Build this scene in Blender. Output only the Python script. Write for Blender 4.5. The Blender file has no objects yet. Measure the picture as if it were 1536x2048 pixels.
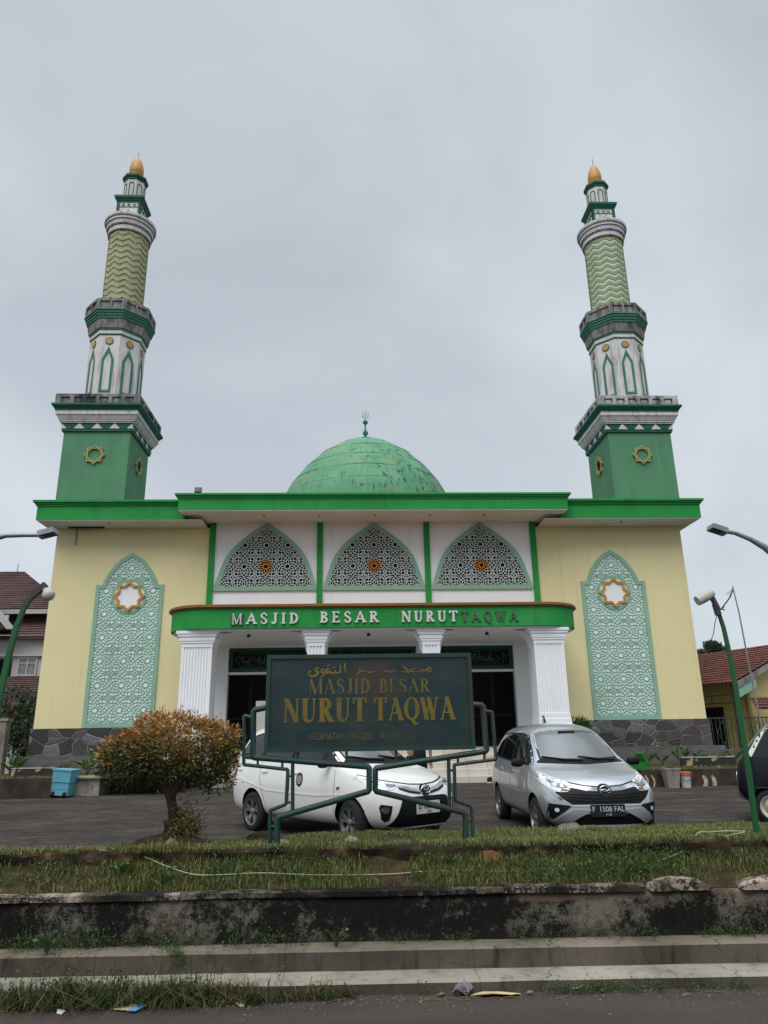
import bpy, bmesh, math, random
import numpy as np
from mathutils import Vector, Matrix
from mathutils.bvhtree import BVHTree
from mathutils.geometry import delaunay_2d_cdt, intersect_point_tri_2d

S = bpy.context.scene
COL = S.collection
PI = math.pi
R = math.radians
random.seed(7)
rng = np.random.default_rng(7)

# ------------------------------------------------------------------ camera
PITCH, ROLL, YAW, CX, CZ = 0.2991325, -0.0160714, 0.0434001, -0.74923, 1.5
FPX = 1440.0                                     # focal length in pixels of a 1536 x 2048 picture
DF = np.array([math.sin(YAW)*math.cos(PITCH), math.cos(YAW)*math.cos(PITCH), math.sin(PITCH)])
_r0 = np.array([math.cos(YAW), -math.sin(YAW), 0.0]); _u0 = np.cross(_r0, DF)
DR = _r0*math.cos(ROLL) + _u0*math.sin(ROLL); DU = -_r0*math.sin(ROLL) + _u0*math.cos(ROLL)
CAM = np.array([CX, 0.0, CZ])
cd = bpy.data.cameras.new('camera'); cam = bpy.data.objects.new('camera', cd); COL.objects.link(cam)
cd.sensor_width = 36.0; cd.lens = FPX/2048*36.0; cd.clip_start = 0.1; cd.clip_end = 4000
cam.matrix_world = Matrix(((DR[0], DU[0], -DF[0], CX), (DR[1], DU[1], -DF[1], 0), (DR[2], DU[2], -DF[2], CZ), (0, 0, 0, 1)))
S.camera = cam

# ------------------------------------------------------------------ exposure, world, sun
S.view_settings.view_transform = 'Standard'; S.view_settings.look = 'None'
S.view_settings.exposure = 0.70; S.view_settings.gamma = 1.0
SUN_EL, SUN_AZ = R(55), R(200)                   # azimuth: from +Y, clockwise (the sun stands behind the viewer)
W = bpy.data.worlds.new("World"); S.world = W; W.use_nodes = True
wt = W.node_tree; wt.nodes.clear()
def wn(t, **k):
    n = wt.nodes.new(t)
    for a, b in k.items(): setattr(n, a, b)
    return n
sky = wn('ShaderNodeTexSky', sky_type='NISHITA', sun_disc=False, sun_elevation=SUN_EL, sun_rotation=SUN_AZ)
tc = wn('ShaderNodeTexCoord')
mp = wn('ShaderNodeMapping'); mp.inputs['Scale'].default_value = (1.0, 1.0, 1.25)
mp.inputs['Location'].default_value = (3.1, 1.7, 0.4)
wt.links.new(tc.outputs['Generated'], mp.inputs['Vector'])
nz = wn('ShaderNodeTexNoise'); nz.inputs['Scale'].default_value = 1.9; nz.inputs['Detail'].default_value = 6; nz.inputs['Roughness'].default_value = 0.47; nz.inputs['Distortion'].default_value = 0.35
wt.links.new(mp.outputs[0], nz.inputs['Vector'])
cr = wn('ShaderNodeValToRGB'); wt.links.new(nz.outputs[0], cr.inputs[0])
cr.color_ramp.elements[0].position = 0.38; cr.color_ramp.elements[0].color = (3.36, 3.70, 4.06, 1)
cr.color_ramp.elements[1].position = 0.62; cr.color_ramp.elements[1].color = (4.3, 4.66, 4.98, 1)
sx = wn('ShaderNodeSeparateXYZ'); wt.links.new(tc.outputs['Generated'], sx.inputs[0])
el = wn('ShaderNodeValToRGB'); wt.links.new(sx.outputs[2], el.inputs[0])
e = el.color_ramp.elements
e[0].position = 0.0; e[0].color = (1.03,)*3 + (1,)
e[1].position = 1.0; e[1].color = (4.2,)*3 + (1,)
for p_, v_ in ((0.45, 0.97), (0.80, 0.87), (0.92, 2.6)):
    q_ = e.new(p_); q_.color = (v_,)*3 + (1,)
mu = wn('ShaderNodeMixRGB', blend_type='MULTIPLY'); mu.inputs[0].default_value = 1
wt.links.new(cr.outputs[0], mu.inputs[1]); wt.links.new(el.outputs[0], mu.inputs[2])
ms = wn('ShaderNodeMixRGB'); ms.inputs[0].default_value = 0.94
wt.links.new(sky.outputs[0], ms.inputs[1]); wt.links.new(mu.outputs[0], ms.inputs[2])
bg = wn('ShaderNodeBackground'); bg.inputs['Strength'].default_value = 0.1
wt.links.new(ms.outputs[0], bg.inputs['Color'])
wo = wn('ShaderNodeOutputWorld'); wt.links.new(bg.outputs[0], wo.inputs['Surface'])
sd = bpy.data.lights.new('sun', 'SUN'); sd.energy = 1.5; sd.angle = R(50); sd.color = (1, 0.97, 0.93)
sun = bpy.data.objects.new('sun', sd); COL.objects.link(sun)
sv = Vector((math.sin(SUN_AZ)*math.cos(SUN_EL), math.cos(SUN_AZ)*math.cos(SUN_EL), math.sin(SUN_EL)))
sun.location = sv*60; sun.rotation_euler = sv.to_track_quat('Z', 'Y').to_euler()

# ------------------------------------------------------------------ placing helpers
def ray(px, py): return DF*FPX + DR*(px-768) - DU*(py-1024)
def at(px, py, y):                               # point of the vertical plane Y = y seen at a pixel
    v = ray(px, py); return CAM + v*(y/v[1])
def gz(px, py, z):                               # point of the level Z = z seen at a pixel
    v = ray(px, py); return CAM + v*((z-CZ)/v[2])
def yard_z(y): return min(max(0.0, 0.02*(y-12)), 0.19)
def gy(px, py):                                  # point of the sloping yard seen at a pixel
    p = gz(px, py, 0.0)
    for _ in range(30): p = gz(px, py, yard_z(p[1]))
    return p

# ------------------------------------------------------------------ objects
ORG = {}
def tag(o, label=None, cat=None, group=None, kind=None):
    if label: o['label'] = label
    if cat: o['category'] = cat
    if group: o['group'] = group
    if kind: o['kind'] = kind
    return o
def thing(name, label, cat, loc=(0, 0, 0), rz=0.0, group=None, local=False):
    o = bpy.data.objects.new(name, None); COL.objects.link(o); o.empty_display_size = 0.2
    o.location = loc; o.rotation_euler = (0, 0, rz)
    ORG[o.name] = Vector((0, 0, 0)) if local else Vector(loc)
    return tag(o, label, cat, group)
def copy_tree(o, parent=None):
    c = o.copy(); COL.objects.link(c); c.parent = parent
    if parent: c.matrix_parent_inverse = Matrix()
    ORG[c.name] = ORG.get(o.name, Vector())
    for ch in list(o.children): copy_tree(ch, c)
    return c

class MB:
    def __init__(s): s.v = []; s.f = []; s.m = []; s.cur = 0
    def add(s, vs, fs, mi=None):
        b = len(s.v); s.v += [tuple(map(float, p)) for p in vs]
        mi = s.cur if mi is None else mi
        for f in fs: s.f.append(tuple(b+i for i in f)); s.m.append(mi)
        return s
    def box(s, x0, x1, y0, y1, z0, z1, mi=None):
        return s.add([(x0,y0,z0),(x1,y0,z0),(x1,y1,z0),(x0,y1,z0),(x0,y0,z1),(x1,y0,z1),(x1,y1,z1),(x0,y1,z1)],
              [(3,2,1,0),(4,5,6,7),(0,1,5,4),(1,2,6,5),(2,3,7,6),(3,0,4,7)], mi)
    def frustum(s, c, h0, h1, z0, z1, mi=None):      # square of half width h0 at z0, h1 at z1
        x, y = c; vs = []
        for h, z in ((h0, z0), (h1, z1)): vs += [(x-h,y-h,z),(x+h,y-h,z),(x+h,y+h,z),(x-h,y+h,z)]
        return s.add(vs, [(3,2,1,0),(4,5,6,7),(0,1,5,4),(1,2,6,5),(2,3,7,6),(3,0,4,7)], mi)
    def obox(s, c, sx, sy, sz, M=None, mi=None):
        M = M or Matrix.Identity(3); c = Vector(c); vs = []
        for k in (-1, 1):
            for i, j in ((-1,-1),(1,-1),(1,1),(-1,1)): vs.append(c + M @ Vector((i*sx/2, j*sy/2, k*sz/2)))
        return s.add(vs, [(3,2,1,0),(4,5,6,7),(0,1,5,4),(1,2,6,5),(2,3,7,6),(3,0,4,7)], mi)
    def tube(s, pts, r, n=8, cap=True, mi=None, sq=1.0):
        pts = [Vector(p) for p in pts]; k = len(pts)
        rs = list(r) if hasattr(r, '__len__') else [r]*k
        t0 = (pts[1]-pts[0]).normalized()
        a = Vector((0, 0, 1)) if abs(t0.z) < 0.9 else Vector((1, 0, 0))
        u = t0.cross(a).normalized(); vs = []
        for i, p in enumerate(pts):
            if i == 0: t = pts[1]-pts[0]
            elif i == k-1: t = pts[-1]-pts[-2]
            else: t = (pts[i+1]-p).normalized() + (p-pts[i-1]).normalized()
            t = t.normalized() if t.length > 1e-9 else t0
            u = (u - t*u.dot(t)).normalized(); w = t.cross(u)
            f = 1.0
            if 0 < i < k-1:
                c = (p-pts[i-1]).normalized().dot(t); f = 1/max(c, 0.5)
            for j in range(n):
                an = 2*PI*(j+0.5)/n
                vs.append(p + (u*math.cos(an) + w*math.sin(an))*rs[i]*(f if n == 4 else 1))
        fs = [(i*n+j, i*n+(j+1) % n, (i+1)*n+(j+1) % n, (i+1)*n+j) for i in range(k-1) for j in range(n)]
        if cap: fs += [tuple(range(n-1, -1, -1)), tuple((k-1)*n+j for j in range(n))]
        return s.add(vs, fs, mi)
    def lathe(s, prof, n=24, c=(0, 0), phase=0.0, mi=None, mis=None):
        vs = []; k = len(prof)
        for r_, z in prof:
            for j in range(n):
                an = 2*PI*j/n + phase; vs.append((c[0]+r_*math.cos(an), c[1]+r_*math.sin(an), z))
        b = len(s.v)
        for i in range(k-1):
            s.add([], [])
        fs = []
        s.v += [tuple(map(float, p)) for p in vs]
        for i in range(k-1):
            for j in range(n):
                s.f.append((b+i*n+j, b+i*n+(j+1) % n, b+(i+1)*n+(j+1) % n, b+(i+1)*n+j))
                s.m.append(mis[i] if mis else (s.cur if mi is None else mi))
        for i, o in ((0, -1), (k-1, 1)):
            ring = [b+i*n+j for j in range(n)]
            s.f.append(tuple(ring if o > 0 else ring[::-1])); s.m.append((mis[min(i, k-2)] if mis else (s.cur if mi is None else mi)))
        return s
    def prism(s, poly, fn, d0, d1, mi=None):         # polygon (u, v) swept from depth d0 (front) to d1; fn(u, v, d) -> xyz
        n = len(poly); vs = [fn(u, v, d0) for u, v in poly] + [fn(u, v, d1) for u, v in poly]
        fs = [tuple(range(n)), tuple(range(2*n-1, n-1, -1))] + [(i, n+i, n+(i+1) % n, (i+1) % n) for i in range(n)]
        return s.add(vs, fs, mi)
    def ring(s, outer, inner, fn, d0, d1, mi=None):  # frame between two outlines with equal counts
        n = len(outer); vs = []
        for d in (d0, d1):
            vs += [fn(u, v, d) for u, v in outer] + [fn(u, v, d) for u, v in inner]
        fs = []
        for i in range(n):
            j = (i+1) % n
            fs += [(i, j, n+j, n+i), (2*n+j, 2*n+i, 3*n+i, 3*n+j), (i, 2*n+i, 2*n+j, j), (n+j, 3*n+j, 3*n+i, n+i)]
        return s.add(vs, fs, mi)
    def stroke(s, pts, ws, fn, d0, d1, mi=None):     # flat stroke of varying width, front at d0
        pts = [Vector((p[0], p[1])) for p in pts]; k = len(pts)
        ws = list(ws) if hasattr(ws, '__len__') else [ws]*k
        L = []; Rr = []
        for i, p in enumerate(pts):
            if i == 0: t = pts[1]-p
            elif i == k-1: t = p-pts[-2]
            else: t = (pts[i+1]-p).normalized() + (p-pts[i-1]).normalized()
            t = t.normalized() if t.length > 1e-9 else Vector((1, 0))
            nn = Vector((-t.y, t.x))*ws[i]/2; L.append(p+nn); Rr.append(p-nn)
        vs = [fn(*q, d0) for q in L] + [fn(*q, d0) for q in Rr] + [fn(*q, d1) for q in L] + [fn(*q, d1) for q in Rr]
        fs = []
        for i in range(k-1):
            fs += [(i, i+1, k+i+1, k+i), (i, 2*k+i, 2*k+i+1, i+1), (k+i+1, 3*k+i+1, 3*k+i, k+i)]
        fs += [(0, k, 3*k, 2*k), (k-1, 3*k-1, 4*k-1, 2*k-1)]
        return s.add(vs, fs, mi)
    def build(s, name, mats, parent=None, smooth=False, org=None, auto=None, recalc=True):
        me = bpy.data.meshes.new(name); o = bpy.data.objects.new(name, me); COL.objects.link(o)
        if org is None:
            if parent is not None: org = ORG[parent.name]
            else:
                a = np.array(s.v); org = Vector(((a[:,0].min()+a[:,0].max())/2, (a[:,1].min()+a[:,1].max())/2, a[:,2].min()))
        org = Vector(org)
        vs = [(p[0]-org.x, p[1]-org.y, p[2]-org.z) for p in s.v]
        me.from_pydata(vs, [], s.f)
        mats = mats if isinstance(mats, (list, tuple)) else [mats]
        for m_ in mats: me.materials.append(m_)
        me.polygons.foreach_set('material_index', s.m)
        if recalc:
            b = bmesh.new(); b.from_mesh(me); bmesh.ops.recalc_face_normals(b, faces=b.faces); b.to_mesh(me); b.free()
        if smooth:
            me.polygons.foreach_set('use_smooth', [True]*len(me.polygons))
            if auto: me.set_sharp_from_angle(angle=R(auto))
        me.update()
        if parent is None: o.location = org
        else: o.parent = parent
        ORG[o.name] = org
        return o

def fy(y0, sgn=1): return lambda u, v, d: (u, y0 + sgn*d, v)      # front face towards -Y, depth grows away
def fast_mesh(name, V, F, m, parent=None, loc=(0, 0, 0), smooth=False, tri=True):
    me = bpy.data.meshes.new(name)
    me.vertices.add(len(V)); me.vertices.foreach_set('co', np.asarray(V, np.float32).ravel())
    F = np.asarray(F, np.int32); k = F.shape[1]
    me.loops.add(F.size); me.loops.foreach_set('vertex_index', F.ravel())
    me.polygons.add(len(F)); me.polygons.foreach_set('loop_start', np.arange(0, F.size, k, dtype=np.int32))
    me.materials.append(m); me.update(calc_edges=True); me.validate()
    if smooth: me.polygons.foreach_set('use_smooth', [True]*len(me.polygons))
    o = bpy.data.objects.new(name, me); COL.objects.link(o); o.location = loc
    if parent: o.parent = parent
    ORG[o.name] = Vector(loc)
    return o

# ------------------------------------------------------------------ materials
def lin(c): c /= 255.0; return c/12.92 if c <= 0.04045 else ((c+0.055)/1.055)**2.4
def rgb(r, g, b): return (lin(r), lin(g), lin(b))
class NT:
    def __init__(s, name):
        s.m = bpy.data.materials.new(name); s.m.use_nodes = True; s.t = s.m.node_tree
        s.b = s.t.nodes['Principled BSDF']; s.tc = s.n('ShaderNodeTexCoord'); s.P = s.tc.outputs['Object']
    def n(s, t, **k):
        x = s.t.nodes.new(t)
        for a, b in k.items(): setattr(x, a, b)
        return x
    def set(s, sock, v):
        if hasattr(v, 'is_linked') or isinstance(v, bpy.types.NodeSocket): s.t.links.new(v, sock)
        elif isinstance(v, (tuple, list)) and len(v) == 3 and sock.type == 'RGBA': sock.default_value = (*v, 1)
        else: sock.default_value = v
    def map(s, sc=(1, 1, 1), loc=(0, 0, 0), rot=(0, 0, 0), v=None):
        x = s.n('ShaderNodeMapping'); s.t.links.new(v or s.P, x.inputs[0])
        x.inputs['Scale'].default_value = sc; x.inputs['Location'].default_value = loc; x.inputs['Rotation'].default_value = rot
        return x.outputs[0]
    def noise(s, scale, detail=4, rough=0.55, v=None, dist=0.0):
        x = s.n('ShaderNodeTexNoise'); s.t.links.new(v or s.P, x.inputs['Vector'])
        x.inputs['Scale'].default_value = scale; x.inputs['Detail'].default_value = detail
        x.inputs['Roughness'].default_value = rough; x.inputs['Distortion'].default_value = dist
        return x.outputs[0]
    def vor(s, scale, feat='F1', v=None, out=0):
        x = s.n('ShaderNodeTexVoronoi', feature=feat); s.t.links.new(v or s.P, x.inputs['Vector'])
        x.inputs['Scale'].default_value = scale
        return x.outputs[out]
    def ramp(s, fac, *stops):
        x = s.n('ShaderNodeValToRGB'); s.t.links.new(fac, x.inputs[0]); el = x.color_ramp.elements
        while len(el) < len(stops): el.new(0.5)
        for q, (p, c) in zip(el, stops):
            q.position = p; q.color = (c, c, c, 1) if not isinstance(c, (tuple, list)) else (*c, 1)
        return x.outputs[0]
    def mix(s, fac, a, b, mode='MIX'):
        x = s.n('ShaderNodeMixRGB', blend_type=mode)
        s.set(x.inputs[0], fac); s.set(x.inputs[1], a); s.set(x.inputs[2], b); return x.outputs[0]
    def math(s, op, a, b=0.0, c=None):
        x = s.n('ShaderNodeMath', operation=op); s.set(x.inputs[0], a); s.set(x.inputs[1], b)
        if c is not None: s.set(x.inputs[2], c)
        return x.outputs[0]
    def sep(s, v=None):
        x = s.n('ShaderNodeSeparateXYZ'); s.t.links.new(v or s.P, x.inputs[0]); return x.outputs
    def bump(s, h, strength=0.3, dist=0.02):
        x = s.n('ShaderNodeBump'); x.inputs['Strength'].default_value = strength; x.inputs['Distance'].default_value = dist
        s.t.links.new(h, x.inputs['Height']); s.t.links.new(x.outputs[0], s.b.inputs['Normal'])
    def out(s, col, rough=0.7, metal=0.0, spec=0.5, coat=0.0):
        s.set(s.b.inputs['Base Color'], col); s.set(s.b.inputs['Roughness'], rough)
        s.b.inputs['Metallic'].default_value = metal; s.b.inputs['Specular IOR Level'].default_value = spec
        s.b.inputs['Coat Weight'].default_value = coat; s.b.inputs['Coat Roughness'].default_value = 0.03
        return s.m
def mul(c, k): return tuple(min(1.0, x*k) for x in c)
def paint(name, col, rough=0.7, var=0.10, vs=1.3, bump=0.15, bs=70, spec=0.3, dirt=(), metal=0.0, coat=0.0):
    # dirt: (colour, scale, stretch xyz, low, high, amount)
    t = NT(name); n1 = t.noise(vs, 5)
    c = t.mix(t.ramp(n1, (0.3, 0.0), (0.7, 1.0)), mul(col, 1-var), mul(col, 1+var))
    for i, (dc, sc, st, lo, hi, am) in enumerate(dirt):
        f = t.noise(sc, 6, 0.62, t.map(st, (i*3.7+1.3, i*1.9, i*2.3)))
        c = t.mix(t.math('MULTIPLY', t.ramp(f, (lo, 0.0), (hi, 1.0)), am), c, dc)
    if bump: t.bump(t.noise(bs, 3), bump, 0.01)
    return t.out(c, rough, metal, spec, coat)

GRIME = rgb(58, 56, 50)
M = {}
M['cream'] = paint('cream_wall_paint', (0.70, 0.63, 0.355), 0.8, 0.05, 0.45, 0.12, 90, 0.2,
    dirt=[(rgb(196, 190, 160), 0.35, (1, 1, 0.25), 0.5, 0.75, 0.25), (rgb(120, 112, 84), 1.6, (3, 3, 0.10), 0.56, 0.80, 0.22), (rgb(214, 206, 176), 0.5, (1, 1, 1.4), 0.56, 0.60, 0.14)])
M['white'] = paint('white_wall_paint', (0.79, 0.805, 0.83), 0.75, 0.03, 0.8, 0.1, 80, 0.3, dirt=[(rgb(140, 140, 138), 1.6, (3, 3, 0.12), 0.58, 0.82, 0.22)])
M['white_old'] = paint('weathered_white_paint', (0.60, 0.58, 0.59), 0.8, 0.08, 2.0, 0.2, 60, 0.2,
    dirt=[(rgb(96, 90, 88), 2.2, (3, 3, 0.35), 0.50, 0.72, 0.6), (rgb(40, 38, 38), 3.5, (4, 4, 0.5), 0.63, 0.80, 0.6)])
M['grey_old'] = paint('mouldy_grey_concrete', (0.26, 0.25, 0.245), 0.9, 0.2, 3.0, 0.3, 50, 0.2,
    dirt=[(rgb(52, 50, 50), 2.4, (3, 3, 0.3), 0.45, 0.65, 0.8), (rgb(165, 160, 152), 4.0, (4, 4, 0.5), 0.60, 0.75, 0.6)])
M['parapet_old'] = paint('streaked_parapet_paint', (0.44, 0.44, 0.43), 0.85, 0.15, 2.0, 0.25, 50, 0.2,
    dirt=[(rgb(52, 50, 48), 1.1, (1.5, 1.5, 0.5), 0.46, 0.62, 0.8), (rgb(180, 178, 170), 5.0, (3, 3, 0.6), 0.58, 0.75, 0.5)])
M['green'] = paint('bright_green_paint', (0.010, 0.255, 0.045), 0.65, 0.12, 0.9, 0.08, 60, 0.3, dirt=[(rgb(20, 70, 32), 1.5, (1, 1, 0.5), 0.5, 0.8, 0.35), (rgb(14, 62, 30), 2.6, (4, 4, 0.12), 0.56, 0.78, 0.5), (rgb(64, 142, 84), 0.7, (1, 1, 0.6), 0.52, 0.72, 0.35)])
M['tower_green'] = paint('faded_tower_green', (0.085, 0.225, 0.125), 0.75, 0.10, 0.7, 0.15, 50, 0.2,
    dirt=[(rgb(96, 158, 118), 0.8, (1.6, 1.6, 0.35), 0.48, 0.75, 0.45), (rgb(40, 84, 62), 2.0, (3, 3, 0.25), 0.58, 0.8, 0.5), (rgb(132, 164, 104), 3.0, (4, 4, 0.4), 0.62, 0.8, 0.35)])
M['teal'] = paint('deep_teal_green_trim', (0.009, 0.092, 0.062), 0.65, 0.15, 1.5, 0.1, 60, 0.3, dirt=[(rgb(110, 150, 140), 5.0, (1, 1, 0.4), 0.62, 0.8, 0.35)])
M['teal_dull'] = paint('dull_teal_moulding', (0.045, 0.18, 0.125), 0.75, 0.15, 1.5, 0.1, 60, 0.3, dirt=[(rgb(60, 66, 64), 3.0, (3, 3, 0.4), 0.5, 0.75, 0.6)])
M['mint'] = paint('mint_green_moulding', (0.24, 0.41, 0.315), 0.75, 0.06, 1.0, 0.1, 60, 0.2, dirt=[(rgb(86, 132, 108), 1.0, (2, 2, 0.3), 0.55, 0.8, 0.4)])
M['parapet_black'] = paint('blackened_parapet_paint', (0.30, 0.30, 0.29), 0.9, 0.2, 2.0, 0.25, 50, 0.2,
    dirt=[(rgb(36, 33, 34), 0.9, (1.2, 1.2, 0.4), 0.40, 0.56, 0.92), (rgb(176, 174, 166), 4.0, (3, 3, 0.6), 0.62, 0.75, 0.5)])
M['mint_line'] = paint('mint_green_lattice', (0.25, 0.43, 0.35), 0.75, 0.05, 1.0, 0, 60, 0.2)
M['mint_pale'] = paint('pale_mint_backing', (0.68, 0.79, 0.74), 0.8, 0.04, 1.0, 0.05, 60, 0.2, dirt=[(rgb(120, 160, 142), 0.7, (1, 1, 0.6), 0.58, 0.8, 0.55)])
M['screen_white'] = paint('pale_screen_lattice', (0.54, 0.63, 0.62), 0.7, 0.04, 1.0, 0, 60, 0.2)
M['gold'] = paint('gold_ochre_paint', (0.46, 0.245, 0.045), 0.5, 0.08, 1.5, 0.05, 60, 0.4)
M['gold_dull'] = paint('dull_gold_paint', (0.34, 0.30, 0.11), 0.6, 0.1, 2.5, 0.05, 60, 0.3)
M['amber'] = paint('amber_lattice_paint', (0.62, 0.27, 0.06), 0.55, 0.05, 1.5, 0, 60, 0.3)
M['brown_trim'] = paint('brown_gold_trim', (0.21, 0.095, 0.022), 0.6, 0.15, 2.5, 0.05, 60, 0.3)
M['chev_a'] = paint('yellow_green_chevron_paint', (0.36, 0.385, 0.19), 0.8, 0.08, 2.0, 0.15, 60, 0.2, dirt=[(rgb(110, 112, 84), 2.0, (2, 2, 0.6), 0.5, 0.75, 0.5)])
M['chev_old'] = paint('greyed_chevron_paint', (0.34, 0.345, 0.275), 0.85, 0.15, 2.0, 0.2, 60, 0.2, dirt=[(rgb(82, 82, 74), 1.6, (2, 2, 0.8), 0.42, 0.6, 0.5)])
M['chev_b'] = paint('soft_green_chevron_paint', (0.26, 0.34, 0.165), 0.8, 0.08, 2.0, 0.15, 60, 0.2, dirt=[(rgb(118, 134, 96), 2.0, (2, 2, 0.6), 0.5, 0.75, 0.5)])
M['chev_white'] = paint('white_chevron_paint', (0.56, 0.60, 0.57), 0.8, 0.06, 2.0, 0.15, 60, 0.2, dirt=[(rgb(140, 146, 120), 2.0, (2, 2, 0.6), 0.5, 0.75, 0.4)])
M['painted_black'] = paint('painted_dark_interior', (0.006, 0.007, 0.008), 0.9, 0.1, 2, 0)  # flat black that paints in the darkness of openings
M['dark_glass'] = paint('dark_door_glass', (0.004, 0.004, 0.005), 0.25, 0.1, 2, 0, spec=0.06)
M['door_wood'] = paint('dark_door_wood', (0.010, 0.009, 0.008), 0.6, 0.3, 3, 0, spec=0.15)
M['door_green'] = paint('dark_green_door_frame', (0.012, 0.06, 0.045), 0.5, 0.2, 3, 0, spec=0.3)
M['calligraphy'] = paint('green_carved_line', (0.045, 0.13, 0.075), 0.6, 0.2, 3, 0)
M['soffit'] = paint('grey_white_soffit', (0.80, 0.81, 0.83), 0.85, 0.06, 0.6, 0.05, 40, 0.2, dirt=[(rgb(118, 114, 110), 0.9, (1, 1, 1), 0.6, 0.8, 0.3)])
M['plinth'] = paint('grey_cement_plinth', (0.105, 0.105, 0.105), 0.85, 0.2, 1.5, 0.25, 40, 0.25, dirt=[(rgb(70, 68, 66), 1.5, (1, 1, 1.5), 0.45, 0.7, 0.6)])
M['tile_step'] = None
M['metal_grey'] = paint('galvanised_grey_metal', (0.26, 0.27, 0.28), 0.45, 0.15, 4, 0.05, 60, 0.5, metal=0.6)
M['dark_metal'] = paint('dark_grey_metal', (0.035, 0.038, 0.042), 0.5, 0.2, 4, 0.05, 60, 0.4)
M['rail_black'] = paint('black_iron_rail', (0.02, 0.02, 0.022), 0.5, 0.2, 4, 0)
M['pole_green'] = paint('lamp_pole_green', (0.008, 0.085, 0.024), 0.5, 0.2, 2.5, 0.1, 30, 0.4, dirt=[(rgb(14, 58, 30), 3.0, (1, 1, 0.4), 0.5, 0.7, 0.7), (rgb(70, 110, 70), 8.0, (1, 1, 0.3), 0.66, 0.8, 0.5)])
M['globe'] = paint('milky_lamp_glass', (0.42, 0.39, 0.36), 0.35, 0.1, 6, 0, dirt=[(rgb(92, 82, 70), 6, (1, 1, 1), 0.55, 0.75, 0.6)])
def make_dome():
    t = NT('weathered_dome_green')
    c = t.mix(t.ramp(t.noise(0.9, 5), (0.3, 0.0), (0.7, 1.0)), (0.075, 0.235, 0.125), (0.125, 0.315, 0.185))
    p = t.sep(); ang = t.math('ARCTAN2', p[1], p[0])
    # rust and dark peeling that lies thicker on the +X side of the shell
    side = t.ramp(t.math('MULTIPLY_ADD', p[0], 0.12, 0.5), (0.42, 0.0), (0.95, 1.0))
    f = t.noise(2.6, 8, 0.7, t.map((2.0, 2.0, 0.38)))
    f2 = t.math('ADD', f, t.math('MULTIPLY', side, 0.10))
    c = t.mix(t.ramp(f2, (0.575, 0.0), (0.66, 0.9)), c, rgb(30, 62, 50))
    g = t.noise(0.8, 4, 0.5, t.map((1, 1, 1), (4, 4, 2)))
    c = t.mix(t.ramp(g, (0.52, 0.0), (0.68, 0.5)), c, rgb(120, 138, 92))
    # sheet seams: rings and meridians
    seam = t.math('FRACT', t.math('MULTIPLY', p[2], 0.86)); seam = t.ramp(seam, (0.0, 1.0), (0.035, 0.0))
    mer = t.math('FRACT', t.math('MULTIPLY', ang, 24/(2*PI))); mer = t.ramp(mer, (0.0, 1.0), (0.03, 0.0))
    brk = t.ramp(t.noise(1.5, 3), (0.42, 0.15), (0.62, 1.0))
    s_ = t.math('MULTIPLY', t.math('MAXIMUM', t.math('MULTIPLY', mer, 0.7), t.math('MULTIPLY', seam, 0.95)), brk)
    c = t.mix(s_, c, rgb(30, 74, 52))
    t.bump(t.math('ADD', t.noise(6, 4), t.math('MULTIPLY', s_, -1.0)), 0.35, 0.03)
    return t.out(c, 0.7, 0, 0.3)
M['dome'] = make_dome()
M['dome_seam'] = paint('dark_dome_seam', (0.065, 0.20, 0.115), 0.8, 0.3, 3, 0.1, dirt=[(rgb(34, 56, 46), 2, (1, 1, 1), 0.45, 0.65, 0.8)])
def make_stone():
    t = NT('dark_crazy_stone_cladding')
    v = t.map((0.85, 0.3, 1.15)); nn = t.n('ShaderNodeTexNoise'); nn.inputs['Scale'].default_value = 2.2; t.t.links.new(t.P, nn.inputs['Vector']); w = t.mix(0.22, v, nn.outputs[1])
    ds = t.vor(2.9, 'DISTANCE_TO_EDGE', w); cell = t.vor(2.9, 'F1', w, 1)
    bw = t.n('ShaderNodeRGBToBW'); t.t.links.new(cell, bw.inputs[0])
    c = t.ramp(bw.outputs[0], (0.2, rgb(52, 50, 50)), (0.45, rgb(72, 66, 63)), (0.62, rgb(84, 82, 84)), (0.85, rgb(104, 106, 108)))
    c = t.mix(t.ramp(t.noise(9, 5), (0.3, 0.0), (0.75, 0.5)), c, rgb(44, 42, 42))
    mo = t.ramp(ds, (0.008, 1.0), (0.026, 0.0))
    mk = t.ramp(t.noise(3, 3), (0.35, 0.15), (0.6, 0.75))
    c = t.mix(t.math('MULTIPLY', mo, mk), c, rgb(138, 136, 134))
    t.bump(t.math('ADD', t.ramp(ds, (0.0, 0.0), (0.06, 1.0)), t.noise(14, 3)), 0.6, 0.03)
    return t.out(c, 0.6, 0, 0.4)
M['stone'] = make_stone()
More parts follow.
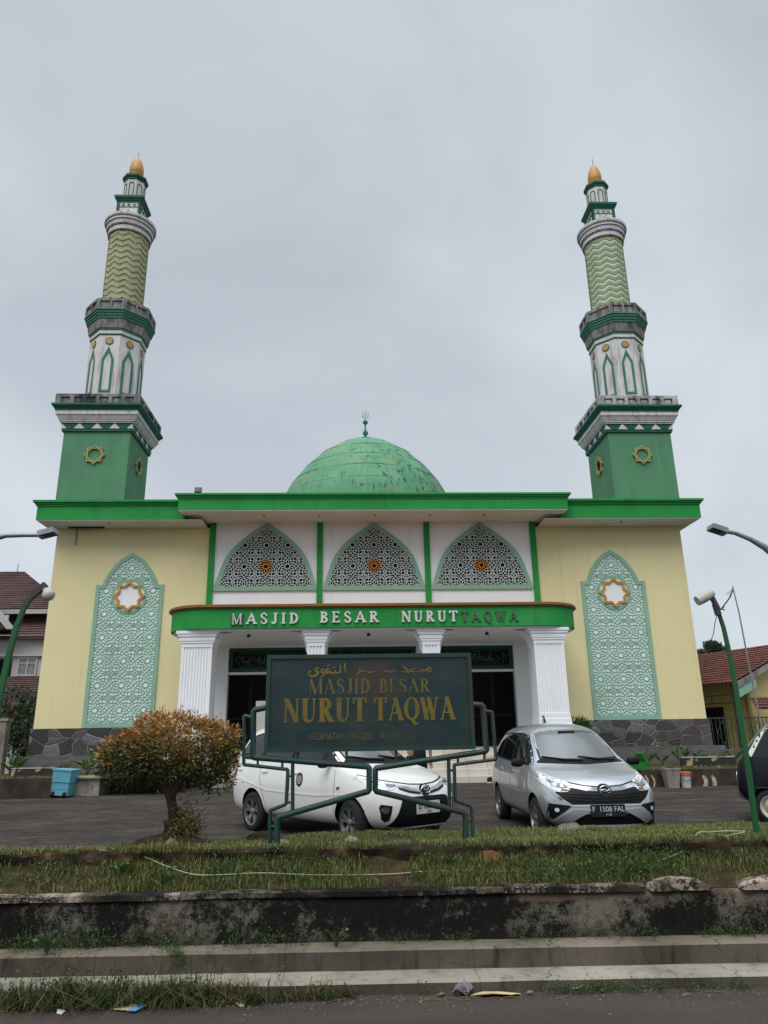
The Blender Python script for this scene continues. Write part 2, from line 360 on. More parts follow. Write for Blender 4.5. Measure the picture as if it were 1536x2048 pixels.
def make_paver():
    t = NT('dark_brick_paving')
    v = t.map((1, 1, 1), rot=(0, 0, R(4)))
    b = t.n('ShaderNodeTexBrick'); t.t.links.new(v, b.inputs['Vector'])
    b.inputs['Scale'].default_value = 1.0; b.inputs['Brick Width'].default_value = 0.21; b.inputs['Row Height'].default_value = 0.105
    b.inputs['Mortar Size'].default_value = 0.010; b.inputs['Bias'].default_value = 0.0
    b.inputs['Color1'].default_value = (*rgb(57, 53, 51), 1); b.inputs['Color2'].default_value = (*rgb(82, 76, 72), 1); b.inputs['Mortar'].default_value = (*rgb(27, 25, 24), 1)
    c = t.mix(t.ramp(t.noise(0.5, 5, 0.6, t.map((1, 2.5, 1))), (0.40, 0.0), (0.62, 0.8)), b.outputs[0], rgb(45, 40, 37))
    c = t.mix(t.ramp(t.noise(1.3, 6, 0.65, t.map((0.6, 3, 1), (5, 2, 0))), (0.52, 0.0), (0.72, 0.5)), c, rgb(98, 91, 85))
    t.bump(t.math('ADD', t.math('MULTIPLY', b.outputs[1], -1.0), t.noise(40, 2)), 0.4, 0.02)
    return t.out(c, 0.92, 0, 0.15)
M['paver'] = make_paver()
def make_asphalt():
    t = NT('worn_asphalt')
    c = t.mix(t.ramp(t.noise(0.9, 6, 0.6, t.map((0.4, 1.6, 1))), (0.3, 0.0), (0.7, 1.0)), rgb(54, 48, 45), rgb(74, 67, 62))
    sp = t.ramp(t.noise(170, 2), (0.45, 0.0), (0.8, 1.0)); c = t.mix(t.math('MULTIPLY', sp, 0.55), c, rgb(104, 97, 90))
    dk = t.ramp(t.noise(120, 2, 0.5, t.map((1, 1, 1), (3, 1, 2))), (0.5, 0.0), (0.75, 1.0)); c = t.mix(t.math('MULTIPLY', dk, 0.7), c, rgb(34, 31, 30))
    t.bump(t.noise(160, 3), 0.7, 0.006)
    return t.out(c, 0.95, 0, 0.12)
M['asphalt'] = make_asphalt()
def make_concrete(name, a, b, stain, edge=None):
    t = NT(name)
    c = t.mix(t.ramp(t.noise(1.2, 6, 0.6), (0.3, 0.0), (0.7, 1.0)), a, b)
    c = t.mix(t.ramp(t.noise(2.0, 7, 0.65, t.map((1, 1, 0.6), (2, 7, 1))), (0.50, 0.0), (0.68, 0.85)), c, stain)
    c = t.mix(t.ramp(t.noise(4.5, 5, 0.6, t.map((2.5, 2.5, 0.4), (8, 1, 1))), (0.56, 0.0), (0.72, 0.7)), c, mul(stain, 0.6))
    ck = t.vor(0.9, 'DISTANCE_TO_EDGE', t.mix(0.25, t.map((1, 1, 3)), t.n('ShaderNodeTexNoise').outputs[1]))
    c = t.mix(t.math('MULTIPLY', t.ramp(ck, (0.002, 0.8), (0.006, 0.0)), t.ramp(t.noise(0.8, 3), (0.5, 0.0), (0.56, 1.0))), c, rgb(40, 36, 33))
    px_ = t.sep()[0]; jt = t.math('ABSOLUTE', t.math('SUBTRACT', t.math('FRACT', t.math('MULTIPLY_ADD', px_, 0.61, 0.33)), 0.5))
    c = t.mix(t.ramp(jt, (0.0012, 0.6), (0.0035, 0.0)), c, rgb(30, 27, 25))
    t.bump(t.noise(60, 5), 0.4, 0.008)
    return t.out(c, 0.9, 0, 0.15)
M['kerb_top'] = make_concrete('pale_kerb_concrete', rgb(128, 123, 112), rgb(152, 147, 134), rgb(98, 92, 81))
M['step_top'] = make_concrete('grimy_step_concrete', rgb(96, 89, 78), rgb(124, 116, 102), rgb(70, 63, 54))
M['railing'] = paint('dull_green_grey_rail', (0.035, 0.055, 0.042), 0.6, 0.2, 4, 0)
M['kerb_face'] = make_concrete('stained_kerb_face', rgb(60, 55, 49), rgb(92, 85, 76), rgb(38, 34, 31))
M['block'] = make_concrete('rough_grey_concrete', rgb(118, 114, 104), rgb(150, 146, 134), rgb(92, 86, 77))
def make_blackwall():
    t = NT('mould_blackened_plaster')
    big = t.noise(1.1, 5, 0.6, t.map((1.0, 1.0, 1.3)))
    fine = t.noise(13, 6, 0.7)
    spk = t.noise(65, 4, 0.7)
    mixf = t.math('ADD', t.math('MULTIPLY', big, 0.50), t.math('ADD', t.math('MULTIPLY', fine, 0.30), t.math('MULTIPLY', spk, 0.20)))
    c = t.ramp(mixf, (0.44, rgb(17, 16, 15)), (0.512, rgb(26, 24, 22)), (0.534, rgb(66, 63, 56)), (0.60, rgb(108, 104, 92)))
    pk = t.ramp(t.noise(0.9, 4, 0.5, t.map((0.7, 1, 4), (9, 3, 5))), (0.60, 0.0), (0.66, 1.0))
    c = t.mix(t.math('MULTIPLY', pk, 0.75), c, rgb(104, 84, 71))
    p = t.sep()
    low = t.ramp(p[2], (0.0, 1.0), (0.10, 0.0))
    c = t.mix(t.math('MULTIPLY', low, t.ramp(t.noise(6, 4), (0.4, 0.3), (0.6, 0.9))), c, rgb(34, 36, 24))
    t.bump(t.math('ADD', fine, spk), 0.7, 0.02)
    return t.out(c, 0.9, 0, 0.2)
M['blackwall'] = make_blackwall()
def make_coping():
    t = NT('speckled_coping_plaster')
    f = t.math('ADD', t.math('MULTIPLY', t.noise(2.3, 4), 0.6), t.math('MULTIPLY', t.noise(40, 5, 0.7), 0.4))
    c = t.ramp(f, (0.44, rgb(26, 24, 22)), (0.51, rgb(48, 43, 38)), (0.555, rgb(126, 117, 107)), (0.64, rgb(156, 147, 136)))
    c = t.mix(t.ramp(t.noise(3, 4, 0.5, t.map((1, 1, 1), (4, 4, 4))), (0.5, 0.0), (0.62, 0.8)), c, rgb(50, 46, 30))
    t.bump(t.noise(40, 5), 0.7, 0.02)
    return t.out(c, 0.9, 0, 0.2)
M['coping'] = make_coping()
def make_mossbrick():
    t = NT('mossy_brown_masonry')
    c = t.ramp(t.noise(3, 6, 0.65, t.map((1, 1, 2))), (0.36, rgb(24, 20, 17)), (0.5, rgb(44, 35, 28)), (0.60, rgb(70, 54, 42)), (0.70, rgb(124, 98, 76)))
    c = t.mix(t.ramp(t.noise(5, 5, 0.6, t.map((1, 1, 1), (3, 8, 1))), (0.48, 0.0), (0.62, 0.85)), c, rgb(46, 48, 24))
    t.bump(t.noise(18, 6, 0.7), 0.8, 0.03)
    return t.out(c, 0.95, 0, 0.15)
M['mossbrick'] = make_mossbrick()
def make_soil():
    t = NT('damp_brown_soil')
    c = t.ramp(t.noise(5, 7, 0.7), (0.3, rgb(40, 32, 24)), (0.5, rgb(62, 52, 36)), (0.68, rgb(74, 72, 42)), (0.8, rgb(112, 98, 74)))
    t.bump(t.noise(25, 6, 0.7), 0.9, 0.03)
    return t.out(c, 0.95, 0, 0.15)
M['coping_pale'] = paint('pinkish_white_plaster', (0.31, 0.245, 0.20), 0.9, 0.15, 5, 0.6, 40, 0.2, dirt=[(rgb(30, 27, 25), 16, (1, 1, 1), 0.49, 0.55, 0.95), (rgb(52, 46, 36), 3.5, (1, 1, 1), 0.50, 0.60, 0.8)])
M['soil'] = make_soil()
M['brick_patch'] = paint('orange_brick_patch', (0.22, 0.095, 0.045), 0.9, 0.25, 9, 0.5, 30, 0.15)
def leafmat(name, *cols, rough=0.5, trans=0.25, spec=0.35):
    t = NT(name); g = t.n('ShaderNodeNewGeometry')
    n = len(cols); c = t.ramp(g.outputs['Random Per Island'], *[((i+0.5)/n, x) for i, x in enumerate(cols)])
    t.out(c, rough, 0, spec)
    tr = t.n('ShaderNodeBsdfTranslucent'); t.t.links.new(c, tr.inputs[0])
    mx = t.n('ShaderNodeMixShader'); mx.inputs[0].default_value = trans
    t.t.links.new(t.b.outputs[0], mx.inputs[1]); t.t.links.new(tr.outputs[0], mx.inputs[2])
    t.t.links.new(mx.outputs[0], t.t.nodes['Material Output'].inputs['Surface'])
    return t.m
M['grass'] = leafmat('short_grass_blades', (0.06, 0.09, 0.018), (0.10, 0.13, 0.03), (0.155, 0.17, 0.046), (0.075, 0.11, 0.022), (0.23, 0.20, 0.09))
M['grass_top'] = leafmat('painted_sunlit_grass', (0.085, 0.125, 0.024), (0.14, 0.18, 0.04), (0.20, 0.22, 0.06), (0.105, 0.15, 0.03), (0.27, 0.24, 0.11))  # brighter grass copy; the stronger light on the strip is in the colour
M['weed'] = leafmat('weed_leaves', (0.035, 0.068, 0.02), (0.058, 0.10, 0.028), (0.09, 0.135, 0.045), (0.045, 0.08, 0.032))
M['dry_grass'] = leafmat('coarse_verge_grass', (0.03, 0.042, 0.014), (0.052, 0.062, 0.022), (0.085, 0.088, 0.036), (0.038, 0.05, 0.015), (0.17, 0.135, 0.07))
M['seed'] = leafmat('brown_seed_heads', (0.10, 0.065, 0.03), (0.17, 0.12, 0.06), (0.07, 0.05, 0.03))
M['palm'] = leafmat('palm_fronds', (0.03, 0.07, 0.015), (0.06, 0.12, 0.02), (0.10, 0.17, 0.03))
M['dark_leaf'] = leafmat('dark_shrub_leaves', (0.014, 0.026, 0.012), (0.022, 0.042, 0.016), (0.03, 0.055, 0.02), (0.06, 0.07, 0.05))
M['tree_leaf'] = leafmat('distant_tree_leaves', (0.035, 0.055, 0.03), (0.05, 0.075, 0.04), (0.07, 0.10, 0.05))
M['bark'] = paint('grey_brown_bark', (0.055, 0.042, 0.032), 0.9, 0.3, 8, 0.6, 30, 0.2)
def make_bushleaf():
    t = NT('red_tipped_shrub_leaves'); g = t.n('ShaderNodeNewGeometry'); a = t.n('ShaderNodeAttribute', attribute_name='young')
    f = t.math('ADD', a.outputs['Fac'], t.math('MULTIPLY_ADD', g.outputs['Random Per Island'], 0.5, -0.25))
    c = t.ramp(f, (0.12, (0.026, 0.040, 0.014)), (0.36, (0.085, 0.10, 0.024)), (0.56, (0.22, 0.145, 0.04)), (0.82, (0.36, 0.18, 0.06)))
    t.out(c, 0.5, 0, 0.3)
    return t.m
M['bush'] = make_bushleaf()
def make_rooftile(name, a, b, d):
    t = NT(name); g = t.noise(3.0, 4); h = t.noise(0.6, 5)
    c = t.mix(t.ramp(g, (0.3, 0.0), (0.7, 1.0)), a, b)
    c = t.mix(t.ramp(h, (0.45, 0.0), (0.7, 0.8)), c, d)
    t.bump(t.noise(30, 3), 0.3, 0.01)
    return t.out(c, 0.8, 0, 0.25)
M['rooftile'] = make_rooftile('maroon_roof_tiles', (0.095, 0.058, 0.054), (0.145, 0.094, 0.088), (0.055, 0.038, 0.036))
M['rooftile_red'] = make_rooftile('old_red_roof_tiles', (0.12, 0.042, 0.03), (0.18, 0.075, 0.052), (0.06, 0.035, 0.03))
M['house_white'] = paint('house_white_paint', (0.42, 0.42, 0.43), 0.8, 0.05, 1, 0.1, 60, 0.2, dirt=[(GRIME, 1.5, (2, 2, 0.3), 0.6, 0.85, 0.35)])
M['house_yellow'] = paint('house_yellow_paint', (0.54, 0.46, 0.19), 0.8, 0.06, 1, 0.1, 60, 0.2, dirt=[(GRIME, 1.5, (2, 2, 0.3), 0.62, 0.85, 0.3)])
M['house_timber'] = paint('dark_timber_board', (0.07, 0.035, 0.03), 0.8, 0.2, 3, 0.1)  # maroon timber colour of the boards, fascia and gable
M['pane'] = paint('house_window_pane', (0.16, 0.17, 0.18), 0.15, 0.35, 5, 0, spec=0.5, dirt=[(rgb(176, 176, 176), 4, (6, 1, 0.3), 0.5, 0.65, 0.4)])
M['bin_blue'] = paint('sky_blue_plastic', (0.10, 0.33, 0.41), 0.5, 0.08, 3, 0.1, 20, 0.4, dirt=[(rgb(60, 90, 92), 3, (2, 2, 0.6), 0.55, 0.75, 0.5)])
M['bucket_white'] = paint('dirty_white_plastic', (0.42, 0.44, 0.45), 0.5, 0.1, 5, 0, dirt=[(rgb(96, 96, 92), 5, (1, 1, 0.5), 0.55, 0.75, 0.6)])
M['orange'] = paint('faded_orange_plastic', (0.42, 0.12, 0.05), 0.5, 0.15, 8, 0)
M['kerb_bw'] = paint('chipped_black_kerb_paint', (0.03, 0.03, 0.03), 0.85, 0.2, 3, 0.3, 30, 0.2, dirt=[(rgb(168, 150, 122), 2.2, (1, 1, 1), 0.60, 0.64, 0.9)])
M['chip_white'] = paint('flaking_white_kerb_paint', (0.40, 0.36, 0.30), 0.9, 0.1, 6, 0.2, dirt=[(rgb(60, 54, 48), 4, (1, 1, 1), 0.52, 0.6, 0.8)])
M['brown_wall'] = paint('brown_stained_masonry', (0.050, 0.036, 0.028), 0.9, 0.3, 3, 0.4, 30, 0.2, dirt=[(rgb(36, 34, 30), 2, (1, 1, 1), 0.45, 0.62, 0.8)])
M['cart_green'] = paint('fresh_green_enamel', (0.010, 0.14, 0.022), 0.5, 0.1, 2, 0, spec=0.3)
M['rope'] = paint('pale_green_hose', (0.30, 0.33, 0.20), 0.6, 0.15, 8, 0)
M['rock'] = paint('grey_brown_rock', (0.13, 0.115, 0.095), 0.9, 0.3, 6, 0.7, 20, 0.2)
def make_tilestep():
    t = NT('cream_ceramic_step_tiles')
    b = t.n('ShaderNodeTexBrick'); t.t.links.new(t.map((1, 1, 1), rot=(R(90), 0, 0)), b.inputs['Vector'])
    b.offset = 0.0; b.inputs['Brick Width'].default_value = 0.6; b.inputs['Row Height'].default_value = 0.6; b.inputs['Mortar Size'].default_value = 0.006; b.inputs['Scale'].default_value = 1
    b.inputs['Color1'].default_value = (0.50, 0.46, 0.40, 1); b.inputs['Color2'].default_value = (0.55, 0.51, 0.45, 1); b.inputs['Mortar'].default_value = (0.2, 0.17, 0.14, 1)
    c = t.mix(t.ramp(t.noise(1.5, 6), (0.5, 0.0), (0.75, 0.4)), b.outputs[0], rgb(120, 104, 84))
    return t.out(c, 0.35, 0, 0.4)
M['tile_step'] = make_tilestep()
def make_signpipe():
    t = NT('rusting_green_pipe')
    c = t.mix(t.ramp(t.noise(3, 5), (0.3, 0.0), (0.7, 1.0)), (0.006, 0.028, 0.024), (0.011, 0.046, 0.036))
    p = t.sep(); f = t.noise(2.2, 7, 0.7)
    f2 = t.math('ADD', f, t.math('MULTIPLY', t.ramp(t.math('MULTIPLY_ADD', p[0], 0.4, 0.5), (0.4, 0.0), (0.9, 1.0)), 0.07))
    c = t.mix(t.ramp(f2, (0.54, 0.0), (0.66, 0.9)), c, rgb(56, 42, 36))
    t.bump(t.noise(60, 4), 0.25, 0.005)
    return t.out(c, 0.45, 0, 0.4)
M['signpipe'] = make_signpipe()
def board_cloud(t):
    f = t.math('ADD', t.math('MULTIPLY', t.noise(2.3, 5, 0.55, t.map((1, 1, 1.3), (0.7, 0, 0.35))), 0.75), t.math('MULTIPLY', t.noise(9, 5, 0.6, t.map((0.5, 1, 2.0))), 0.25))
    return f
def make_board():
    t = NT('weathered_sign_board')
    f = board_cloud(t)
    c = t.ramp(f, (0.36, (0.003, 0.018, 0.020)), (0.48, (0.005, 0.023, 0.024)), (0.57, (0.013, 0.024, 0.023)), (0.70, (0.027, 0.028, 0.025)))
    p = t.sep()
    d = t.math('ADD', t.math('POWER', t.math('MULTIPLY', t.math('SUBTRACT', p[0], 0.04), 3.2), 2.0), t.math('POWER', t.math('MULTIPLY', t.math('SUBTRACT', p[2], 2.12), 3.2), 2.0))
    c = t.mix(t.math('MULTIPLY', t.ramp(d, (0.0, 0.75), (1.0, 0.0)), 0.9), c, rgb(66, 47, 36))
    sp = t.vor(7.0, 'F1'); c = t.mix(t.ramp(sp, (0.012, 0.9), (0.03, 0.0)), c, rgb(20, 15, 14))
    t.bump(t.noise(70, 4), 0.12, 0.004)
    return t.out(c, t.ramp(f, (0.4, 0.24), (0.6, 0.5)), 0, 0.45)
M['board'] = make_board()
def make_boardtext(name, col, lo, hi, keep):
    t = NT(name); f = board_cloud(t)
    w = t.math('ADD', t.math('MULTIPLY', f, 0.7), t.math('MULTIPLY', t.noise(24, 5, 0.7), 0.3))
    c = t.mix(t.ramp(w, (lo, 0.0), (hi, keep)), col, (0.035, 0.036, 0.03))
    return t.out(c, 0.6, 0, 0.3)
M['sign_gold'] = make_boardtext('faded_gold_sign_paint', (0.155, 0.11, 0.014), 0.42, 0.64, 0.62)
M['sign_gold_thin'] = make_boardtext('thin_gold_sign_paint', (0.12, 0.095, 0.026), 0.42, 0.66, 0.7)
M['sign_ghost'] = make_boardtext('ghosted_sign_paint', (0.15, 0.105, 0.045), 0.38, 0.58, 0.9)
M['letter_white'] = paint('raised_white_letter', (0.58, 0.58, 0.55), 0.6, 0.06, 6, 0.05, 60, 0.3, dirt=[(rgb(96, 92, 84), 7, (1, 1, 1), 0.58, 0.7, 0.6)])
M['letter_peel'] = paint('peeled_dark_letter', (0.085, 0.105, 0.08), 0.8, 0.2, 6, 0.1, dirt=[(rgb(160, 158, 146), 6, (1, 1, 1), 0.60, 0.66, 0.8)])
M['notice'] = paint('grey_white_notice_panel', (0.42, 0.41, 0.38), 0.5, 0.05, 3, 0)
# car materials
def carpaint(name, col, metal, rough):
    t = NT(name)
    c = t.mix(t.ramp(t.noise(2.5, 5), (0.4, 0.0), (0.75, 0.35)), col, mul(col, 0.82))
    return t.out(c, rough, metal, 0.5, 0.9)
M['car_white'] = carpaint('white_car_paint', (0.70, 0.70, 0.68), 0.0, 0.35)
M['car_silver'] = carpaint('silver_car_paint', (0.50, 0.53, 0.57), 0.65, 0.32)
M['car_black'] = paint('black_van_paint', (0.005, 0.006, 0.009), 0.35, 0.2, 3, 0, spec=0.35)
M['car_glass'] = paint('tinted_side_glass', (0.006, 0.007, 0.008), 0.05, 0.1, 2, 0, spec=0.6)
M['windscreen'] = paint('windscreen_glass', (0.085, 0.098, 0.098), 0.06, 0.15, 1.5, 0, spec=0.9, coat=0.8)
M['car_trim'] = paint('black_car_plastic', (0.006, 0.006, 0.007), 0.5, 0.2, 5, 0, spec=0.2)
M['chrome'] = paint('car_chrome', (0.62, 0.63, 0.65), 0.12, 0.05, 5, 0, metal=1.0)
M['lamp_glass'] = paint('clear_headlamp', (0.60, 0.62, 0.63), 0.08, 0.3, 9, 0, spec=0.8, coat=1.0)
M['lamp_dark'] = paint('headlamp_inner', (0.07, 0.075, 0.08), 0.15, 0.3, 9, 0, spec=0.8, coat=1.0)
M['tail_red'] = paint('tail_lamp_red', (0.10, 0.008, 0.008), 0.1, 0.1, 5, 0, spec=0.6)
M['tyre'] = paint('black_tyre_rubber', (0.014, 0.014, 0.014), 0.85, 0.2, 10, 0.1)
M['rim'] = paint('grey_alloy_rim', (0.24, 0.245, 0.25), 0.4, 0.1, 5, 0, metal=0.8)
M['rim_dark'] = paint('dark_alloy_recess', (0.016, 0.016, 0.017), 0.5, 0.1, 5, 0)
M['steel_white'] = paint('dirty_white_steel_rim', (0.46, 0.44, 0.36), 0.5, 0.1, 5, 0, dirt=[(rgb(90, 80, 64), 6, (1, 1, 1), 0.55, 0.7, 0.6)])
M['plate_black'] = paint('black_number_plate', (0.010, 0.011, 0.016), 0.4, 0.05, 5, 0)
M['plate_white'] = paint('white_number_plate', (0.50, 0.50, 0.47), 0.45, 0.05, 5, 0)
M['plate_text_w'] = paint('white_plate_characters', (0.45, 0.47, 0.5), 0.5, 0.02, 5, 0)
M['plate_text_b'] = paint('black_plate_characters', (0.02, 0.02, 0.02), 0.5, 0.02, 5, 0)
M['sticker_white'] = paint('white_vinyl_sticker', (0.55, 0.55, 0.53), 0.4, 0.05, 5, 0)
M['sticker_yellow'] = paint('yellow_vinyl_sticker', (0.55, 0.40, 0.05), 0.4, 0.05, 5, 0)
M['indicator'] = paint('dull_amber_lens', (0.16, 0.055, 0.02), 0.2, 0.1, 5, 0)
M['sticker_orange'] = paint('orange_vinyl_sticker', (0.45, 0.12, 0.02), 0.4, 0.05, 5, 0)
# person
M['skin'] = paint('brown_skin', (0.24, 0.125, 0.075), 0.55, 0.08, 8, 0)
M['hair'] = paint('black_hair', (0.008, 0.007, 0.007), 0.5, 0.1, 20, 0)
M['navy'] = paint('dark_navy_cloth', (0.010, 0.012, 0.020), 0.9, 0.2, 10, 0.1)
M['trouser'] = paint('charcoal_cloth', (0.014, 0.014, 0.016), 0.9, 0.2, 10, 0.1)
M['bag'] = paint('brown_paper', (0.24, 0.15, 0.07), 0.8, 0.1, 10, 0.1)
M['shoe'] = paint('black_shoe_leather', (0.012, 0.012, 0.013), 0.5, 0.1, 10, 0)
# ------------------------------------------------------------------ outline helpers
def smooth_pts(pts, k=4):                        # Catmull-Rom through 2-D points
    P = [Vector(p) for p in pts]; out = []
    for i in range(len(P)-1):
        a = P[i-1] if i else P[0]*2-P[1]; b, c = P[i], P[i+1]; d = P[i+2] if i+2 < len(P) else P[-1]*2-P[-2]
        for j in range(k):
            t = j/k
            out.append(0.5*((2*b) + (c-a)*t + (2*a-5*b+4*c-d)*t*t + (3*b-a-3*c+d)*t**3))
    out.append(P[-1]); return [(p.x, p.y) for p in out]
def inset(poly, d):                              # move every edge of a counter-clockwise outline inwards by d
    n = len(poly); out = []
    A = sum(poly[i][0]*poly[(i+1) % n][1]-poly[(i+1) % n][0]*poly[i][1] for i in range(n))
    s = 1 if A > 0 else -1
    for i in range(n):
        a, b, c = (Vector(poly[(i+k) % n]) for k in (-1, 0, 1))
        u = (b-a).normalized(); v = (c-b).normalized()
        n1 = Vector((-u.y, u.x))*s; n2 = Vector((-v.y, v.x))*s
        m = n1+n2; m = m.normalized() if m.length > 1e-6 else n1
        k = d/max(m.dot(n1), 0.35); p = b+m*k; out.append((p.x, p.y))
    return out
def inside(poly, x, y):
    c = False; n = len(poly); j = n-1
    for i in range(n):
        xi, yi = poly[i]; xj, yj = poly[j]
        if (yi > y) != (yj > y) and x < (xj-xi)*(y-yi)/(yj-yi)+xi: c = not c
        j = i
    return c
def pol(r, a): return (r*math.cos(a), r*math.sin(a))
def rosette():                                   # one cell of the twelve-fold lattice, pitch 1
    core, rest = [], []
    for k in range(12):
        a0 = k*PI/6; am = a0+PI/12; a1 = a0+PI/6
        core += [(pol(.115, a0-PI/12), pol(.115, am)), (pol(.115, am), pol(.245, am)), (pol(.245, am), pol(.325, a0)), (pol(.245, am), pol(.325, a1))]
        rest += [(pol(.325, a0), pol(.415, am)), (pol(.415, am), pol(.325, a1))]
        R_ = .5/max(abs(math.cos(a0)), abs(math.sin(a0)))
        if k % 3 == 0: rest += [(pol(.405, am), pol(.5, a0)), (pol(.405, am-PI/6), pol(.5, a0))]
        else: rest += [(pol(.405, am), pol(.52, a0)), (pol(.405, am-PI/6), pol(.52, a0))]
    rest += [((.42*a_, .42*b_), (.5*a_, .5*b_)) for a_ in (-1, 1) for b_ in (-1, 1)]
    rest += [((.5, .09), (.5, .35)), ((.5, -.09), (.5, -.35)), ((.09, .5), (.35, .5)), ((-.09, .5), (-.35, .5))]
    for sx_ in (-1, 1):
        for sy_ in (-1, 1):
            rest += [((.5*sx_, .36*sy_), (.42*sx_, .42*sy_)), ((.42*sx_, .42*sy_), (.36*sx_, .5*sy_)), ((.42*sx_, .42*sy_), pol(.52, math.atan2(sy_*.5, sx_*.866))),
                     ((.42*sx_, .42*sy_), pol(.52, math.atan2(sy_*.866, sx_*.5)))]
    return core, rest
CORE, REST = rosette()
def lattice(mb, poly, centres, pitch, w, fn, d0, d1, special=None, mb2=None, skip=None):
    for (cx, cz) in centres:
        for segs, is_core in ((CORE, True), (REST, False)):
            tgt = mb2 if (special and is_core and (cx, cz) == special) else mb
            for (a, b) in segs:
                A = (cx+a[0]*pitch, cz+a[1]*pitch); B = (cx+b[0]*pitch, cz+b[1]*pitch)
                n = 3; run = None
                for i in range(n):
                    m = (A[0]+(B[0]-A[0])*(i+.5)/n, A[1]+(B[1]-A[1])*(i+.5)/n)
                    ok = inside(poly, *m) and not (skip and skip(*m))
                    if ok and run is None: run = i
                    if run is not None and (not ok or i == n-1):
                        e_ = i if not ok else i+1
                        p = (A[0]+(B[0]-A[0])*run/n, A[1]+(B[1]-A[1])*run/n); q = (A[0]+(B[0]-A[0])*e_/n, A[1]+(B[1]-A[1])*e_/n)
                        j = random.uniform(0, .0015)
                        tgt.stroke([p, q], w, fn, d0-j, d1); run = None
def star8(r, ri=None):                           # outline of two crossed squares
    ri = ri or r*0.765; return [pol(r if k % 2 == 0 else ri, k*PI/8+PI/2) for k in range(16)]
def circ(r, n=40, c=(0, 0)): return [(c[0]+r*math.cos(2*PI*k/n), c[1]+r*math.sin(2*PI*k/n)) for k in range(n)]

# ------------------------------------------------------------------ serif capitals (cap height 1)
def glyph(ch, T, t):
    st = max(t*0.9, .05); sl = .07; L = []
    def s(p, w): L.append((p, w))
    def ser(x, y, w, a=sl): s([(x-w/2-a, y), (x+w/2+a, y)], st)
    def vs(x, w, lo=True, hi=True):
        s([(x, 0), (x, 1)], w)
        if lo: ser(x, st/2, w)
        if hi: ser(x, 1-st/2, w)
    def bowl(cx, cy, rx, ry, a0=90, a1=-90, n=12):
        pts, ws = [], []
        for i in range(n+1):
            a = R(a0+(a1-a0)*i/n); pts.append((cx+rx*math.cos(a), cy+ry*math.sin(a))); ws.append(t+(T-t)*abs(math.cos(a))**1.3)
        s(pts, ws)
    h = .5-st/2
    if ch == 'M':
        vs(.13, t); vs(.90, T); s([(.15, 1), (.50, .02)], T); s([(.50, .04), (.86, .98)], t); return L, 1.05
    if ch == 'A':
        s([(.10, 0), (.44, .99)], t); s([(.41, 1), (.76, 0)], T); s([(.20, .32), (.64, .32)], t); ser(.10, st/2, t); ser(.76, st/2, T); return L, .88
    if ch == 'S':
        s([(.50, .72), (.47, .88), (.32, .975), (.17, .90), (.10, .76), (.16, .62), (.32, .51), (.47, .40), (.53, .25), (.47, .10), (.30, .025), (.15, .10), (.09, .28)],
          [t, t, t*1.1, T*.75, T*.95, T, T*1.05, T, T*.95, T*.75, t*1.1, t, t]); return L, .62
    if ch == 'J':
        s([(.36, 1), (.36, .22), (.32, .08), (.21, .03), (.12, .08), (.10, .18)], [T, T, T*.8, t*1.2, t*1.4, t*1.6]); ser(.36, 1-st/2, T); return L, .54
    if ch == 'I': vs(.20, T); return L, .40
    if ch == 'D': vs(.18, T); bowl(.24, .5, .40, h); return L, .76
    if ch == 'B': vs(.18, T); bowl(.26, .755, .25, .245-st/2); bowl(.26, .265, .31, .265-st/2); return L, .68
    if ch == 'E':
        vs(.18, T); s([(.18, 1-st/2), (.58, 1-st/2)], st); s([(.18, .52), (.46, .52)], st); s([(.18, st/2), (.62, st/2)], st)
        s([(.57, 1), (.57, .80)], t); s([(.46, .62), (.46, .42)], t); s([(.61, 0), (.61, .22)], t); return L, .70
    if ch == 'R':
        vs(.18, T); bowl(.26, .745, .29, .255-st/2); s([(.34, .50), (.66, .03)], T); ser(.68, st/2, T*.9, .05); return L, .80
    if ch == 'N':
        vs(.14, t); s([(.15, .99), (.72, .03)], T); s([(.74, 0), (.74, 1)], t); ser(.74, 1-st/2, t); return L, .88
    if ch == 'U':
        s([(.20, 1), (.20, .28), (.25, .11), (.40, .03), (.57, .09), (.66, .26), (.66, 1)], [T, T, T*.9, T*.55, t*1.1, t, t]); ser(.20, 1-st/2, T); ser(.66, 1-st/2, t); return L, .84
    if ch == 'T':
        vs(.38, T, True, False); s([(.05, 1-st/2), (.71, 1-st/2)], st); s([(.06, 1), (.05, .76)], t*1.2); s([(.70, 1), (.71, .76)], t*1.2); return L, .76
    if ch in 'QO':
        bowl(.44, .5, .34, h, 90, -270, 28)
        if ch == 'Q': s([(.36, .10), (.50, .0), (.64, -.16), (.80, -.15)], [t, T*.9, T*.8, t])
        return L, .88
    if ch == 'W':
        s([(.12, .98), (.36, 0)], T); s([(.34, .02), (.54, .93)], t); s([(.50, .98), (.74, 0)], T); s([(.73, .02), (.96, .98)], t)
        for x in (.10, .52, .98): ser(x, 1-st/2, t, .08)
        return L, 1.08
    return L, .4
def serif_word(mb, word, x0, x1, z0, h, fn, d0, d1, T=.19, t=.07, gap=.06, mi=None):
    w = 0; cells = []
    for ch in word:
        if ch == ' ': w += .35; continue
        L, gw = glyph(ch, T, t); cells.append((L, w)); w += gw+gap
    w -= gap; k = (x1-x0)/w; j = 0
    for L, ox in cells:
        for pts, ws in L:
            j += 1; e_ = (j % 7)*0.00025
            ww = [q for q in ws] if hasattr(ws, '__len__') else ws
            P = [(x0+(ox+p[0])*k, z0+p[1]*h) for p in pts]
            Wd = [q*h*min(1.0, .35+.65*k/h) for q in ww] if hasattr(ww, '__len__') else (ww*h*(min(1.0, .35+.65*k/h)))
            mb.stroke(P, Wd, fn, d0-e_, d1, mi)
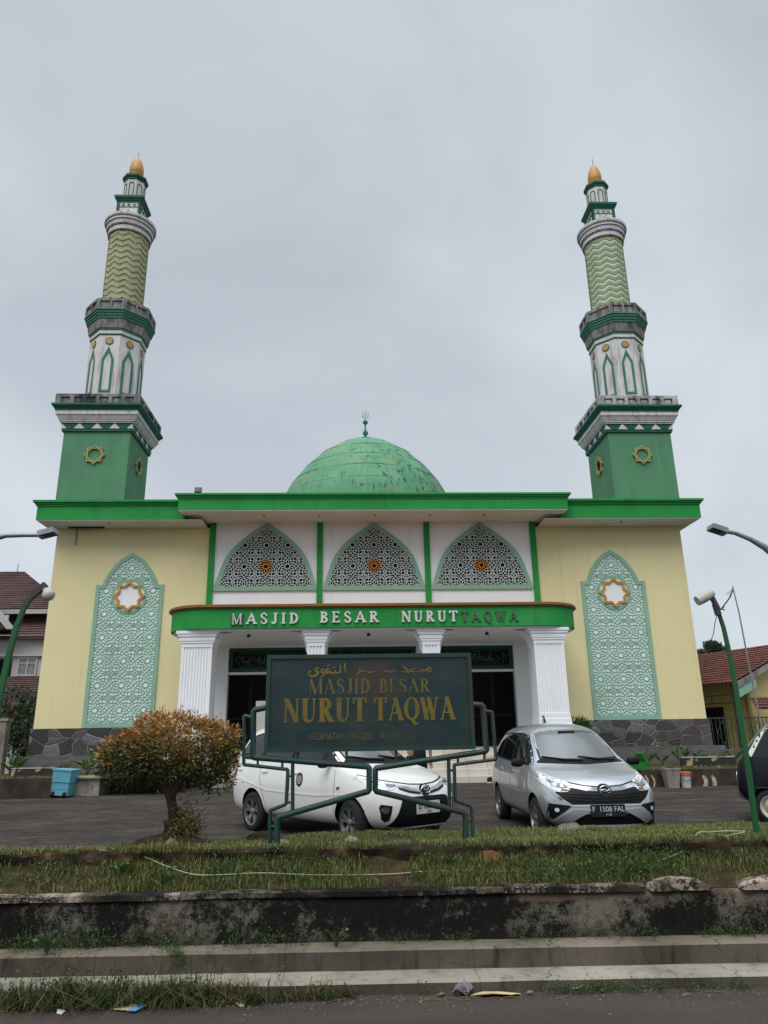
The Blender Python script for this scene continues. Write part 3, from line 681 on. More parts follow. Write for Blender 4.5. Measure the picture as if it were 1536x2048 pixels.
def text_mesh(name, body, size, mat_, parent, loc, rot, sx=1.0, ext=0.003):   # plain sans lettering
    cu = bpy.data.curves.new(name, 'FONT'); cu.body = body; cu.size = size; cu.extrude = ext; cu.align_x = 'CENTER'; cu.align_y = 'CENTER'; cu.resolution_u = 3
    tmp = bpy.data.objects.new(name+'_src', cu); COL.objects.link(tmp)
    dg = bpy.context.evaluated_depsgraph_get(); me = bpy.data.meshes.new_from_object(tmp.evaluated_get(dg))
    bpy.data.objects.remove(tmp); me.name = name; me.materials.clear(); me.materials.append(mat_)
    o = bpy.data.objects.new(name, me); COL.objects.link(o); o.parent = parent
    o.location = loc; o.rotation_euler = rot; o.scale = (sx, 1, 1); ORG[o.name] = Vector(loc)
    return o

# ================================================================== THE MOSQUE
MOS = thing('mosque', 'yellow and green mosque with two minarets, a ribbed green dome and a columned porch', 'mosque', (0, 26, 0.15))
F = 26.0
b = MB()                                                            # walls (cream wings, white centre)
for s in (-1, 1): b.box(*sorted((s*6.05, s*11.67)), F, 48, 1.85, 8.93, 0)
b.box(-6.049, 6.049, F+.002, 48, 4.66, 9.10, 1)
b.build('wall', [M['cream'], M['white']], MOS)
b = MB()                                                            # porch back wall with three openings
BAYS = ((-5.20, -2.05), (-1.70, 1.45), (1.80, 4.95))
edges = [-6.05, -5.20, -2.05, -1.70, 1.45, 1.80, 4.95, 6.05]
for i in range(0, 8, 2): b.box(edges[i], edges[i+1], F, F+.5, 1.06, 4.655, 0)
for x0, x1 in BAYS: b.box(x0, x1, F+.002, F+.5, 4.50, 4.655, 0)
b.build('porch_wall', M['white'], MOS)
for s in (-1, 1):
    b = MB(); b.box(*sorted((s*6.0, s*11.74)), F-.07, 47, 0.95, 1.849, 0); b.build('stone_base', M['stone'], MOS)
for s, xe in ((-1, 11.95), (1, 17.5)):
    b = MB(); b.box(*sorted((s*6.3, s*12.0)), F-.42, F-.072, 0.10, 0.949); b.box(*sorted((s*6.3, s*xe)), F-.80, F-.422, 0.05, 0.83)
    b.build('plinth', M['plinth'], MOS)
# eaves
for s in (-1, 1):
    b = MB(); xa, xb = sorted((s*6.80, s*12.04))
    b.box(xa, xb, 24.95, 49, 8.955, 9.46)
    for k, (z0, z1, o) in enumerate(((9.46, 9.52, .035), (9.52, 9.58, .075), (9.58, 9.66, .13))):
        xa, xb = sorted((s*6.80, s*(12.04+o))); b.box(xa, xb, 24.95-o, 49, z0, z1)
    b.build('eaves_fascia', M['green'], MOS)
b = MB(); b.box(-6.93, 6.93, 24.39, 48.9, 9.13, 9.53)
for z0, z1, o in ((9.53, 9.59, .03), (9.59, 9.65, .07), (9.65, 9.72, .12)): b.box(-6.93-o, 6.93+o, 24.39-o, 48.9, z0, z1)
b.build('eaves_fascia', M['green'], MOS)
b = MB()
for s in (-1, 1): b.box(*sorted((s*6.2, s*12.02)), 24.97, 48.8, 8.93, 8.956)
b.box(-6.91, 6.91, 24.41, 48.7, 9.10, 9.132)
b.build('soffit', M['soffit'], MOS)
b = MB()
for x in (-4.0, -2.0, 0, 2.0, 4.0): b.lathe([(.035, 9.075), (.05, 9.10)], 10, (x, 25.0))
for x in (-9.6, 9.2): b.lathe([(.035, 8.905), (.05, 8.93)], 10, (x, 25.4))
b.build('soffit_lamp', M['dark_metal'], MOS)
# pilasters
for x in (-5.98, -2.02, 1.96, 5.97):
    b = MB(); b.box(x-.105, x+.105, F-.10, F, 4.90, 9.098); b.build('pilaster', M['green'], MOS)
# arched screens
half = smooth_pts([(1.86, 6.53), (1.82, 6.78), (1.50, 7.72), (1.12, 8.24), (.70, 8.62), (.28, 8.92), (0, 9.075)], 4)
for cx in (-3.99, -.02, 3.965):
    out = [(cx-x, z) for x, z in reversed(half)][:-1][::-1]
    out = [(cx+x, z) for x, z in half] + [(cx-x, z) for x, z in half[::-1][1:]]
    inn = [(x, max(z, 6.695)) for x, z in inset(out, .165)]
    b = MB(); b.ring(out, inn, fy(F-.075), 0, .074); fr = b.build('arched_screen', M['mint'], MOS)
    b = MB(); b.prism([(x, z) for x, z in inset(out, .120) if z > 6.72]+[(cx-1.66, 6.66), (cx+1.66, 6.66)], fy(F-.012), 0, .010); b.build('painted_opening', M['painted_black'], fr)  # black panel on the wall, painted as the unlit room behind
    lat = MB(); amb = MB()
    cs = [(cx+i*.785, 7.435+j*.80) for i in range(-2, 3) for j in range(-1, 3)]
    lattice(lat, inset(out, .13), cs, .79, .0215, fy(F-.062), 0, .03, (cx, 7.435), amb)
    lat.build('lattice', M['screen_white'], fr); amb.build('amber_rosette', M['amber'], fr)
# wing panels
half = smooth_pts([(.985, 6.80), (.87, 7.10), (.69, 7.40), (.41, 7.73), (0, 7.99)], 4)
for cx in (-8.84, 8.84):
    prof = [(1.20, 1.853), (1.20, 6.80)] + half
    out = [(cx+x, z) for x, z in prof] + [(cx-x, z) for x, z in prof[::-1][1:]]
    inn = inset(out, .14)
    b = MB(); b.ring(out, inn, fy(F-.060), 0, .059); fr = b.build('wall_panel', M['mint'], MOS)
    b = MB(); b.prism(inset(out, .10), fy(F-.022), 0, .021); b.build('backing', M['mint_pale'], fr)
    lat = MB(); zc = 6.37
    cs = [(cx+i*.83, 2.44+j*.83) for i in (-1, 0, 1) for j in range(-1, 7)]
    lattice(lat, inset(out, .12), cs, .83, .021, fy(F-.043), 0, .022, skip=lambda x, z: (x-cx)**2+(z-zc)**2 < .36)
    lat.build('lattice', M['mint_line'], fr)
    b = MB(); b.ring(circ(.63, 40, (cx, zc)), circ(.53, 40, (cx, zc)), fy(F-.058), 0, .03)
    b.build('ring', M['mint'], fr)
    b = MB(); b.prism(circ(.54, 40, (cx, zc)), fy(F-.048), 0, .02); b.build('white_disc', M['white'], fr)
    b = MB(); b.ring([(cx+x, zc+z) for x, z in star8(.575)], [(cx+x, zc+z) for x, z in star8(.455)], fy(F-.115), 0, .07)
    b.build('star', M['gold'], fr)
# porch canopy
def rrect(hx, y0, y1, r, cx=-.10, n=10):
    P = [(cx-hx, y1)]
    for i in range(n+1):
        a = PI+PI/2*i/n; P.append((cx-hx+r+r*math.cos(a), y0+r+r*math.sin(a)))
    for i in range(n+1):
        a = 1.5*PI+PI/2*i/n; P.append((cx+hx-r+r*math.cos(a), y0+r+r*math.sin(a)))
    return P + [(cx+hx, y1)]
zf = lambda u, v, d: (u, v, d)
b = MB(); b.prism(rrect(6.45, 22.0, F-.002, 1.25), zf, 4.625, 5.225); can = b.build('porch_canopy', M['green'], MOS)
b = MB()
for z0, z1, o in ((5.226, 5.262, .05), (5.262, 5.305, .10), (5.305, 5.345, .075)): b.prism(rrect(6.45+o, 22.0-o, F-.003, 1.25+o), zf, z0, z1)
b.build('trim', M['brown_trim'], can)
b = MB(); b.prism(rrect(6.36, 22.09, F-.004, 1.17), zf, 4.59, 4.624); b.build('ceiling', M['soffit'], can)
b = MB()
for x in (-3.9, -.1, 3.7): b.lathe([(.05, 4.49), (.07, 4.53), (.03, 4.588)], 10, (x-.2, 23.1))
b.build('ceiling_lamp', M['dark_metal'], can)
fl = fy(22.0)
b = MB(); serif_word(b, 'M', -4.49, -4.13, 4.715, .345, fl, -.05, 0, .26, .16); b.build('lettering', M['letter_peel'], can)
b = MB(); serif_word(b, 'M', -4.46, -4.15, 4.735, .325, fl, -.062, -.02, .10, .08)
serif_word(b, 'ASJID', -4.03, -2.45, 4.745, .33, fl, -.06, 0, .20, .13, .30); serif_word(b, 'BESAR', -1.80, 0.0, 4.765, .335, fl, -.06, 0, .20, .13, .30)
serif_word(b, 'NURUT', .69, 2.41, 4.765, .33, fl, -.06, 0, .20, .13, .28)
b.build('lettering', M['letter_white'], can)
b = MB(); serif_word(b, 'TAQWA', 2.52, 4.28, 4.765, .31, fl, -.045, 0, .18, .10, .30); b.build('lettering', M['letter_peel'], can)
# porch columns
def column(x0, x1, y0, dep, nfl, corb):
    w = x1-x0; m = .07 if nfl > 6 else .06; p = (w-2*m)/nfl; r = p*.38
    P = [(x0, y0)]
    for i in range(nfl):
        c = x0+m+p*(i+.5)
        for k in range(7): a = PI-PI*k/6; P.append((c+r*math.cos(a), y0+r*.9*math.sin(a)))
    P += [(x1, y0), (x1, y0+dep), (x0, y0+dep)]
    b = MB(); b.prism(P, zf, 2.02, 4.10); c = b.build('porch_column', M['white'], MOS)
    b = MB()
    for z0, z1, o in ((1.055, 1.62, .05), (1.62, 1.70, .075), (1.70, 1.86, .035), (1.86, 2.02, .012)): b.box(x0-o, x1+o, y0-o, y0+dep+o, z0, z1)
    b.build('pedestal', M['white'], c)
    b = MB()
    for z0, z1, o in ((4.10, 4.22, .012), (4.22, 4.29, .05), (4.29, 4.42, .08), (4.42, 4.50, .13), (4.50, 4.589, .17)): b.box(x0-o, x1+o, y0-o*.6, y0+dep+o, z0, z1)
    b.build('capital', M['white'], c)
    b = MB()
    for sgn in corb:
        xe = x1+.015 if sgn > 0 else x0-.015
        arc = [(xe, 3.90)] + [(xe+sgn*(.50-.47*math.cos(k*PI/16)), 3.98+.56*math.sin(k*PI/16)) for k in range(9)] + [(xe, 4.585)]
        b.prism(arc, lambda u, v, d: (u, y0+dep*.5+d, v), -.12, .12)
    b.build('bracket', M['white'], c)
column(-5.98, -5.06, 22.25, .85, 9, (1,)); column(-2.19, -1.66, 22.25, .55, 4, (1, -1))
column(1.33, 1.87, 22.25, .55, 4, (-1, 1)); column(4.79, 5.72, 22.25, .85, 9, (-1,))
# doors
for x0, x1 in BAYS:
    b = MB(); fn = fy(F+.12)
    b.ring([(x0, 3.66), (x1, 3.66), (x1, 4.50), (x0, 4.50)], [(x0+.14, 3.80), (x1-.14, 3.80), (x1-.14, 4.38), (x0+.14, 4.38)], fn, 0, .12)
    d = b.build('door_frieze', M['door_green'], MOS)
    b = MB(); b.box(x0+.13, x1-.13, F+.19, F+.23, 3.79, 4.39); b.build('panel', M['door_wood'], d)
    b = MB()
    for x in np.arange(x0+.2, x1-.1, .3): b.lathe([(.012, 0), (.012, .02)], 6)
    b = MB(); cx = (x0+x1)/2; hw = (x1-x0)/2-.22
    cart = [(cx-hw, 4.09), (cx-hw+.14, 4.20), (cx-hw+.16, 4.33), (cx+hw-.16, 4.33), (cx+hw-.14, 4.20), (cx+hw, 4.09), (cx+hw-.14, 3.98), (cx+hw-.16, 3.85), (cx-hw+.16, 3.85), (cx-hw+.14, 3.98), (cx-hw, 4.09)]
    b.stroke(cart, .022, fy(F+.165), 0, .02)
    rr = random.Random(int(x0*100))
    x = cx-hw+.28
    while x < cx+hw-.28:                                            # tangled script strokes
        k = rr.random(); y = 4.05+rr.uniform(-.08, .1); s_ = rr.uniform(.10, .17)
        if k < .35: P = [(x, y-.12), (x+.02, y+.16), (x+.05, y+.2)]
        elif k < .7: P = [(x+s_*math.cos(a), y+s_*.6*math.sin(a)) for a in np.linspace(PI*1.9, PI*.7, 9)]
        else: P = [(x, y+.05), (x+.08, y-.08), (x+.2, y-.02), (x+.24, y+.1)]
        b.stroke(P, [.022]*len(P), fy(F+.165-rr.uniform(0, .004)), 0, .02); x += rr.uniform(.05, .10)
    b.build('script_carving', M['calligraphy'], d)
    b = MB(); b.box(x0, x1, F+.10, F+.25, 3.575, 3.659); b.build('door_lintel', M['white'], MOS)
    b = MB(); n = 4; w = (x1-x0)/n
    for i in range(n):
        a = x0+i*w; b.ring([(a, 1.06), (a+w, 1.06), (a+w, 3.574), (a, 3.574)], [(a+.07, 1.3), (a+w-.07, 1.3), (a+w-.07, 3.50), (a+.07, 3.50)], fy(F+.30), 0, .05)
        b.box(a+.071, a+w-.071, F+.31, F+.345, 2.05, 2.12)
    dd = b.build('door', M['door_wood'], MOS)
    b = MB(); b.box(x0, x1, F+.33, F+.36, 1.06, 3.575); b.build('glass', M['dark_glass'], dd)  # near-black pane, its colour stands in for the unlit room inside
b = MB(); b.box(-6.0, 6.0, F+.5, F+.52, 1.0, 4.6); b.build('painted_interior_sheet', M['painted_black'], MOS)  # black sheet painted as the darkness inside
# porch floor and steps
b = MB(); b.box(-6.3, 6.3, 22.05, F, 0.1, 1.05, 0)
for i in range(5): b.box(-4.9, 4.75, 21.05+i*.2, 22.049, .10, .175*(i+1)+.17 if i < 4 else 1.048, 0)
b.build('porch_steps', M['tile_step'], MOS)
for x0, sgn in ((-5.0, 1), (4.85, -1)):
    b = MB()
    for xx in (x0, x0+.0):
        b.tube([(xx, 21.2, .25), (xx, 21.2, 1.15)], .02, 6); b.tube([(xx, 22.0, 1.05), (xx, 22.0, 1.95)], .02, 6)
    for dz in (0, -.2, -.4): b.tube([(x0, 21.1, 1.1+dz), (x0, 22.0, 1.93+dz), (x0, 22.2, 1.93+dz)], .016, 6)
    b.build('handrail', M['rail_black'], MOS)
# dome
DC = (-.14, 35.17)
prof = [(.02, 16.40), (.50, 16.25), (1.1, 16.02), (1.74, 15.68), (2.38, 15.22), (3.03, 14.60), (3.60, 13.92), (4.02, 13.25), (4.32, 12.5), (4.50, 11.7), (4.56, 10.8), (4.56, 9.3)]
sp_ = smooth_pts(prof, 4)
b = MB(); b.lathe(sp_, 72, DC); dome = b.build('dome', M['dome'], MOS, smooth=True, org=(DC[0], DC[1], 9.3), recalc=True)
dome.location = Vector((DC[0], DC[1], 9.3)) - ORG[MOS.name]
b = MB(); b.lathe([(r_*.66, 16.32+(z_-16.28)*.70) for r_, z_ in [(.60, 16.14), (.40, 16.28), (.30, 16.42), (.10, 16.58), (.13, 16.66), (.21, 16.78), (.21, 16.92), (.12, 17.05), (.06, 17.2), (.055, 17.5), (.08, 17.56), (.19, 17.66), (.20, 17.78), (.12, 17.9), (.03, 17.98)]], 16, DC)
fo = b.build('finial', M['teal_dull'], dome, smooth=True, org=(DC[0], DC[1], 9.3))
b = MB(); cz = 17.78
b.tube([(DC[0]+.18*math.sin(a), DC[1], cz+.18*math.cos(a)) for a in np.linspace(.35, 2*PI-.35, 26)], [.010+.014*math.sin(x) for x in np.linspace(0, PI, 26)], 6)
b.tube([(DC[0], DC[1], 17.4), (DC[0], DC[1], 18.12)], .012, 6)
b.tube([(DC[0]-.12, DC[1], cz+.04), (DC[0]-.07, DC[1], cz-.07), (DC[0]+.07, DC[1], cz-.07), (DC[0]+.12, DC[1], cz+.05)], .010, 6)
b.tube([(DC[0]-.04, DC[1], cz-.07), (DC[0]-.04, DC[1], cz+.07)], .009, 6); b.tube([(DC[0]+.05, DC[1], cz-.07), (DC[0]+.05, DC[1], cz+.09)], .009, 6)
b.build('crescent', M['metal_grey'], dome, org=(DC[0], DC[1], 9.3))
b = MB()                                                            # raised sheet seams
for z_, r_ in ((15.92, 1.30), (15.12, 2.49), (14.32, 3.27), (13.55, 3.84)): b.tube([(DC[0]+r_*math.cos(a), DC[1]+r_*math.sin(a), z_+.012*math.sin(a*7)) for a in np.linspace(0, 2*PI, 73)], .024, 5, cap=False)
b.build('seam', M['dome_seam'], dome, smooth=True, org=(DC[0], DC[1], 9.3))
for s_ in (-1, 1):
    b = MB(); b.box(*sorted((s_*7.2, s_*11.9)), 25.1, 48.6, 9.5, 9.672); b.build('added_roof_deck', M['plinth'], MOS)  # unseen grey slab added over the green boxes to stop green bounce
b = MB(); b.box(-6.8, 6.8, 24.6, 48.5, 9.6, 9.732); b.build('added_roof_deck', M['plinth'], MOS)
# roof details
b = MB(); b.obox((-6.35, 24.75, 9.98), .24, .10, .20, Matrix.Rotation(R(-20), 3, 'X')); b.tube([(-6.35, 24.8, 9.72), (-6.35, 24.8, 9.92)], .02, 6)
b.build('floodlight', M['dark_metal'], MOS)
b = MB(); b.tube([(-7.35, 26.5, 9.4), (-7.34, 26.5, 10.45)], .018, 6); b.build('roof_rod', M['metal_grey'], MOS)
b = MB(); b.box(-11.2, -9.9, 25.75, 25.79, 8.86, 8.929); b.tube([(-10.95, 25.95, 8.92), (-10.95, 25.97, 8.3)], .014, 6); b.build('conduit', M['dark_metal'], MOS)

# minarets
YC = 27.27
def minaret(cx, chev, chevback, lab, ring_mat, par):
    C2 = (cx, YC)
    b = MB(); b.frustum(C2, 1.26, 1.26, 9.3, 12.82); mn = b.build('minaret', M['tower_green'], MOS); tag(mn, lab)
    def sub(b, name, mats, **k): return b.build(name, mats, mn, **k)
    SIDES = [(0, -1), (1, 0), (-1, 0), (0, 1)]
    def side(nx, ny, ap): return lambda u, v, d: (cx+nx*(ap-d)-ny*u, YC+ny*(ap-d)+nx*u, v)
    # eight pointed stars, side ones with a hole painted as a black disc
    for nx, ny in SIDES[:3]:
        st = MB(); hole = MB()
        fn = side(nx, ny, 1.26)
        for rot in (0, PI/4):
            sq = [(.40*math.cos(PI/4*2*k+rot), 11.84+.40*math.sin(PI/4*2*k+rot)) for k in range(4)]
            st.ring(sq, inset(sq, .045), fn, -.075+rot*.004, 0)
        if nx: hole.prism(circ(.25, 24, (0, 11.84)), fn, -.006, .0)
        else: st.ring(circ(.255, 24, (0, 11.84)), circ(.235, 24, (0, 11.84)), fn, -.03, 0)
        sub(st, 'star', M['gold_dull'])
        if nx: sub(hole, 'painted_star_hole', M['painted_black'])
    # cornice
    b = MB()
    b.frustum(C2, 1.33, 1.33, 12.80, 12.90, 0); b.frustum(C2, 1.345, 1.345, 12.90, 13.13, 0)
    b.frustum(C2, 1.39, 1.39, 13.13, 13.19, 1); b.frustum(C2, 1.43, 1.43, 13.19, 13.25, 1); b.frustum(C2, 1.45, 1.53, 13.25, 13.42, 1); b.frustum(C2, 1.555, 1.555, 13.42, 13.58, 1)
    b.frustum(C2, 1.58, 1.58, 13.58, 13.64, 0); b.frustum(C2, 1.60, 1.68, 13.64, 13.75, 0); b.frustum(C2, 1.69, 1.69, 13.75, 13.83, 0)
    for nx, ny in SIDES:
        fn = side(nx, ny, 1.345)
        for k in (-4, -2, 0, 2, 4):
            x = k*.335; b.prism([(max(x-.20, -1.345), 12.905), (min(x+.20, 1.345), 12.905), (min(x+.025, 1.345), 13.115), (max(x-.025, -1.345), 13.115)] if abs(k) < 4 else [(max(x-.2, -1.344), 12.905), (min(x+.2, 1.344), 12.905), (min(max(x, -1.344), 1.344)*.999, 13.115)], fn, -.008, .0, 1)
    sub(b, 'cornice', [M['teal'], M['white_old']])
    # parapet with sunk panels
    b = MB(); hw = 1.60
    b.frustum(C2, hw-.06, hw-.06, 13.83, 14.20, 1)
    for nx, ny in SIDES:
        fn = side(nx, ny, hw)
        g = 0 if ny else .0
        b.prism([(-hw+.061, 14.13), (hw-.061, 14.13), (hw-.061, 14.255), (-hw+.061, 14.255)], fn, 0, .06, 0)
        b.prism([(-hw+.061, 13.83), (hw-.061, 13.83), (hw-.061, 13.90), (-hw+.061, 13.90)], fn, 0, .06, 0)
        pw = (2*hw-.3)/6
        for k in range(6):
            a = -hw+.15+k*pw
            if k: b.prism([(a-.075, 13.90), (a+.075, 13.90), (a+.075, 14.13), (a-.075, 14.13)], fn, 0, .06, 0)
            b.prism([(a+.13, 13.945), (a+pw-.13, 13.945), (a+pw-.13, 14.085), (a+.13, 14.085)], fn, .045, .06, 0)
        for e_ in (-1, 1): b.prism(sorted_rect(e_*(hw-.061), e_*(hw-.22), 13.90, 14.13), fn, 0, .06, 0)
    for ex in (-1, 1):
        for ey in (-1, 1): b.box(*sorted((cx+ex*(hw-.061), cx+ex*(hw))), *sorted((YC+ey*(hw-.061), YC+ey*hw)), 13.83, 14.255, 0)
    sub(b, 'parapet', [par, M['teal_dull']])
    # octagonal drum
    PH = PI/8
    b = MB(); b.lathe([(1.09, 14.15), (1.09, 17.19)], 8, C2, PH); drum = sub(b, 'drum', M['white_old'])
    la = MB(); di = MB(); go = MB(); ap = 1.09*math.cos(PI/8)
    for k in range(8):
        an = k*PI/4; n = (math.cos(an), math.sin(an)); t_ = (-n[1], n[0])
        fn = lambda u, v, d, n=n, t_=t_: (cx+n[0]*(ap-d)+t_[0]*u, YC+n[1]*(ap-d)+t_[1]*u, v)
        o = [(-.235, 14.62), (.235, 14.62), (.235, 16.08), (0, 16.66), (-.235, 16.08)]
        la.ring(o, inset(o, .09), fn, -.03, 0)
        di.lathe([], 3) if False else None
        go.prism(circ(.125, 20, (0, 16.90)), fn, -.035, 0); la.ring(circ(.165, 20, (0, 16.90)), circ(.125, 20, (0, 16.90)), fn, -.028, 0)
    sub(la, 'lancet_frame', M['teal_dull']); sub(go, 'gold_disc', M['gold'])
    b = MB()
    pr = [(1.09, 17.17), (1.13, 17.20), (1.13, 17.24), (1.13, 17.40), (1.17, 17.41), (1.17, 17.46), (1.20, 17.47), (1.27, 17.86), (1.31, 17.87), (1.31, 17.96), (1.35, 17.98), (1.35, 18.07), (1.39, 18.09), (1.39, 18.18), (1.43, 18.19), (1.43, 18.23)]
    mi = [0, 0, 1, 0, 0, 0, 2, 3, 3, 3, 3, 3, 3, 3, 3]
    b.lathe(pr, 8, C2, PH, mis=mi); sub(b, 'balcony_corbel', [M['teal_dull'], M['white_old'], M['grey_old'], M['teal_dull']])
    b = MB(); b.lathe([(1.36, 18.2), (1.36, 18.66)], 8, C2, PH, mi=1)
    ap2 = 1.42*math.cos(PI/8); hs = 1.42*math.sin(PI/8)
    for k in range(8):
        an = k*PI/4; n = (math.cos(an), math.sin(an)); t_ = (-n[1], n[0])
        fn = lambda u, v, d, n=n, t_=t_: (cx+n[0]*(ap2-d)+t_[0]*u, YC+n[1]*(ap2-d)+t_[1]*u, v)
        for x0, x1, z0, z1 in ((-hs+.02, hs-.02, 18.60, 18.72), (-hs+.02, hs-.02, 18.23, 18.29), (-hs+.02, -hs+.09, 18.29, 18.60), (hs-.09, hs-.02, 18.29, 18.60), (-.04, .04, 18.29, 18.60)):
            b.prism([(x0, z0), (x1, z0), (x1, z1), (x0, z1)], fn, 0, .06, 0)
    sub(b, 'balcony_parapet', [M['grey_old'], M['grey_old']])
    # chevron shaft
    b = MB(); b.lathe([(.815, 18.3), (.815, 22.5)], 60, C2); sh = sub(b, 'shaft', chevback, smooth=True, auto=40)
    b = MB(); n = 80; p0 = 18.68; pit = .29; tri = lambda th: 2*abs(((th*10/(2*PI)) % 1)-.5)
    for k in range(-1, 13):
        V = []; lo = []; hi = []
        for j in range(n+1):
            th = 2*PI*j/n; z = p0+k*pit+.15*tri(th); z0 = min(max(z, 18.62), 22.46); z1 = min(max(z+.155, 18.62), 22.46)
            lo.append((th, z0)); hi.append((th, z1))
        P = lambda r_, q: (cx+min(r_, .838)*math.cos(q[0]), YC+min(r_, .838)*math.sin(q[0]), q[1])
        P_unused = lambda r_, q: (cx+r_*math.cos(q[0]), YC+r_*math.sin(q[0]), q[1])
        vs = [P(.80, q) for q in lo]+[P(.85, q) for q in lo]+[P(.85, q) for q in hi]+[P(.80, q) for q in hi]
        m_ = n+1; fs = []
        for j in range(n):
            for q in range(3): fs.append((q*m_+j, q*m_+j+1, (q+1)*m_+j+1, (q+1)*m_+j))
        b.add(vs, fs)
    sub(b, 'chevron_bands', chev, recalc=False)
    # round collar
    b = MB()
    pr = [(.82, 22.40), (.89, 22.42), (.89, 22.46), (.90, 22.47), (.905, 22.66), (.95, 22.68), (.95, 22.72), (.965, 22.73), (.985, 22.90), (1.03, 22.92), (1.03, 23.03), (1.07, 23.05), (1.095, 23.10), (1.095, 23.20), (1.02, 23.22)]
    mi = [1, 1, 1, 0, 1, 1, 1, 0, 1, 0, 1, 2, 2, 2]
    b.lathe(pr, 48, C2, mis=mi); sub(b, 'collar', [M['white_old'], M['grey_old'], M['white_old']])
    # square lantern
    b = MB(); b.frustum(C2, .50, .50, 23.0, 24.12, 0)
    for nx, ny in SIDES:
        fn = side(nx, ny, .50)
        for e_ in (-1, 1): b.prism(sorted_rect(e_*.525, e_*.40, 23.1, 24.1), fn, -.025, 0, 1)
        b.prism([(-.40, 23.86), (.40, 23.86), (.40, 23.885), (-.40, 23.885)], fn, -.02, 0, 1)
        for x in (-.24, 0, .24): b.ring(circ(.06, 14, (x, 23.98)), circ(.042, 14, (x, 23.98)), fn, -.018, 0, 1)
        arch = [(.34, 23.1), (.34, 23.22), (.30, 23.40), (.18, 23.58), (0, 23.70), (-.18, 23.58), (-.30, 23.40), (-.34, 23.22), (-.34, 23.1)]
        b.ring(arch, [(x*.68, 23.1+(z-23.1)*.74) for x, z in arch], fn, -.03, 0, 1); b.prism([(x*.70, 23.1+(z-23.1)*.75) for x, z in arch], fn, -.006, .0, ring_mat)
    b.frustum(C2, .53, .53, 24.12, 24.19, 1); b.frustum(C2, .55, .61, 24.19, 24.31, 1); b.frustum(C2, .63, .63, 24.31, 24.42, 1)
    sub(b, 'square_lantern', [M['white_old'], M['teal'], M['painted_black'], M['grey_old']])
    b = MB(); b.lathe([(.47, 24.42), (.47, 25.46)], 8, C2, PH, mi=0); ap3 = .47*math.cos(PI/8)
    for k in range(8):
        an = k*PI/4; n_ = (math.cos(an), math.sin(an)); t_ = (-n_[1], n_[0])
        fn = lambda u, v, d, n=n_, t_=t_: (cx+n[0]*(ap3-d)+t_[0]*u, YC+n[1]*(ap3-d)+t_[1]*u, v)
        arch = [(.12, 24.5), (.12, 25.16)] + [(.12*math.cos(a), 25.16+.12*math.sin(a)) for a in np.linspace(.3, PI-.3, 7)] + [(-.12, 25.16), (-.12, 24.5)]
        b.ring(arch, inset(arch, .035), fn, -.02, 0, 1)
    sub(b, 'octagonal_lantern', [M['white_old'], M['teal_dull']])
    b = MB(); b.lathe([(.46, 25.42), (.50, 25.46), (.50, 25.52), (.565, 25.60), (.565, 25.70), (.40, 25.78)], 8, C2, PH); sub(b, 'lantern_cap', M['teal'])
    b = MB(); b.lathe([(.34, 25.76), (.355, 25.83), (.345, 25.88), (.30, 25.91), (.325, 25.95), (.325, 26.0), (.285, 26.03)], 24, C2); sub(b, 'gold_ring', M['gold'], smooth=True, auto=40)
    b = MB(); b.lathe(smooth_pts([(.27, 26.02), (.305, 26.10), (.315, 26.24), (.295, 26.43), (.245, 26.64), (.175, 26.82), (.09, 26.97), (.02, 27.06)], 3), 24, C2); sub(b, 'gold_cap', M['gold'], smooth=True)
    b = MB(); b.tube([(cx, YC, 26.98), (cx+.01, YC, 27.42)], [.02, .008], 6); sub(b, 'needle', M['dark_metal'])
def sorted_rect(xa, xb, z0, z1):
    xa, xb = sorted((xa, xb)); return [(xa, z0), (xb, z0), (xb, z1), (xa, z1)]
minaret(-10.63, M['chev_a'], M['chev_old'], 'minaret with grimy olive and grey chevron shaft and blackened parapet', 3, M['parapet_black'])
minaret(10.58, M['chev_b'], M['chev_white'], 'minaret with clean green and white chevron shaft', 2, M['parapet_old'])
# ================================================================== THE SETTING
from mathutils import noise as mnoise
def nz3(x, y=0, z=0): return mnoise.noise(Vector((x, y, z)))
def Y0(x): return 6.80-.03*x
def struct(o, label=None): o['kind'] = 'structure'; return o
def sheet(name, xs, ys, zf_, m):
    V = [(x, y, zf_(x, y)) for y in ys for x in xs]; nx = len(xs)
    Fc = [(j*nx+i, j*nx+i+1, (j+1)*nx+i+1, (j+1)*nx+i) for j in range(len(ys)-1) for i in range(nx-1)]
    return struct(fast_mesh(name, V, Fc, m, smooth=True))
sheet('ground', [-1500, -40, 40, 1500], [-400, 7.0, 8.3, 9.0, 12, 21.5, 30, 1500],
      lambda x, y: -.66 if y < 8 else (-.35 if y < 8.5 else yard_z(y)-.03), M['soil'])
sheet('paved_yard', list(np.linspace(-30, 30, 31)), list(np.linspace(9.6, 27, 30)), lambda x, y: yard_z(y)+.004*nz3(x*.7, y*.7), M['paver'])
sheet('road', list(np.linspace(-60, 60, 61)), [-60, -30, -10, 0, 3, 5, 6, 6.5, 7.2], lambda x, y: -.546, M['asphalt'])
def xprofile(name, prof, m, xs, kind='structure', jit=.004):       # an (offset, z) profile run along the kerb line
    b = MB(); n = len(prof)
    for i, x in enumerate(xs):
        for o, z in prof: s_ = jit*nz3(x*2.1, o*9, z*9); b.v.append((x, Y0(x)+o+s_, z+s_*.8))
    for i in range(len(xs)-1):
        for k in range(n-1): b.f.append((i*n+k, i*n+k+1, (i+1)*n+k+1, (i+1)*n+k)); b.m.append(0 if abs(prof[k+1][1]-prof[k][1]) < .03 else 1)
    o = b.build(name, m, recalc=False); o['kind'] = kind; return o
xs = list(np.linspace(-14, 14, 141))
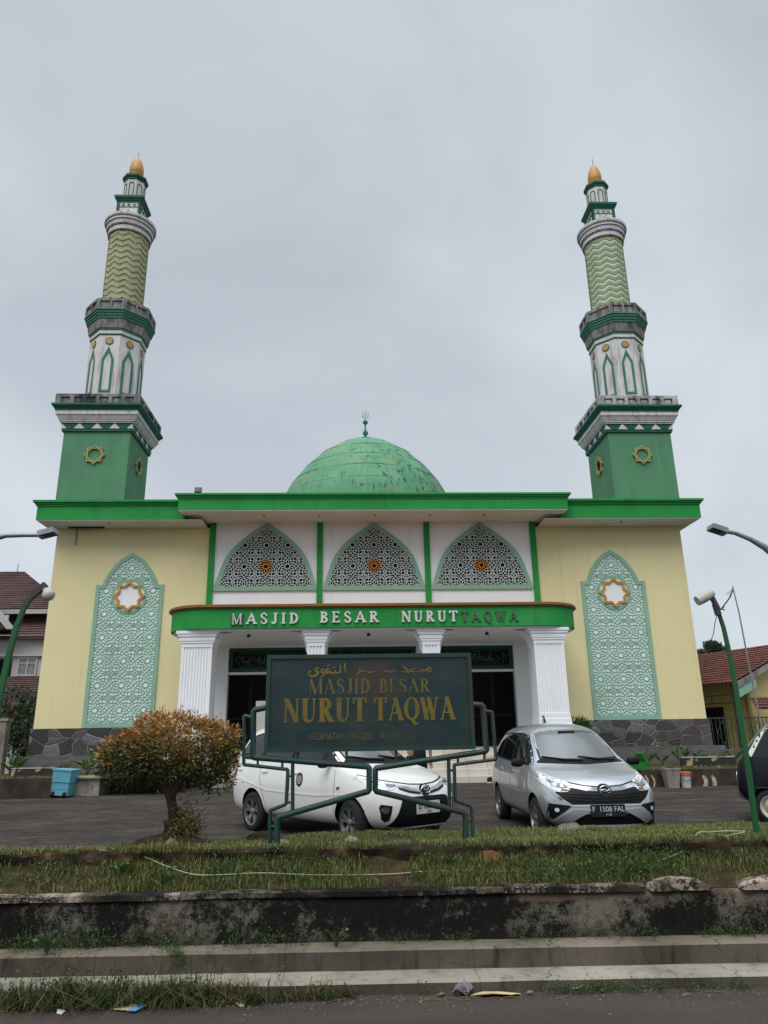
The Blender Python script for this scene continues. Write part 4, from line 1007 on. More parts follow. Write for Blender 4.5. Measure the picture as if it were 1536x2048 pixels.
xprofile('kerb', [(0, -.60), (0, -.468), (.012, -.452), (.30, -.450), (.305, -.449)], [M['kerb_top'], M['kerb_face']], xs)
xprofile('pavement_step', [(.295, -.47), (.30, -.305), (.312, -.288), (.56, -.284)], [M['step_top'], M['kerb_face']], xs)

def edge_y(x): return 10.05 if x > -1.5 else 10.05-.10*min(1, (-1.5-x)/2)
def edge_z(x): return .285-.12*min(1.0, max(0.0, (-1.2-x)/2.6))
def bank_z(x, y):
    o = y-Y0(x)
    if o < 1.06: z = .09+(o-.60)/.46*.22
    elif o < 1.16: z = .31+(o-1.06)/.10*.12
    else:
        k = min(1, (o-1.16)/max(.3, edge_y(x)-Y0(x)-1.16)); z = .42+(edge_z(x)-.42)*k
    z += .025*nz3(x*1.3, y*1.3, 3)+.012*nz3(x*5, y*5)
    d = math.hypot(x+2.85, (y-8.85)*1.2); z += .16*math.exp(-(d/.42)**2)                # mound under the clipped bush
    return z
ys_o = list(np.linspace(.60, 3.4, 62))
V = []; xb = list(np.linspace(-12, 12, 161)); nx = len(xb)
for o in ys_o:
    for x in xb:
        y = Y0(x)+.60+(edge_y(x)-Y0(x)-.60)*(o-.60)/2.8; V.append((x, y, bank_z(x, y)))
for x in xb: V.append((x, edge_y(x)+.02, -.05))
Fc = [(j*nx+i, j*nx+i+1, (j+1)*nx+i+1, (j+1)*nx+i) for j in range(len(ys_o)) for i in range(nx-1)]
struct(fast_mesh('grass_bank_terrain', V, Fc, M['soil'], smooth=True))

def rough_wall(x0, x1, of, th, z0, ztop, amp, step=.05, seed=0, zf0=None):
    b = MB(); xs_ = list(np.arange(x0, x1+step/2, step)); nzr = 9
    def pt(x, k, back):
        zt = ztop(x); zb = z0(x) if callable(z0) else z0
        z = zb+(zt-zb)*min(k/(nzr-2), 1.0) if k < nzr-1 else zt
        d = amp*(nz3(x*3, z*5, seed)+.6*nz3(x*9, z*11, seed+4))
        off = of+d+(.02 if k == nzr-2 else 0)
        return (x, Y0(x)+(of+th if back else off), z-(.012 if k == nzr-2 else 0))
    for x in xs_:
        for k in range(nzr-1): b.v.append(pt(x, k, False))
        b.v.append((x, Y0(x)+of+th*.35, ztop(x)+.5*amp*nz3(x*7, 1, seed))); b.v.append((x, Y0(x)+of+th, ztop(x)-.01)); b.v.append((x, Y0(x)+of+th, (z0(x) if callable(z0) else z0)))
    n = nzr+2
    for i in range(len(xs_)-1):
        for k in range(n-1): b.f.append((i*n+k, i*n+k+1, (i+1)*n+k+1, (i+1)*n+k)); b.m.append(0)
    b.f += [tuple(range(n)), tuple((len(xs_)-1)*n+k for k in range(n-1, -1, -1))]; b.m += [0, 0]
    return b
# wall beside the pavement step
W1 = thing('retaining_wall', 'long mould-blackened retaining wall above the pavement step', 'wall', (0, Y0(0)+.52, -.285))
top1 = lambda x: .085+.012*nz3(x*.8, 5)
rough_wall(-12, 12, .52, .16, -.288, top1, .012, seed=1).build('wall_face', M['blackwall'], W1, smooth=True, auto=50)
rough_wall(-12, -2.35, .485, .20, lambda x: top1(x)+.002, lambda x: top1(x)+.055+.014*nz3(x*1.5, 8)+.012*nz3(x*5, 8), .014, seed=2).build('coping', M['coping'], W1, smooth=True, auto=50)
rough_wall(-2.34, .60, .495, .20, lambda x: top1(x)+.002, lambda x: top1(x)+.050+.012*nz3(x*1.5, 8), .014, seed=6).build('coping', M['blackwall'], W1, smooth=True, auto=50)
rough_wall(.62, 1.93, .490, .20, lambda x: top1(x)+.002, lambda x: top1(x)+.052+.014*nz3(x*1.5, 9)+.012*nz3(x*5, 9), .014, seed=3).build('coping', M['coping'], W1, smooth=True, auto=50)
for x0, x1 in ((1.96, 2.52), (2.80, 3.6)):
    rough_wall(x0, x1, .47, .20, lambda x: top1(x)+.004, lambda x, x0=x0, x1=x1: top1(x)+.02+.085*max(0.0, math.sin(PI*(x-x0)/(x1-x0)))**.5, .016, .03, seed=5).build('coping', M['coping_pale'], W1, smooth=True)
W2 = thing('retaining_wall', 'low mossy brown retaining wall between two strips of grass', 'wall', (0, Y0(0)+1.08, .28))
rough_wall(-12, 2.35, 1.04, .13, lambda x: .26, lambda x: .425+.03*nz3(x*1.3, 2)+.015*nz3(x*4.1, 2), .045, seed=7).build('wall_face', M['mossbrick'], W2, smooth=True, auto=50)
rough_wall(2.38, 3.0, .98, .3, lambda x: .20, lambda x: .455, .035, seed=9).build('wall_block', M['mossbrick'], W2, smooth=True, auto=50)
rough_wall(3.05, 12, 1.1, .13, lambda x: .22, lambda x: .40+.03*nz3(x*1.1, 2), .04, seed=8).build('wall_face', M['mossbrick'], W2, smooth=True, auto=50)
# thin plaster lip at the yard edge
b = MB()
for x in np.arange(-1.6, 7, .1): b.box(x, x+.0995, edge_y(x)-.005, edge_y(x)+.06, -.03, edge_z(x)+.008*nz3(x*2))
tag(b.build('kerb_edging', M['block']), 'thin concrete edging between the grass strip and the paved yard', 'edging')

# ------------------------------------------------------------------ foreground sign
YS = 8.30
def sp(px, py, dy=0.0): p = at(px, py, YS); return Vector((p[0], YS+dy, p[2]))
def c1(u, v): return (440+u/2.648, 1280+v/2.648)
SG = thing('name_sign', 'weathered dark green name board on bent green pipe legs, gold lettering half worn away', 'sign', (-.6, YS, .40))
TL, TR, BR, BL = (sp(*c1(*q)) for q in ((250, 78), (1326, 72), (1352, 576), (236, 600)))
TL.x = BL.x = (TL.x+BL.x)/2; TR.x = BR.x = (TR.x+BR.x)/2
zt = (TL.z+TR.z)/2; zb = (BL.z+BR.z)/2; xa, xb_ = TL.x, TR.x
BXC = (xa+xb_)/2
b = MB(); b.box(xa+.02, xb_-.02, YS-.012, YS+.03, zb+.02, zt-.02); brd = b.build('board', M['board'], SG, org=(BXC, YS, 0))
brd.location = Vector((BXC, YS, 0))-ORG[SG.name]
OB = (BXC, YS, 0)
o_ = [(xa, zb), (xb_, zb), (xb_, zt), (xa, zt)]
b = MB(); b.ring(o_, inset(o_, .045), fy(YS-.035), 0, .08); b.build('board_frame', M['signpipe'], SG)
def sw(word, ul, ur, v0, v1, mat_, T, t, nm='lettering'):
    q0, q1 = sp(*c1(ul, v1)), sp(*c1(ur, v0)); b = MB()
    serif_word(b, word, q0.x, q1.x, q0.z, q1.z-q0.z, fy(YS-.012), -.004, .002, T, t, .07); b.build(nm, mat_, brd, org=OB)
sw('MASJID', 470, 795, 203, 288, M['sign_gold_thin'], .17, .055); sw('BESAR', 843, 1112, 203, 280, M['sign_gold_thin'], .17, .055)
sw('NURUT', 333, 778, 305, 438, M['sign_gold'], .235, .075); sw('TAQWA', 816, 1240, 300, 428, M['sign_gold'], .225, .075)
q = sp(*c1(775, 512)); text_mesh('lettering', 'KECAMATAN JONGGOL', .105, M['sign_ghost'], brd, Vector((sp(*c1(640, 512)).x, YS-.0135, sp(*c1(640, 512)).z))-Vector(OB), (R(90), 0, 0), 0.62)
q = sp(*c1(910, 508)); text_mesh('lettering', 'K  UNIT', .085, M['sign_ghost'], brd, Vector((q.x, YS-.0135, q.z))-Vector(OB), (R(90), 0, 0), 0.8)
def c2(u, v): return (520+u/3.491, 1300+v/3.491)
b = MB(); kk = [0]
def ar(pts, w, fade=False):
    kk[0] += 1; P = []
    for u, v in pts: p = sp(*c2(u, v)); P.append((p.x, p.z))
    if len(P) > 2: P = smooth_pts(P, 3)
    n = len(P); ws = [w*(.55+.75*math.sin(PI*min(1, max(0, i/(n-1))))**.8) for i in range(n)] if n > 2 else [w*1.1, w*.8]
    b.stroke(P, ws, fy(YS-.012), -.004-.0002*(kk[0] % 9), .002)
w = .016
ar([(596, 90), (592, 120), (600, 158)], w); ar([(556, 92), (562, 135), (556, 156), (530, 160), (515, 152)], w*1.1); ar([(528, 140), (522, 158), (500, 162), (480, 158)], w*1.2)
ar([(486, 140), (470, 132), (462, 148), (476, 158), (488, 150), (486, 140)], w*1.1); ar([(478, 160), (450, 162), (436, 156)], w)
ar([(452, 142), (436, 136), (428, 150), (440, 160), (452, 152), (450, 168), (436, 184), (420, 190)], w*1.1)
ar([(412, 130), (398, 128), (386, 140), (400, 150), (404, 164), (384, 180), (356, 184), (340, 170), (336, 156)], w*1.3); ar([(336, 156), (348, 150), (360, 158)], w)
for u, v in ((470, 108), (482, 104), (506, 122), (516, 120)): ar([(u, v), (u+7, v+5)], w*1.1)
ar([(1198, 150), (1186, 124), (1172, 132), (1168, 148), (1184, 152), (1198, 150)], w); ar([(1170, 150), (1160, 134), (1154, 150), (1142, 136), (1136, 151), (1124, 138), (1118, 152), (1090, 153)], w)
ar([(1092, 132), (1070, 134), (1050, 148), (1070, 153), (1098, 152)], w); ar([(1056, 150), (1034, 156), (1020, 152)], w); ar([(994, 112), (1010, 128), (1034, 146), (1026, 154), (988, 152)], w*1.1); ar([(1074, 168), (1080, 173)], w)
b.build('script_lettering', M['sign_gold'], brd, org=OB)
b = MB(); ar([(700, 130), (690, 158), (668, 178)], w); ar([(690, 140), (720, 150), (736, 142)], w); ar([(944, 136), (930, 152), (900, 154), (884, 146), (862, 152)], w); ar([(800, 150), (770, 156), (744, 150)], w); ar([(926, 168), (932, 172)], w)
b.build('script_lettering', M['sign_ghost'], brd, org=OB)
def pipe(name, pts, r, dy=0.0, extra=None):
    b = MB(); P = [sp(*c1(*q), dy) for q in pts]; Q = [P[0]]
    for i in range(1, len(P)-1):                                   # short mitre bends
        a = (P[i-1]-P[i]).normalized(); c = (P[i+1]-P[i]).normalized(); Q += [P[i]+a*r*.5, P[i]+c*r*.5]
    Q.append(P[-1]); b.tube(Q, r, 12)
    for p in (extra or []): b.tube([sp(*c1(*p[0]), dy), sp(*c1(*p[1]), dy)], p[2] if len(p) > 2 else .014, 8)
    return b.build(name, M['signpipe'], SG, smooth=True, auto=50)
pipe('pipe_leg', [(240, 358), (178, 372), (175, 622), (790, 672), (790, 800), (302, 940), (302, 1100)], .034)
pipe('pipe_leg', [(1335, 342), (1392, 345), (1412, 588), (822, 680), (822, 800), (1300, 915), (1300, 1082)], .034)
pipe('pipe_brace', [(175, 412), (128, 400), (126, 660), (360, 686), (350, 870), (266, 902), (263, 1100)], .0205, 0, [((128, 600), (176, 600)), ((200, 640), (200, 672)), ((330, 650), (330, 684)), ((300, 988), (263, 988)), ((355, 720), (390, 720)), ((356, 860), (390, 860))])
pipe('pipe_brace', [(1392, 375), (1440, 382), (1462, 632), (1240, 660), (1246, 850), (1332, 880), (1342, 1082)], .0205, 0, [((1400, 605), (1400, 640)), ((1260, 628), (1260, 660)), ((1212, 690), (1245, 690)), ((1215, 835), (1246, 835)), ((1300, 955), (1338, 955))])
pipe('pipe_strut', [(385, 640), (385, 915)], .0205); pipe('pipe_strut', [(1210, 620), (1216, 890)], .0205)
for u, v in ((412, 640), (670, 660), (933, 660)): pipe('pipe_strut', [(u, 585), (u, v)], .014)

# ------------------------------------------------------------------ lamps
def lampcurve(pts, y): return [Vector(at(px, py, y)) for px, py in pts]
L1 = thing('street_lamp', 'green curved lamp post beside the black van, broken lamp head hanging sideways', 'street lamp', at(1514, 1680, 8.4))
b = MB(); P = lampcurve([(1516, 1686), (1497, 1540), (1479, 1425), (1464, 1330), (1447, 1255), (1428, 1198)], 8.4)
b.tube([Vector(p) for p in P], [.033, .033, .032, .030, .027, .023], 4, sq=1); b.build('post', M['pole_green'], L1)
b = MB(); a = Vector(at(1424, 1186, 8.4)); c = Vector(at(1392, 1203, 8.4)); P = [a+(c-a)*k for k in (0, .15, .6, 1.0)]
b.tube([p+Vector((0, -.03, 0)) for p in P], [.035, .056, .062, .060], 16); b.build('lamp_head', M['globe'], L1, smooth=True, auto=40)
b = MB(); b.tube(lampcurve([(1418, 1182), (1424, 1195), (1436, 1218)], 8.36), [.025, .032, .032], 8); b.tube(lampcurve([(1430, 1208), (1437, 1230)], 8.37), .038, 8); b.build('bracket', M['dark_metal'], L1)
b = MB(); b.tube(lampcurve([(1436, 1225), (1430, 1245), (1427, 1268), (1423, 1278)], 8.36), .005, 5); b.build('loose_cable', M['dark_metal'], L1)
L2 = thing('street_lamp', 'green curved lamp post with round milky globe in front of tiled roof house', 'street lamp', at(-42, 1720, 8.5))
b = MB(); P = lampcurve([(-42, 1722), (-24, 1560), (-4, 1410), (16, 1318), (32, 1255), (50, 1212)], 8.5)
b.tube(P, [.042, .042, .041, .040, .036, .032], 4); b.build('post', M['pole_green'], L2)
b = MB(); P = lampcurve([(50, 1212), (60, 1196), (92, 1168)], 8.5); b.tube(P, [.040, .042, .044], 4); b.build('bracket', M['dark_metal'], L2)
b = MB(); c = Vector(at(97, 1190, 8.5)); d = (Vector(at(90, 1176, 8.5))-c).normalized()
rs = [(.02, .10), (.035, .085), (.045, .05), (.068, .03), (.075, 0), (.068, -.03), (.045, -.055), (.01, -.07)]
b.tube([c+d*z for r_, z in rs], [r_ for r_, z in rs], 16); b.build('globe', M['globe'], L2, smooth=True)
def highlamp(pts, y, head, lab, basepx):
    P = lampcurve(pts, y); t = thing('street_lamp', lab, 'street lamp', (P[0].x, y, yard_z(y)))
    b = MB(); b.tube([Vector((P[0].x, y, yard_z(y)-.02))]+P, [.075]+[.06]*(len(P)-3)+[.045, .04, .04][:3], 10); b.build('post', M['metal_grey'], t, smooth=True, auto=50)
    h0, h1 = Vector(at(*head[0], y)), Vector(at(*head[1], y)); d = h1-h0; L = d.length; u = d.normalized(); w_ = Vector((0, 1, 0)); n = u.cross(w_)
    b = MB(); rot = Matrix((u, w_, n)).transposed(); b.obox((h0+h1)/2, L, .26, .09, rot); b.obox(h0+u*L*.12, L*.3, .16, .13, rot)
    b.build('lamp_head', M['metal_grey'], t); b = MB(); s_ = -1 if n.z > 0 else 1; b.obox((h0+h1)/2+n*s_*.052+u*L*.05, L*.7, .20, .012, rot); b.build('diffuser', M['dark_metal'], t)
highlamp([(1592, 1240), (1578, 1170), (1556, 1118), (1530, 1095), (1500, 1078), (1470, 1066), (1446, 1062)], 12.5, ((1450, 1064), (1420, 1054)), 'tall grey street lamp with flat head against the sky above a green lamp post', None)
highlamp([(-68, 1240), (-58, 1140), (-38, 1096), (-14, 1077), (12, 1071), (50, 1070), (82, 1070)], 12.5, ((80, 1070), (112, 1062)), 'grey street lamp arm reaching towards the cream wall under the eaves', None)
# aerial
A_ = thing('television_aerial', 'thin leaning television aerial mast with a drooping broken arm', 'aerial', at(1530, 1478, 23))
b = MB(); b.tube(lampcurve([(1528, 1478), (1517, 1425), (1496, 1320), (1478, 1225), (1465, 1172)], 23), [.032, .03, .028, .025, .02], 6); b.build('mast', M['metal_grey'], A_)
b = MB(); b.tube(lampcurve([(1466, 1180), (1459, 1196), (1444, 1216)], 23), .022, 6); b.tube(lampcurve([(1436, 1216), (1450, 1220)], 23), .02, 5); b.tube(lampcurve([(1440, 1220), (1448, 1214)], 23), .02, 5)
for k in range(4): b.tube(lampcurve([(1450+k*4, 1188+k*2), (1462+k, 1182-k*2)], 23), .006, 4)
b.build('antenna_arm', M['dark_metal'], A_)

# ------------------------------------------------------------------ garden beds, pots and bin
def bed(name, pts, m, z0f, z1f):
    pass
sheet('garden_bed', list(np.linspace(6.45, 22, 30)), list(np.linspace(19.1, 25.19, 10)), lambda x, y: .52-.02*(y-19.1)+.02*nz3(x*2, y*2), M['soil'])
sheet('garden_bed', list(np.linspace(-24, -5.2, 30)), list(np.linspace(19.25, 25.19, 10)), lambda x, y: .56-.02*(y-19.25)+.02*nz3(x*2, y*2), M['soil'])
GW = thing('garden_wall', 'low dark garden wall behind the silver car with two white paint marks', 'wall', (10, 19, .1))
b = MB(); b.box(6.4, 22, 18.88, 19.12, 0.05, .535); b.box(6.4, 6.6, 19.121, 22, .05, .53); b.build('wall_face', M['brown_wall'], GW)
b = MB()
for px in (1290, 1303, 1406, 1423):
    P = [at(px+k*1.5+(4*math.sin(k) if k else 0), py, 18.87) for k, py in enumerate((1551, 1558, 1566, 1574))]
    b.stroke([(p[0], p[2]) for p in P], [.06, .10, .10, .12] if px > 1400 else [.03, .05, .04, .03], fy(18.878), -.006, 0)
b.build('paint_mark', M['chip_white'], GW)
GW2 = thing('garden_wall', 'low brown stained garden wall beside the blue bin', 'wall', (-12, 19.1, .1))
b = MB(); b.box(-24, -8.05, 19.02, 19.26, 0.05, .60); b.box(-7.15, -5.2, 20.2, 20.4, .05, .50); b.build('wall_face', M['brown_wall'], GW2)
b = MB(); b.prism([(-7.98, .10), (-7.10, .10), (-7.10, .60), (-7.95, .58)], fy(19.35), 0, 1.0); bl = b.build('concrete_block', M['block'])
tag(bl, 'grey concrete wall end beside the blue bin, leaning against nothing', 'concrete block'); bl['label'] = 'rough grey concrete block right beside the blue bin'
def kerbpiece(x0, x1, y, z0, z1, lab):
    t = thing('painted_kerb', lab, 'kerb stone', ((x0+x1)/2, y, z0))
    b = MB(); xs_ = np.linspace(x0, x1, 14)
    for i in range(13): b.box(xs_[i], xs_[i+1]-.0005, y+.004*nz3(i), y+.16, z0-.1, z1+.01*nz3(i*3.1))
    b.build('stone', M['kerb_bw'], t)
    b = MB()
    for i in range(13): b.box(xs_[i], xs_[i+1]-.0005, y-.012, y+.17, z1+.011, z1+.035+.012*nz3(i*1.7))
    b.build('top_edge', M['chip_white'], t)
a, c = at(1366, 1535, 21), at(1474, 1535, 21); kerbpiece(a[0], c[0], 21, .46, .72, 'long chipped black and cream kerb stone among the small palms by the fence')
a, c = at(22, 1550, 21), at(106, 1550, 21); kerbpiece(a[0], c[0], 21, .50, .74, 'chipped black and cream kerb stone behind the blue bin')
# bin
p = at(125, 1592, 19.2)
BN = thing('wheeled_bin', 'sky blue plastic wheeled bin leaning on the concrete block', 'bin', (p[0], 19.2, yard_z(19.2)), 0)
BN.rotation_euler = (0, R(4), R(-6)); ORG[BN.name] = Vector((0, 0, 0))
b = MB(); b.frustum((0, 0), .205, .23, .05, .62); b.box(-.25, .25, -.25, .25, .62, .655); b.box(-.238, .238, -.24, .24, .36, .372); b.box(-.22, .22, -.222, .222, .20, .21); b.build('tub', M['bin_blue'], BN, org=(0, 0, 0))
for sx_ in (-.15, .15):
    b = MB(); b.tube([(sx_-.03, -.22, .07), (sx_+.03, -.22, .07)], .07, 14); b.build('wheel', M['car_trim'], BN, org=(0, 0, 0))
# pot + bucket
p = at(1345, 1577, 18.6); PT = thing('concrete_planter', 'square grey concrete planter tapering to its foot, next to a white bucket', 'planter', (p[0], 18.6, yard_z(18.6)))
b = MB(); b.frustum((p[0], 18.6), .125, .175, yard_z(18.6), .55); b.frustum((p[0], 18.6), .185, .185, .55, .59); b.build('pot', M['block'], PT)
V = rng.normal(0, .075, (120, 2)); 
b = MB()
for vx, vy in V: h = random.uniform(.02, .09); b.add([(p[0]+vx*.8, 18.6+vy*.8, .585), (p[0]+vx*.8+.02, 18.6+vy*.8, .585), (p[0]+vx*.9+random.uniform(-.05, .05), 18.6+vy, .59+h)], [(0, 1, 2)])
b.build('grass_tuft', M['grass'], PT)
p = at(1373, 1577, 18.6); BK = thing('bucket', 'white plastic bucket with faded orange rim against the garden wall', 'bucket', (p[0], 18.6, yard_z(18.6)))
z0 = yard_z(18.6); b = MB(); b.lathe([(.115, z0), (.14, z0+.30), (.13, z0+.30), (.11, z0+.02)], 20, (p[0], 18.6)); b.build('pail', M['bucket_white'], BK, smooth=True, auto=40)
b = MB(); b.lathe([(.14, z0+.27), (.152, z0+.28), (.155, z0+.36), (.14, z0+.365)], 20, (p[0], 18.6)); b.build('rim', M['orange'], BK, smooth=True, auto=40)
b = MB(); b.tube([(p[0]+.15*math.cos(a), 18.6-.15*abs(math.sin(a))*1.02-.01, z0+.27-.10*math.sin(a)) for a in np.linspace(0, PI, 12)], .006, 5); b.build('handle', M['dark_metal'], BK)
# green tray
yT = 19.0; a = at(1256, 1543, yT); c = at(1296, 1528, yT)
GT = thing('green_tray', 'bright green metal tray with a slanted end plate behind the silver car', 'metal tray', ((a[0]+c[0])/2, yT, .53))
b = MB(); b.box(a[0]-.3, c[0], yT-.1, yT+.25, .536, .73); b.build('tray', M['cart_green'], GT)
q = [at(1296, 1529, yT), at(1291, 1529, yT), at(1279, 1507, yT), at(1284, 1506, yT)]
b = MB(); b.prism([(k[0], k[2]) for k in q], fy(yT-.11), 0, .45); b.build('end_plate', M['cart_green'], GT)
# shoes on the step, notice panel
p = at(985, 1558, 20.9); b = MB()
for dx in (-.05, .07):
    pr = [(-.13, 0), (.13, 0), (.135, .03), (.06, .055), (0, .085), (-.07, .12), (-.125, .10)]
    b.prism([(p[0]+dx*.6+u*.95, yard_z(20.9)+.03+v) for u, v in pr], fy(20.9+dx*1.6), 0, .09, 0)
    b.prism([(p[0]+dx*.6+u, yard_z(20.9)+v) for u, v in ((-.14, 0), (.14, 0), (.15, .03), (-.14, .03))], fy(20.9+dx*1.6-.005), 0, .10, 1)
tag(b.build('pair_of_shoes', [M['shoe'], M['sticker_white']]), 'black shoes with white soles at the foot of the porch steps', 'shoes')
yN = 22.6; a = at(512, 1402, yN); c = at(566, 1470, yN); NB = thing('notice_board', 'pale notice board standing on the porch behind the name sign', 'notice board', ((a[0]+c[0])/2, yN, 1.05))
b = MB(); b.box(a[0], c[0], yN, yN+.05, 1.25, a[2]); b.build('panel', M['notice'], NB)
b = MB()
for sx_ in (a[0]+.05, c[0]-.05): b.box(sx_-.025, sx_+.025, yN+.051, yN+.10, 1.05, 2.0)
b.build('stand', M['dark_metal'], NB)

# ------------------------------------------------------------------ hose, rope, stones and litter
def lay(pts, z_add=.02): 
    out = []
    for px, py, y in pts: p = at(px, py, y); out.append(Vector((p[0], y, max(p[2], bank_z(p[0], y)+z_add))))
    return out
def curve3(P, k=5):
    out = []
    for i in range(len(P)-1):
        a = P[i-1] if i else P[0]*2-P[1]; b_, c_ = P[i], P[i+1]; d = P[i+2] if i+2 < len(P) else P[-1]*2-P[-2]
        for j in range(k):
            t = j/k; out.append(0.5*((2*b_)+(c_-a)*t+(2*a-5*b_+4*c_-d)*t*t+(3*b_-a-3*c_+d)*t**3))
    return out+[P[-1]]
b = MB(); b.tube(curve3(lay([(195, 1713, 8.05), (250, 1711, 8.02), (290, 1714, 7.95), (335, 1733, 7.78), (400, 1750, 7.62), (520, 1746, 7.66), (640, 1750, 7.62), (780, 1748, 7.62), (860, 1742, 7.65), (960, 1743, 7.64), (1060, 1745, 7.6)], .004)), .0048, 6)
tag(b.build('hose', M['rope'], smooth=True), 'thin pale hose trailing along the grass below the mossy wall', 'hose')
b = MB(); b.tube(curve3(lay([(1318, 1735, 7.62), (1350, 1724, 7.68), (1380, 1705, 7.78), (1398, 1684, 7.9), (1420, 1674, 8.05), (1445, 1670, 8.15), (1470, 1674, 8.15), (1492, 1686, 8.0), (1460, 1692, 7.85), (1404, 1690, 7.8)], .05)), .0075, 6)
tag(b.build('rope', M['rope'], smooth=True), 'pale rope looped over the brown block beside the green lamp post', 'rope')
def rock(px, py, y, s_, lab, m='rock', flat=.6):
    p = at(px, py, y); bm = bmesh.new(); bmesh.ops.create_icosphere(bm, subdivisions=3, radius=1)
    k = random.random()*50
    for v in bm.verts:
        n = 1+.28*mnoise.noise(v.co*1.4+Vector((k, 0, 0)))+.10*mnoise.noise(v.co*4+Vector((k, 3, 0))); v.co = Vector((v.co.x*s_*1.3*n, v.co.y*s_*n, v.co.z*s_*flat*n))
    me = bpy.data.meshes.new('rock'); bm.to_mesh(me); bm.free(); me.materials.append(M[m])
    o = bpy.data.objects.new('rock', me); COL.objects.link(o); o.location = (p[0], y, bank_z(p[0], y)+s_*.15); o.rotation_euler = (0, 0, random.random()*6)
    tag(o, lab, 'rock', 'stones lying in the grass')
rock(704, 1681, 8.5, .075, 'pale stone in the grass midway between the sign legs', 'block'); rock(705, 1667, 9.3, .06, 'small dark stone behind the pale stone under the sign')
rock(525, 1662, 9.2, .14, 'large brown stone in the grass beside the white car rear wheel', 'mossbrick'); rock(566, 1688, 8.45, .065, 'grey stone at the foot of a sign leg by the bush', 'block')
rock(1140, 1648, 9.7, .13, 'brown stone on the grass in front of the silver car wheel'); rock(342, 1692, 8.35, .06, 'upright brown stone at the foot of the clipped bush', 'rock', 1.3)
def scrap(name, px, py, z, pts, m, lab, cat, crumple=.012, rot=0):
    p = gz(px, py, z); n = len(pts); b = MB(); cz = [(0, 0)]+list(pts)
    top = [(p[0]+u*math.cos(rot)-v*math.sin(rot), p[1]+u*math.sin(rot)+v*math.cos(rot), z+.008+abs(random.gauss(0, crumple))) for u, v in cz]
    bot = [(x, y, z_-.004) for x, y, z_ in top]; k = n+1
    b.add(top+bot, [(0, i, i % n+1) for i in range(1, n+1)]+[(k, k+i % n+1, k+i) for i in range(1, n+1)]+[(i, k+i, k+i % n+1, i % n+1) for i in range(1, n+1)])
    return tag(b.build(name, m, recalc=False), lab, cat)
LM = {k: paint('litter_'+k, c_, 0.6, 0.15, 12, 0) for k, c_ in dict(white=(.62, .62, .6), leaf=(.52, .42, .24), leaf_brown=(.17, .12, .08), blue=(.12, .30, .50), yellow=(.55, .47, .10), purple=(.12, .10, .12)).items()}
scrap('dry_leaf', 996, 1993, -.546, [(-.22, -.01), (-.12, .045), (.02, .06), (.16, .045), (.19, -.005), (.10, -.05), (-.04, -.045)], LM['leaf'], 'large pale dry leaf lying on the asphalt', 'leaf', .012)
scrap('dry_leaf', 925, 1990, -.546, [(-.09, -.01), (-.03, .05), (.07, .045), (.09, 0), (.03, -.045), (-.05, -.04)], LM['purple'], 'small dark curled leaf beside the large pale leaf', 'leaf', .03)
scrap('plastic_scrap', 1152, 1981, -.546, [(-.05, .02), (-.01, .06), (.03, .02), (.08, .0), (.02, -.03), (-.03, -.02)], LM['white'], 'crumpled white plastic on the road by the kerb weeds', 'litter', .03)
scrap('tissue', 692, 1878, -.286, [(-.05, .0), (-.03, .05), (0, .03), (.04, .055), (.05, .01), (.01, -.04)], LM['white'], 'crumpled white tissue on the pavement step', 'litter', .03)
pk = scrap('drink_packet', 273, 2018, -.535, [(-.06, -.06), (.01, -.07), (.07, .05), (.02, .08)], LM['blue'], 'crushed blue and white packet at the edge of the verge grass', 'litter', .012)
scrap('paper_scrap', 258, 2019, -.546, [(-.12, -.02), (-.06, .05), (.02, .04), (.10, .0), (.05, -.05), (-.04, -.06)], LM['leaf'], 'torn cardboard scrap under the blue packet', 'litter', .012)
p = at(1413, 1722, 7.7); b = MB(); b.add([(p[0]-.03, 7.7, p[2]-.04), (p[0]+.03, 7.71, p[2]-.035), (p[0]+.04, 7.72, p[2]+.02), (p[0]-.02, 7.72, p[2]+.04), (p[0]-.03, 7.704, p[2]-.04), (p[0]+.03, 7.714, p[2]-.035), (p[0]+.04, 7.724, p[2]+.02), (p[0]-.02, 7.724, p[2]+.04)], [(0, 1, 2, 3), (7, 6, 5, 4), (0, 4, 5, 1), (1, 5, 6, 2), (2, 6, 7, 3), (3, 7, 4, 0)])
tag(b.build('snack_wrapper', LM['yellow']), 'yellow wrapper caught in the weeds by the rope', 'litter')
def sticks(name, n, x0, x1, lab):
    b = MB()
    for _ in range(n):
        x = random.uniform(x0, x1); y = Y0(x)-random.uniform(.02, .22); a = random.uniform(-.5, .5); l = random.uniform(.04, .18)
        b.tube([(x-l*math.cos(a)/2, y-l*math.sin(a)*.5, -.540), (x, y, -.532), (x+l*math.cos(a)/2, y+l*math.sin(a)*.5, -.540)], random.uniform(.0015, .004), 4)
    o = b.build(name, LM['leaf_brown']); o['kind'] = 'stuff'; o['label'] = lab; o['category'] = 'debris'
sticks('twig_litter', 34, -3.6, 2.8, 'scattered dry twigs and straw along the kerb')

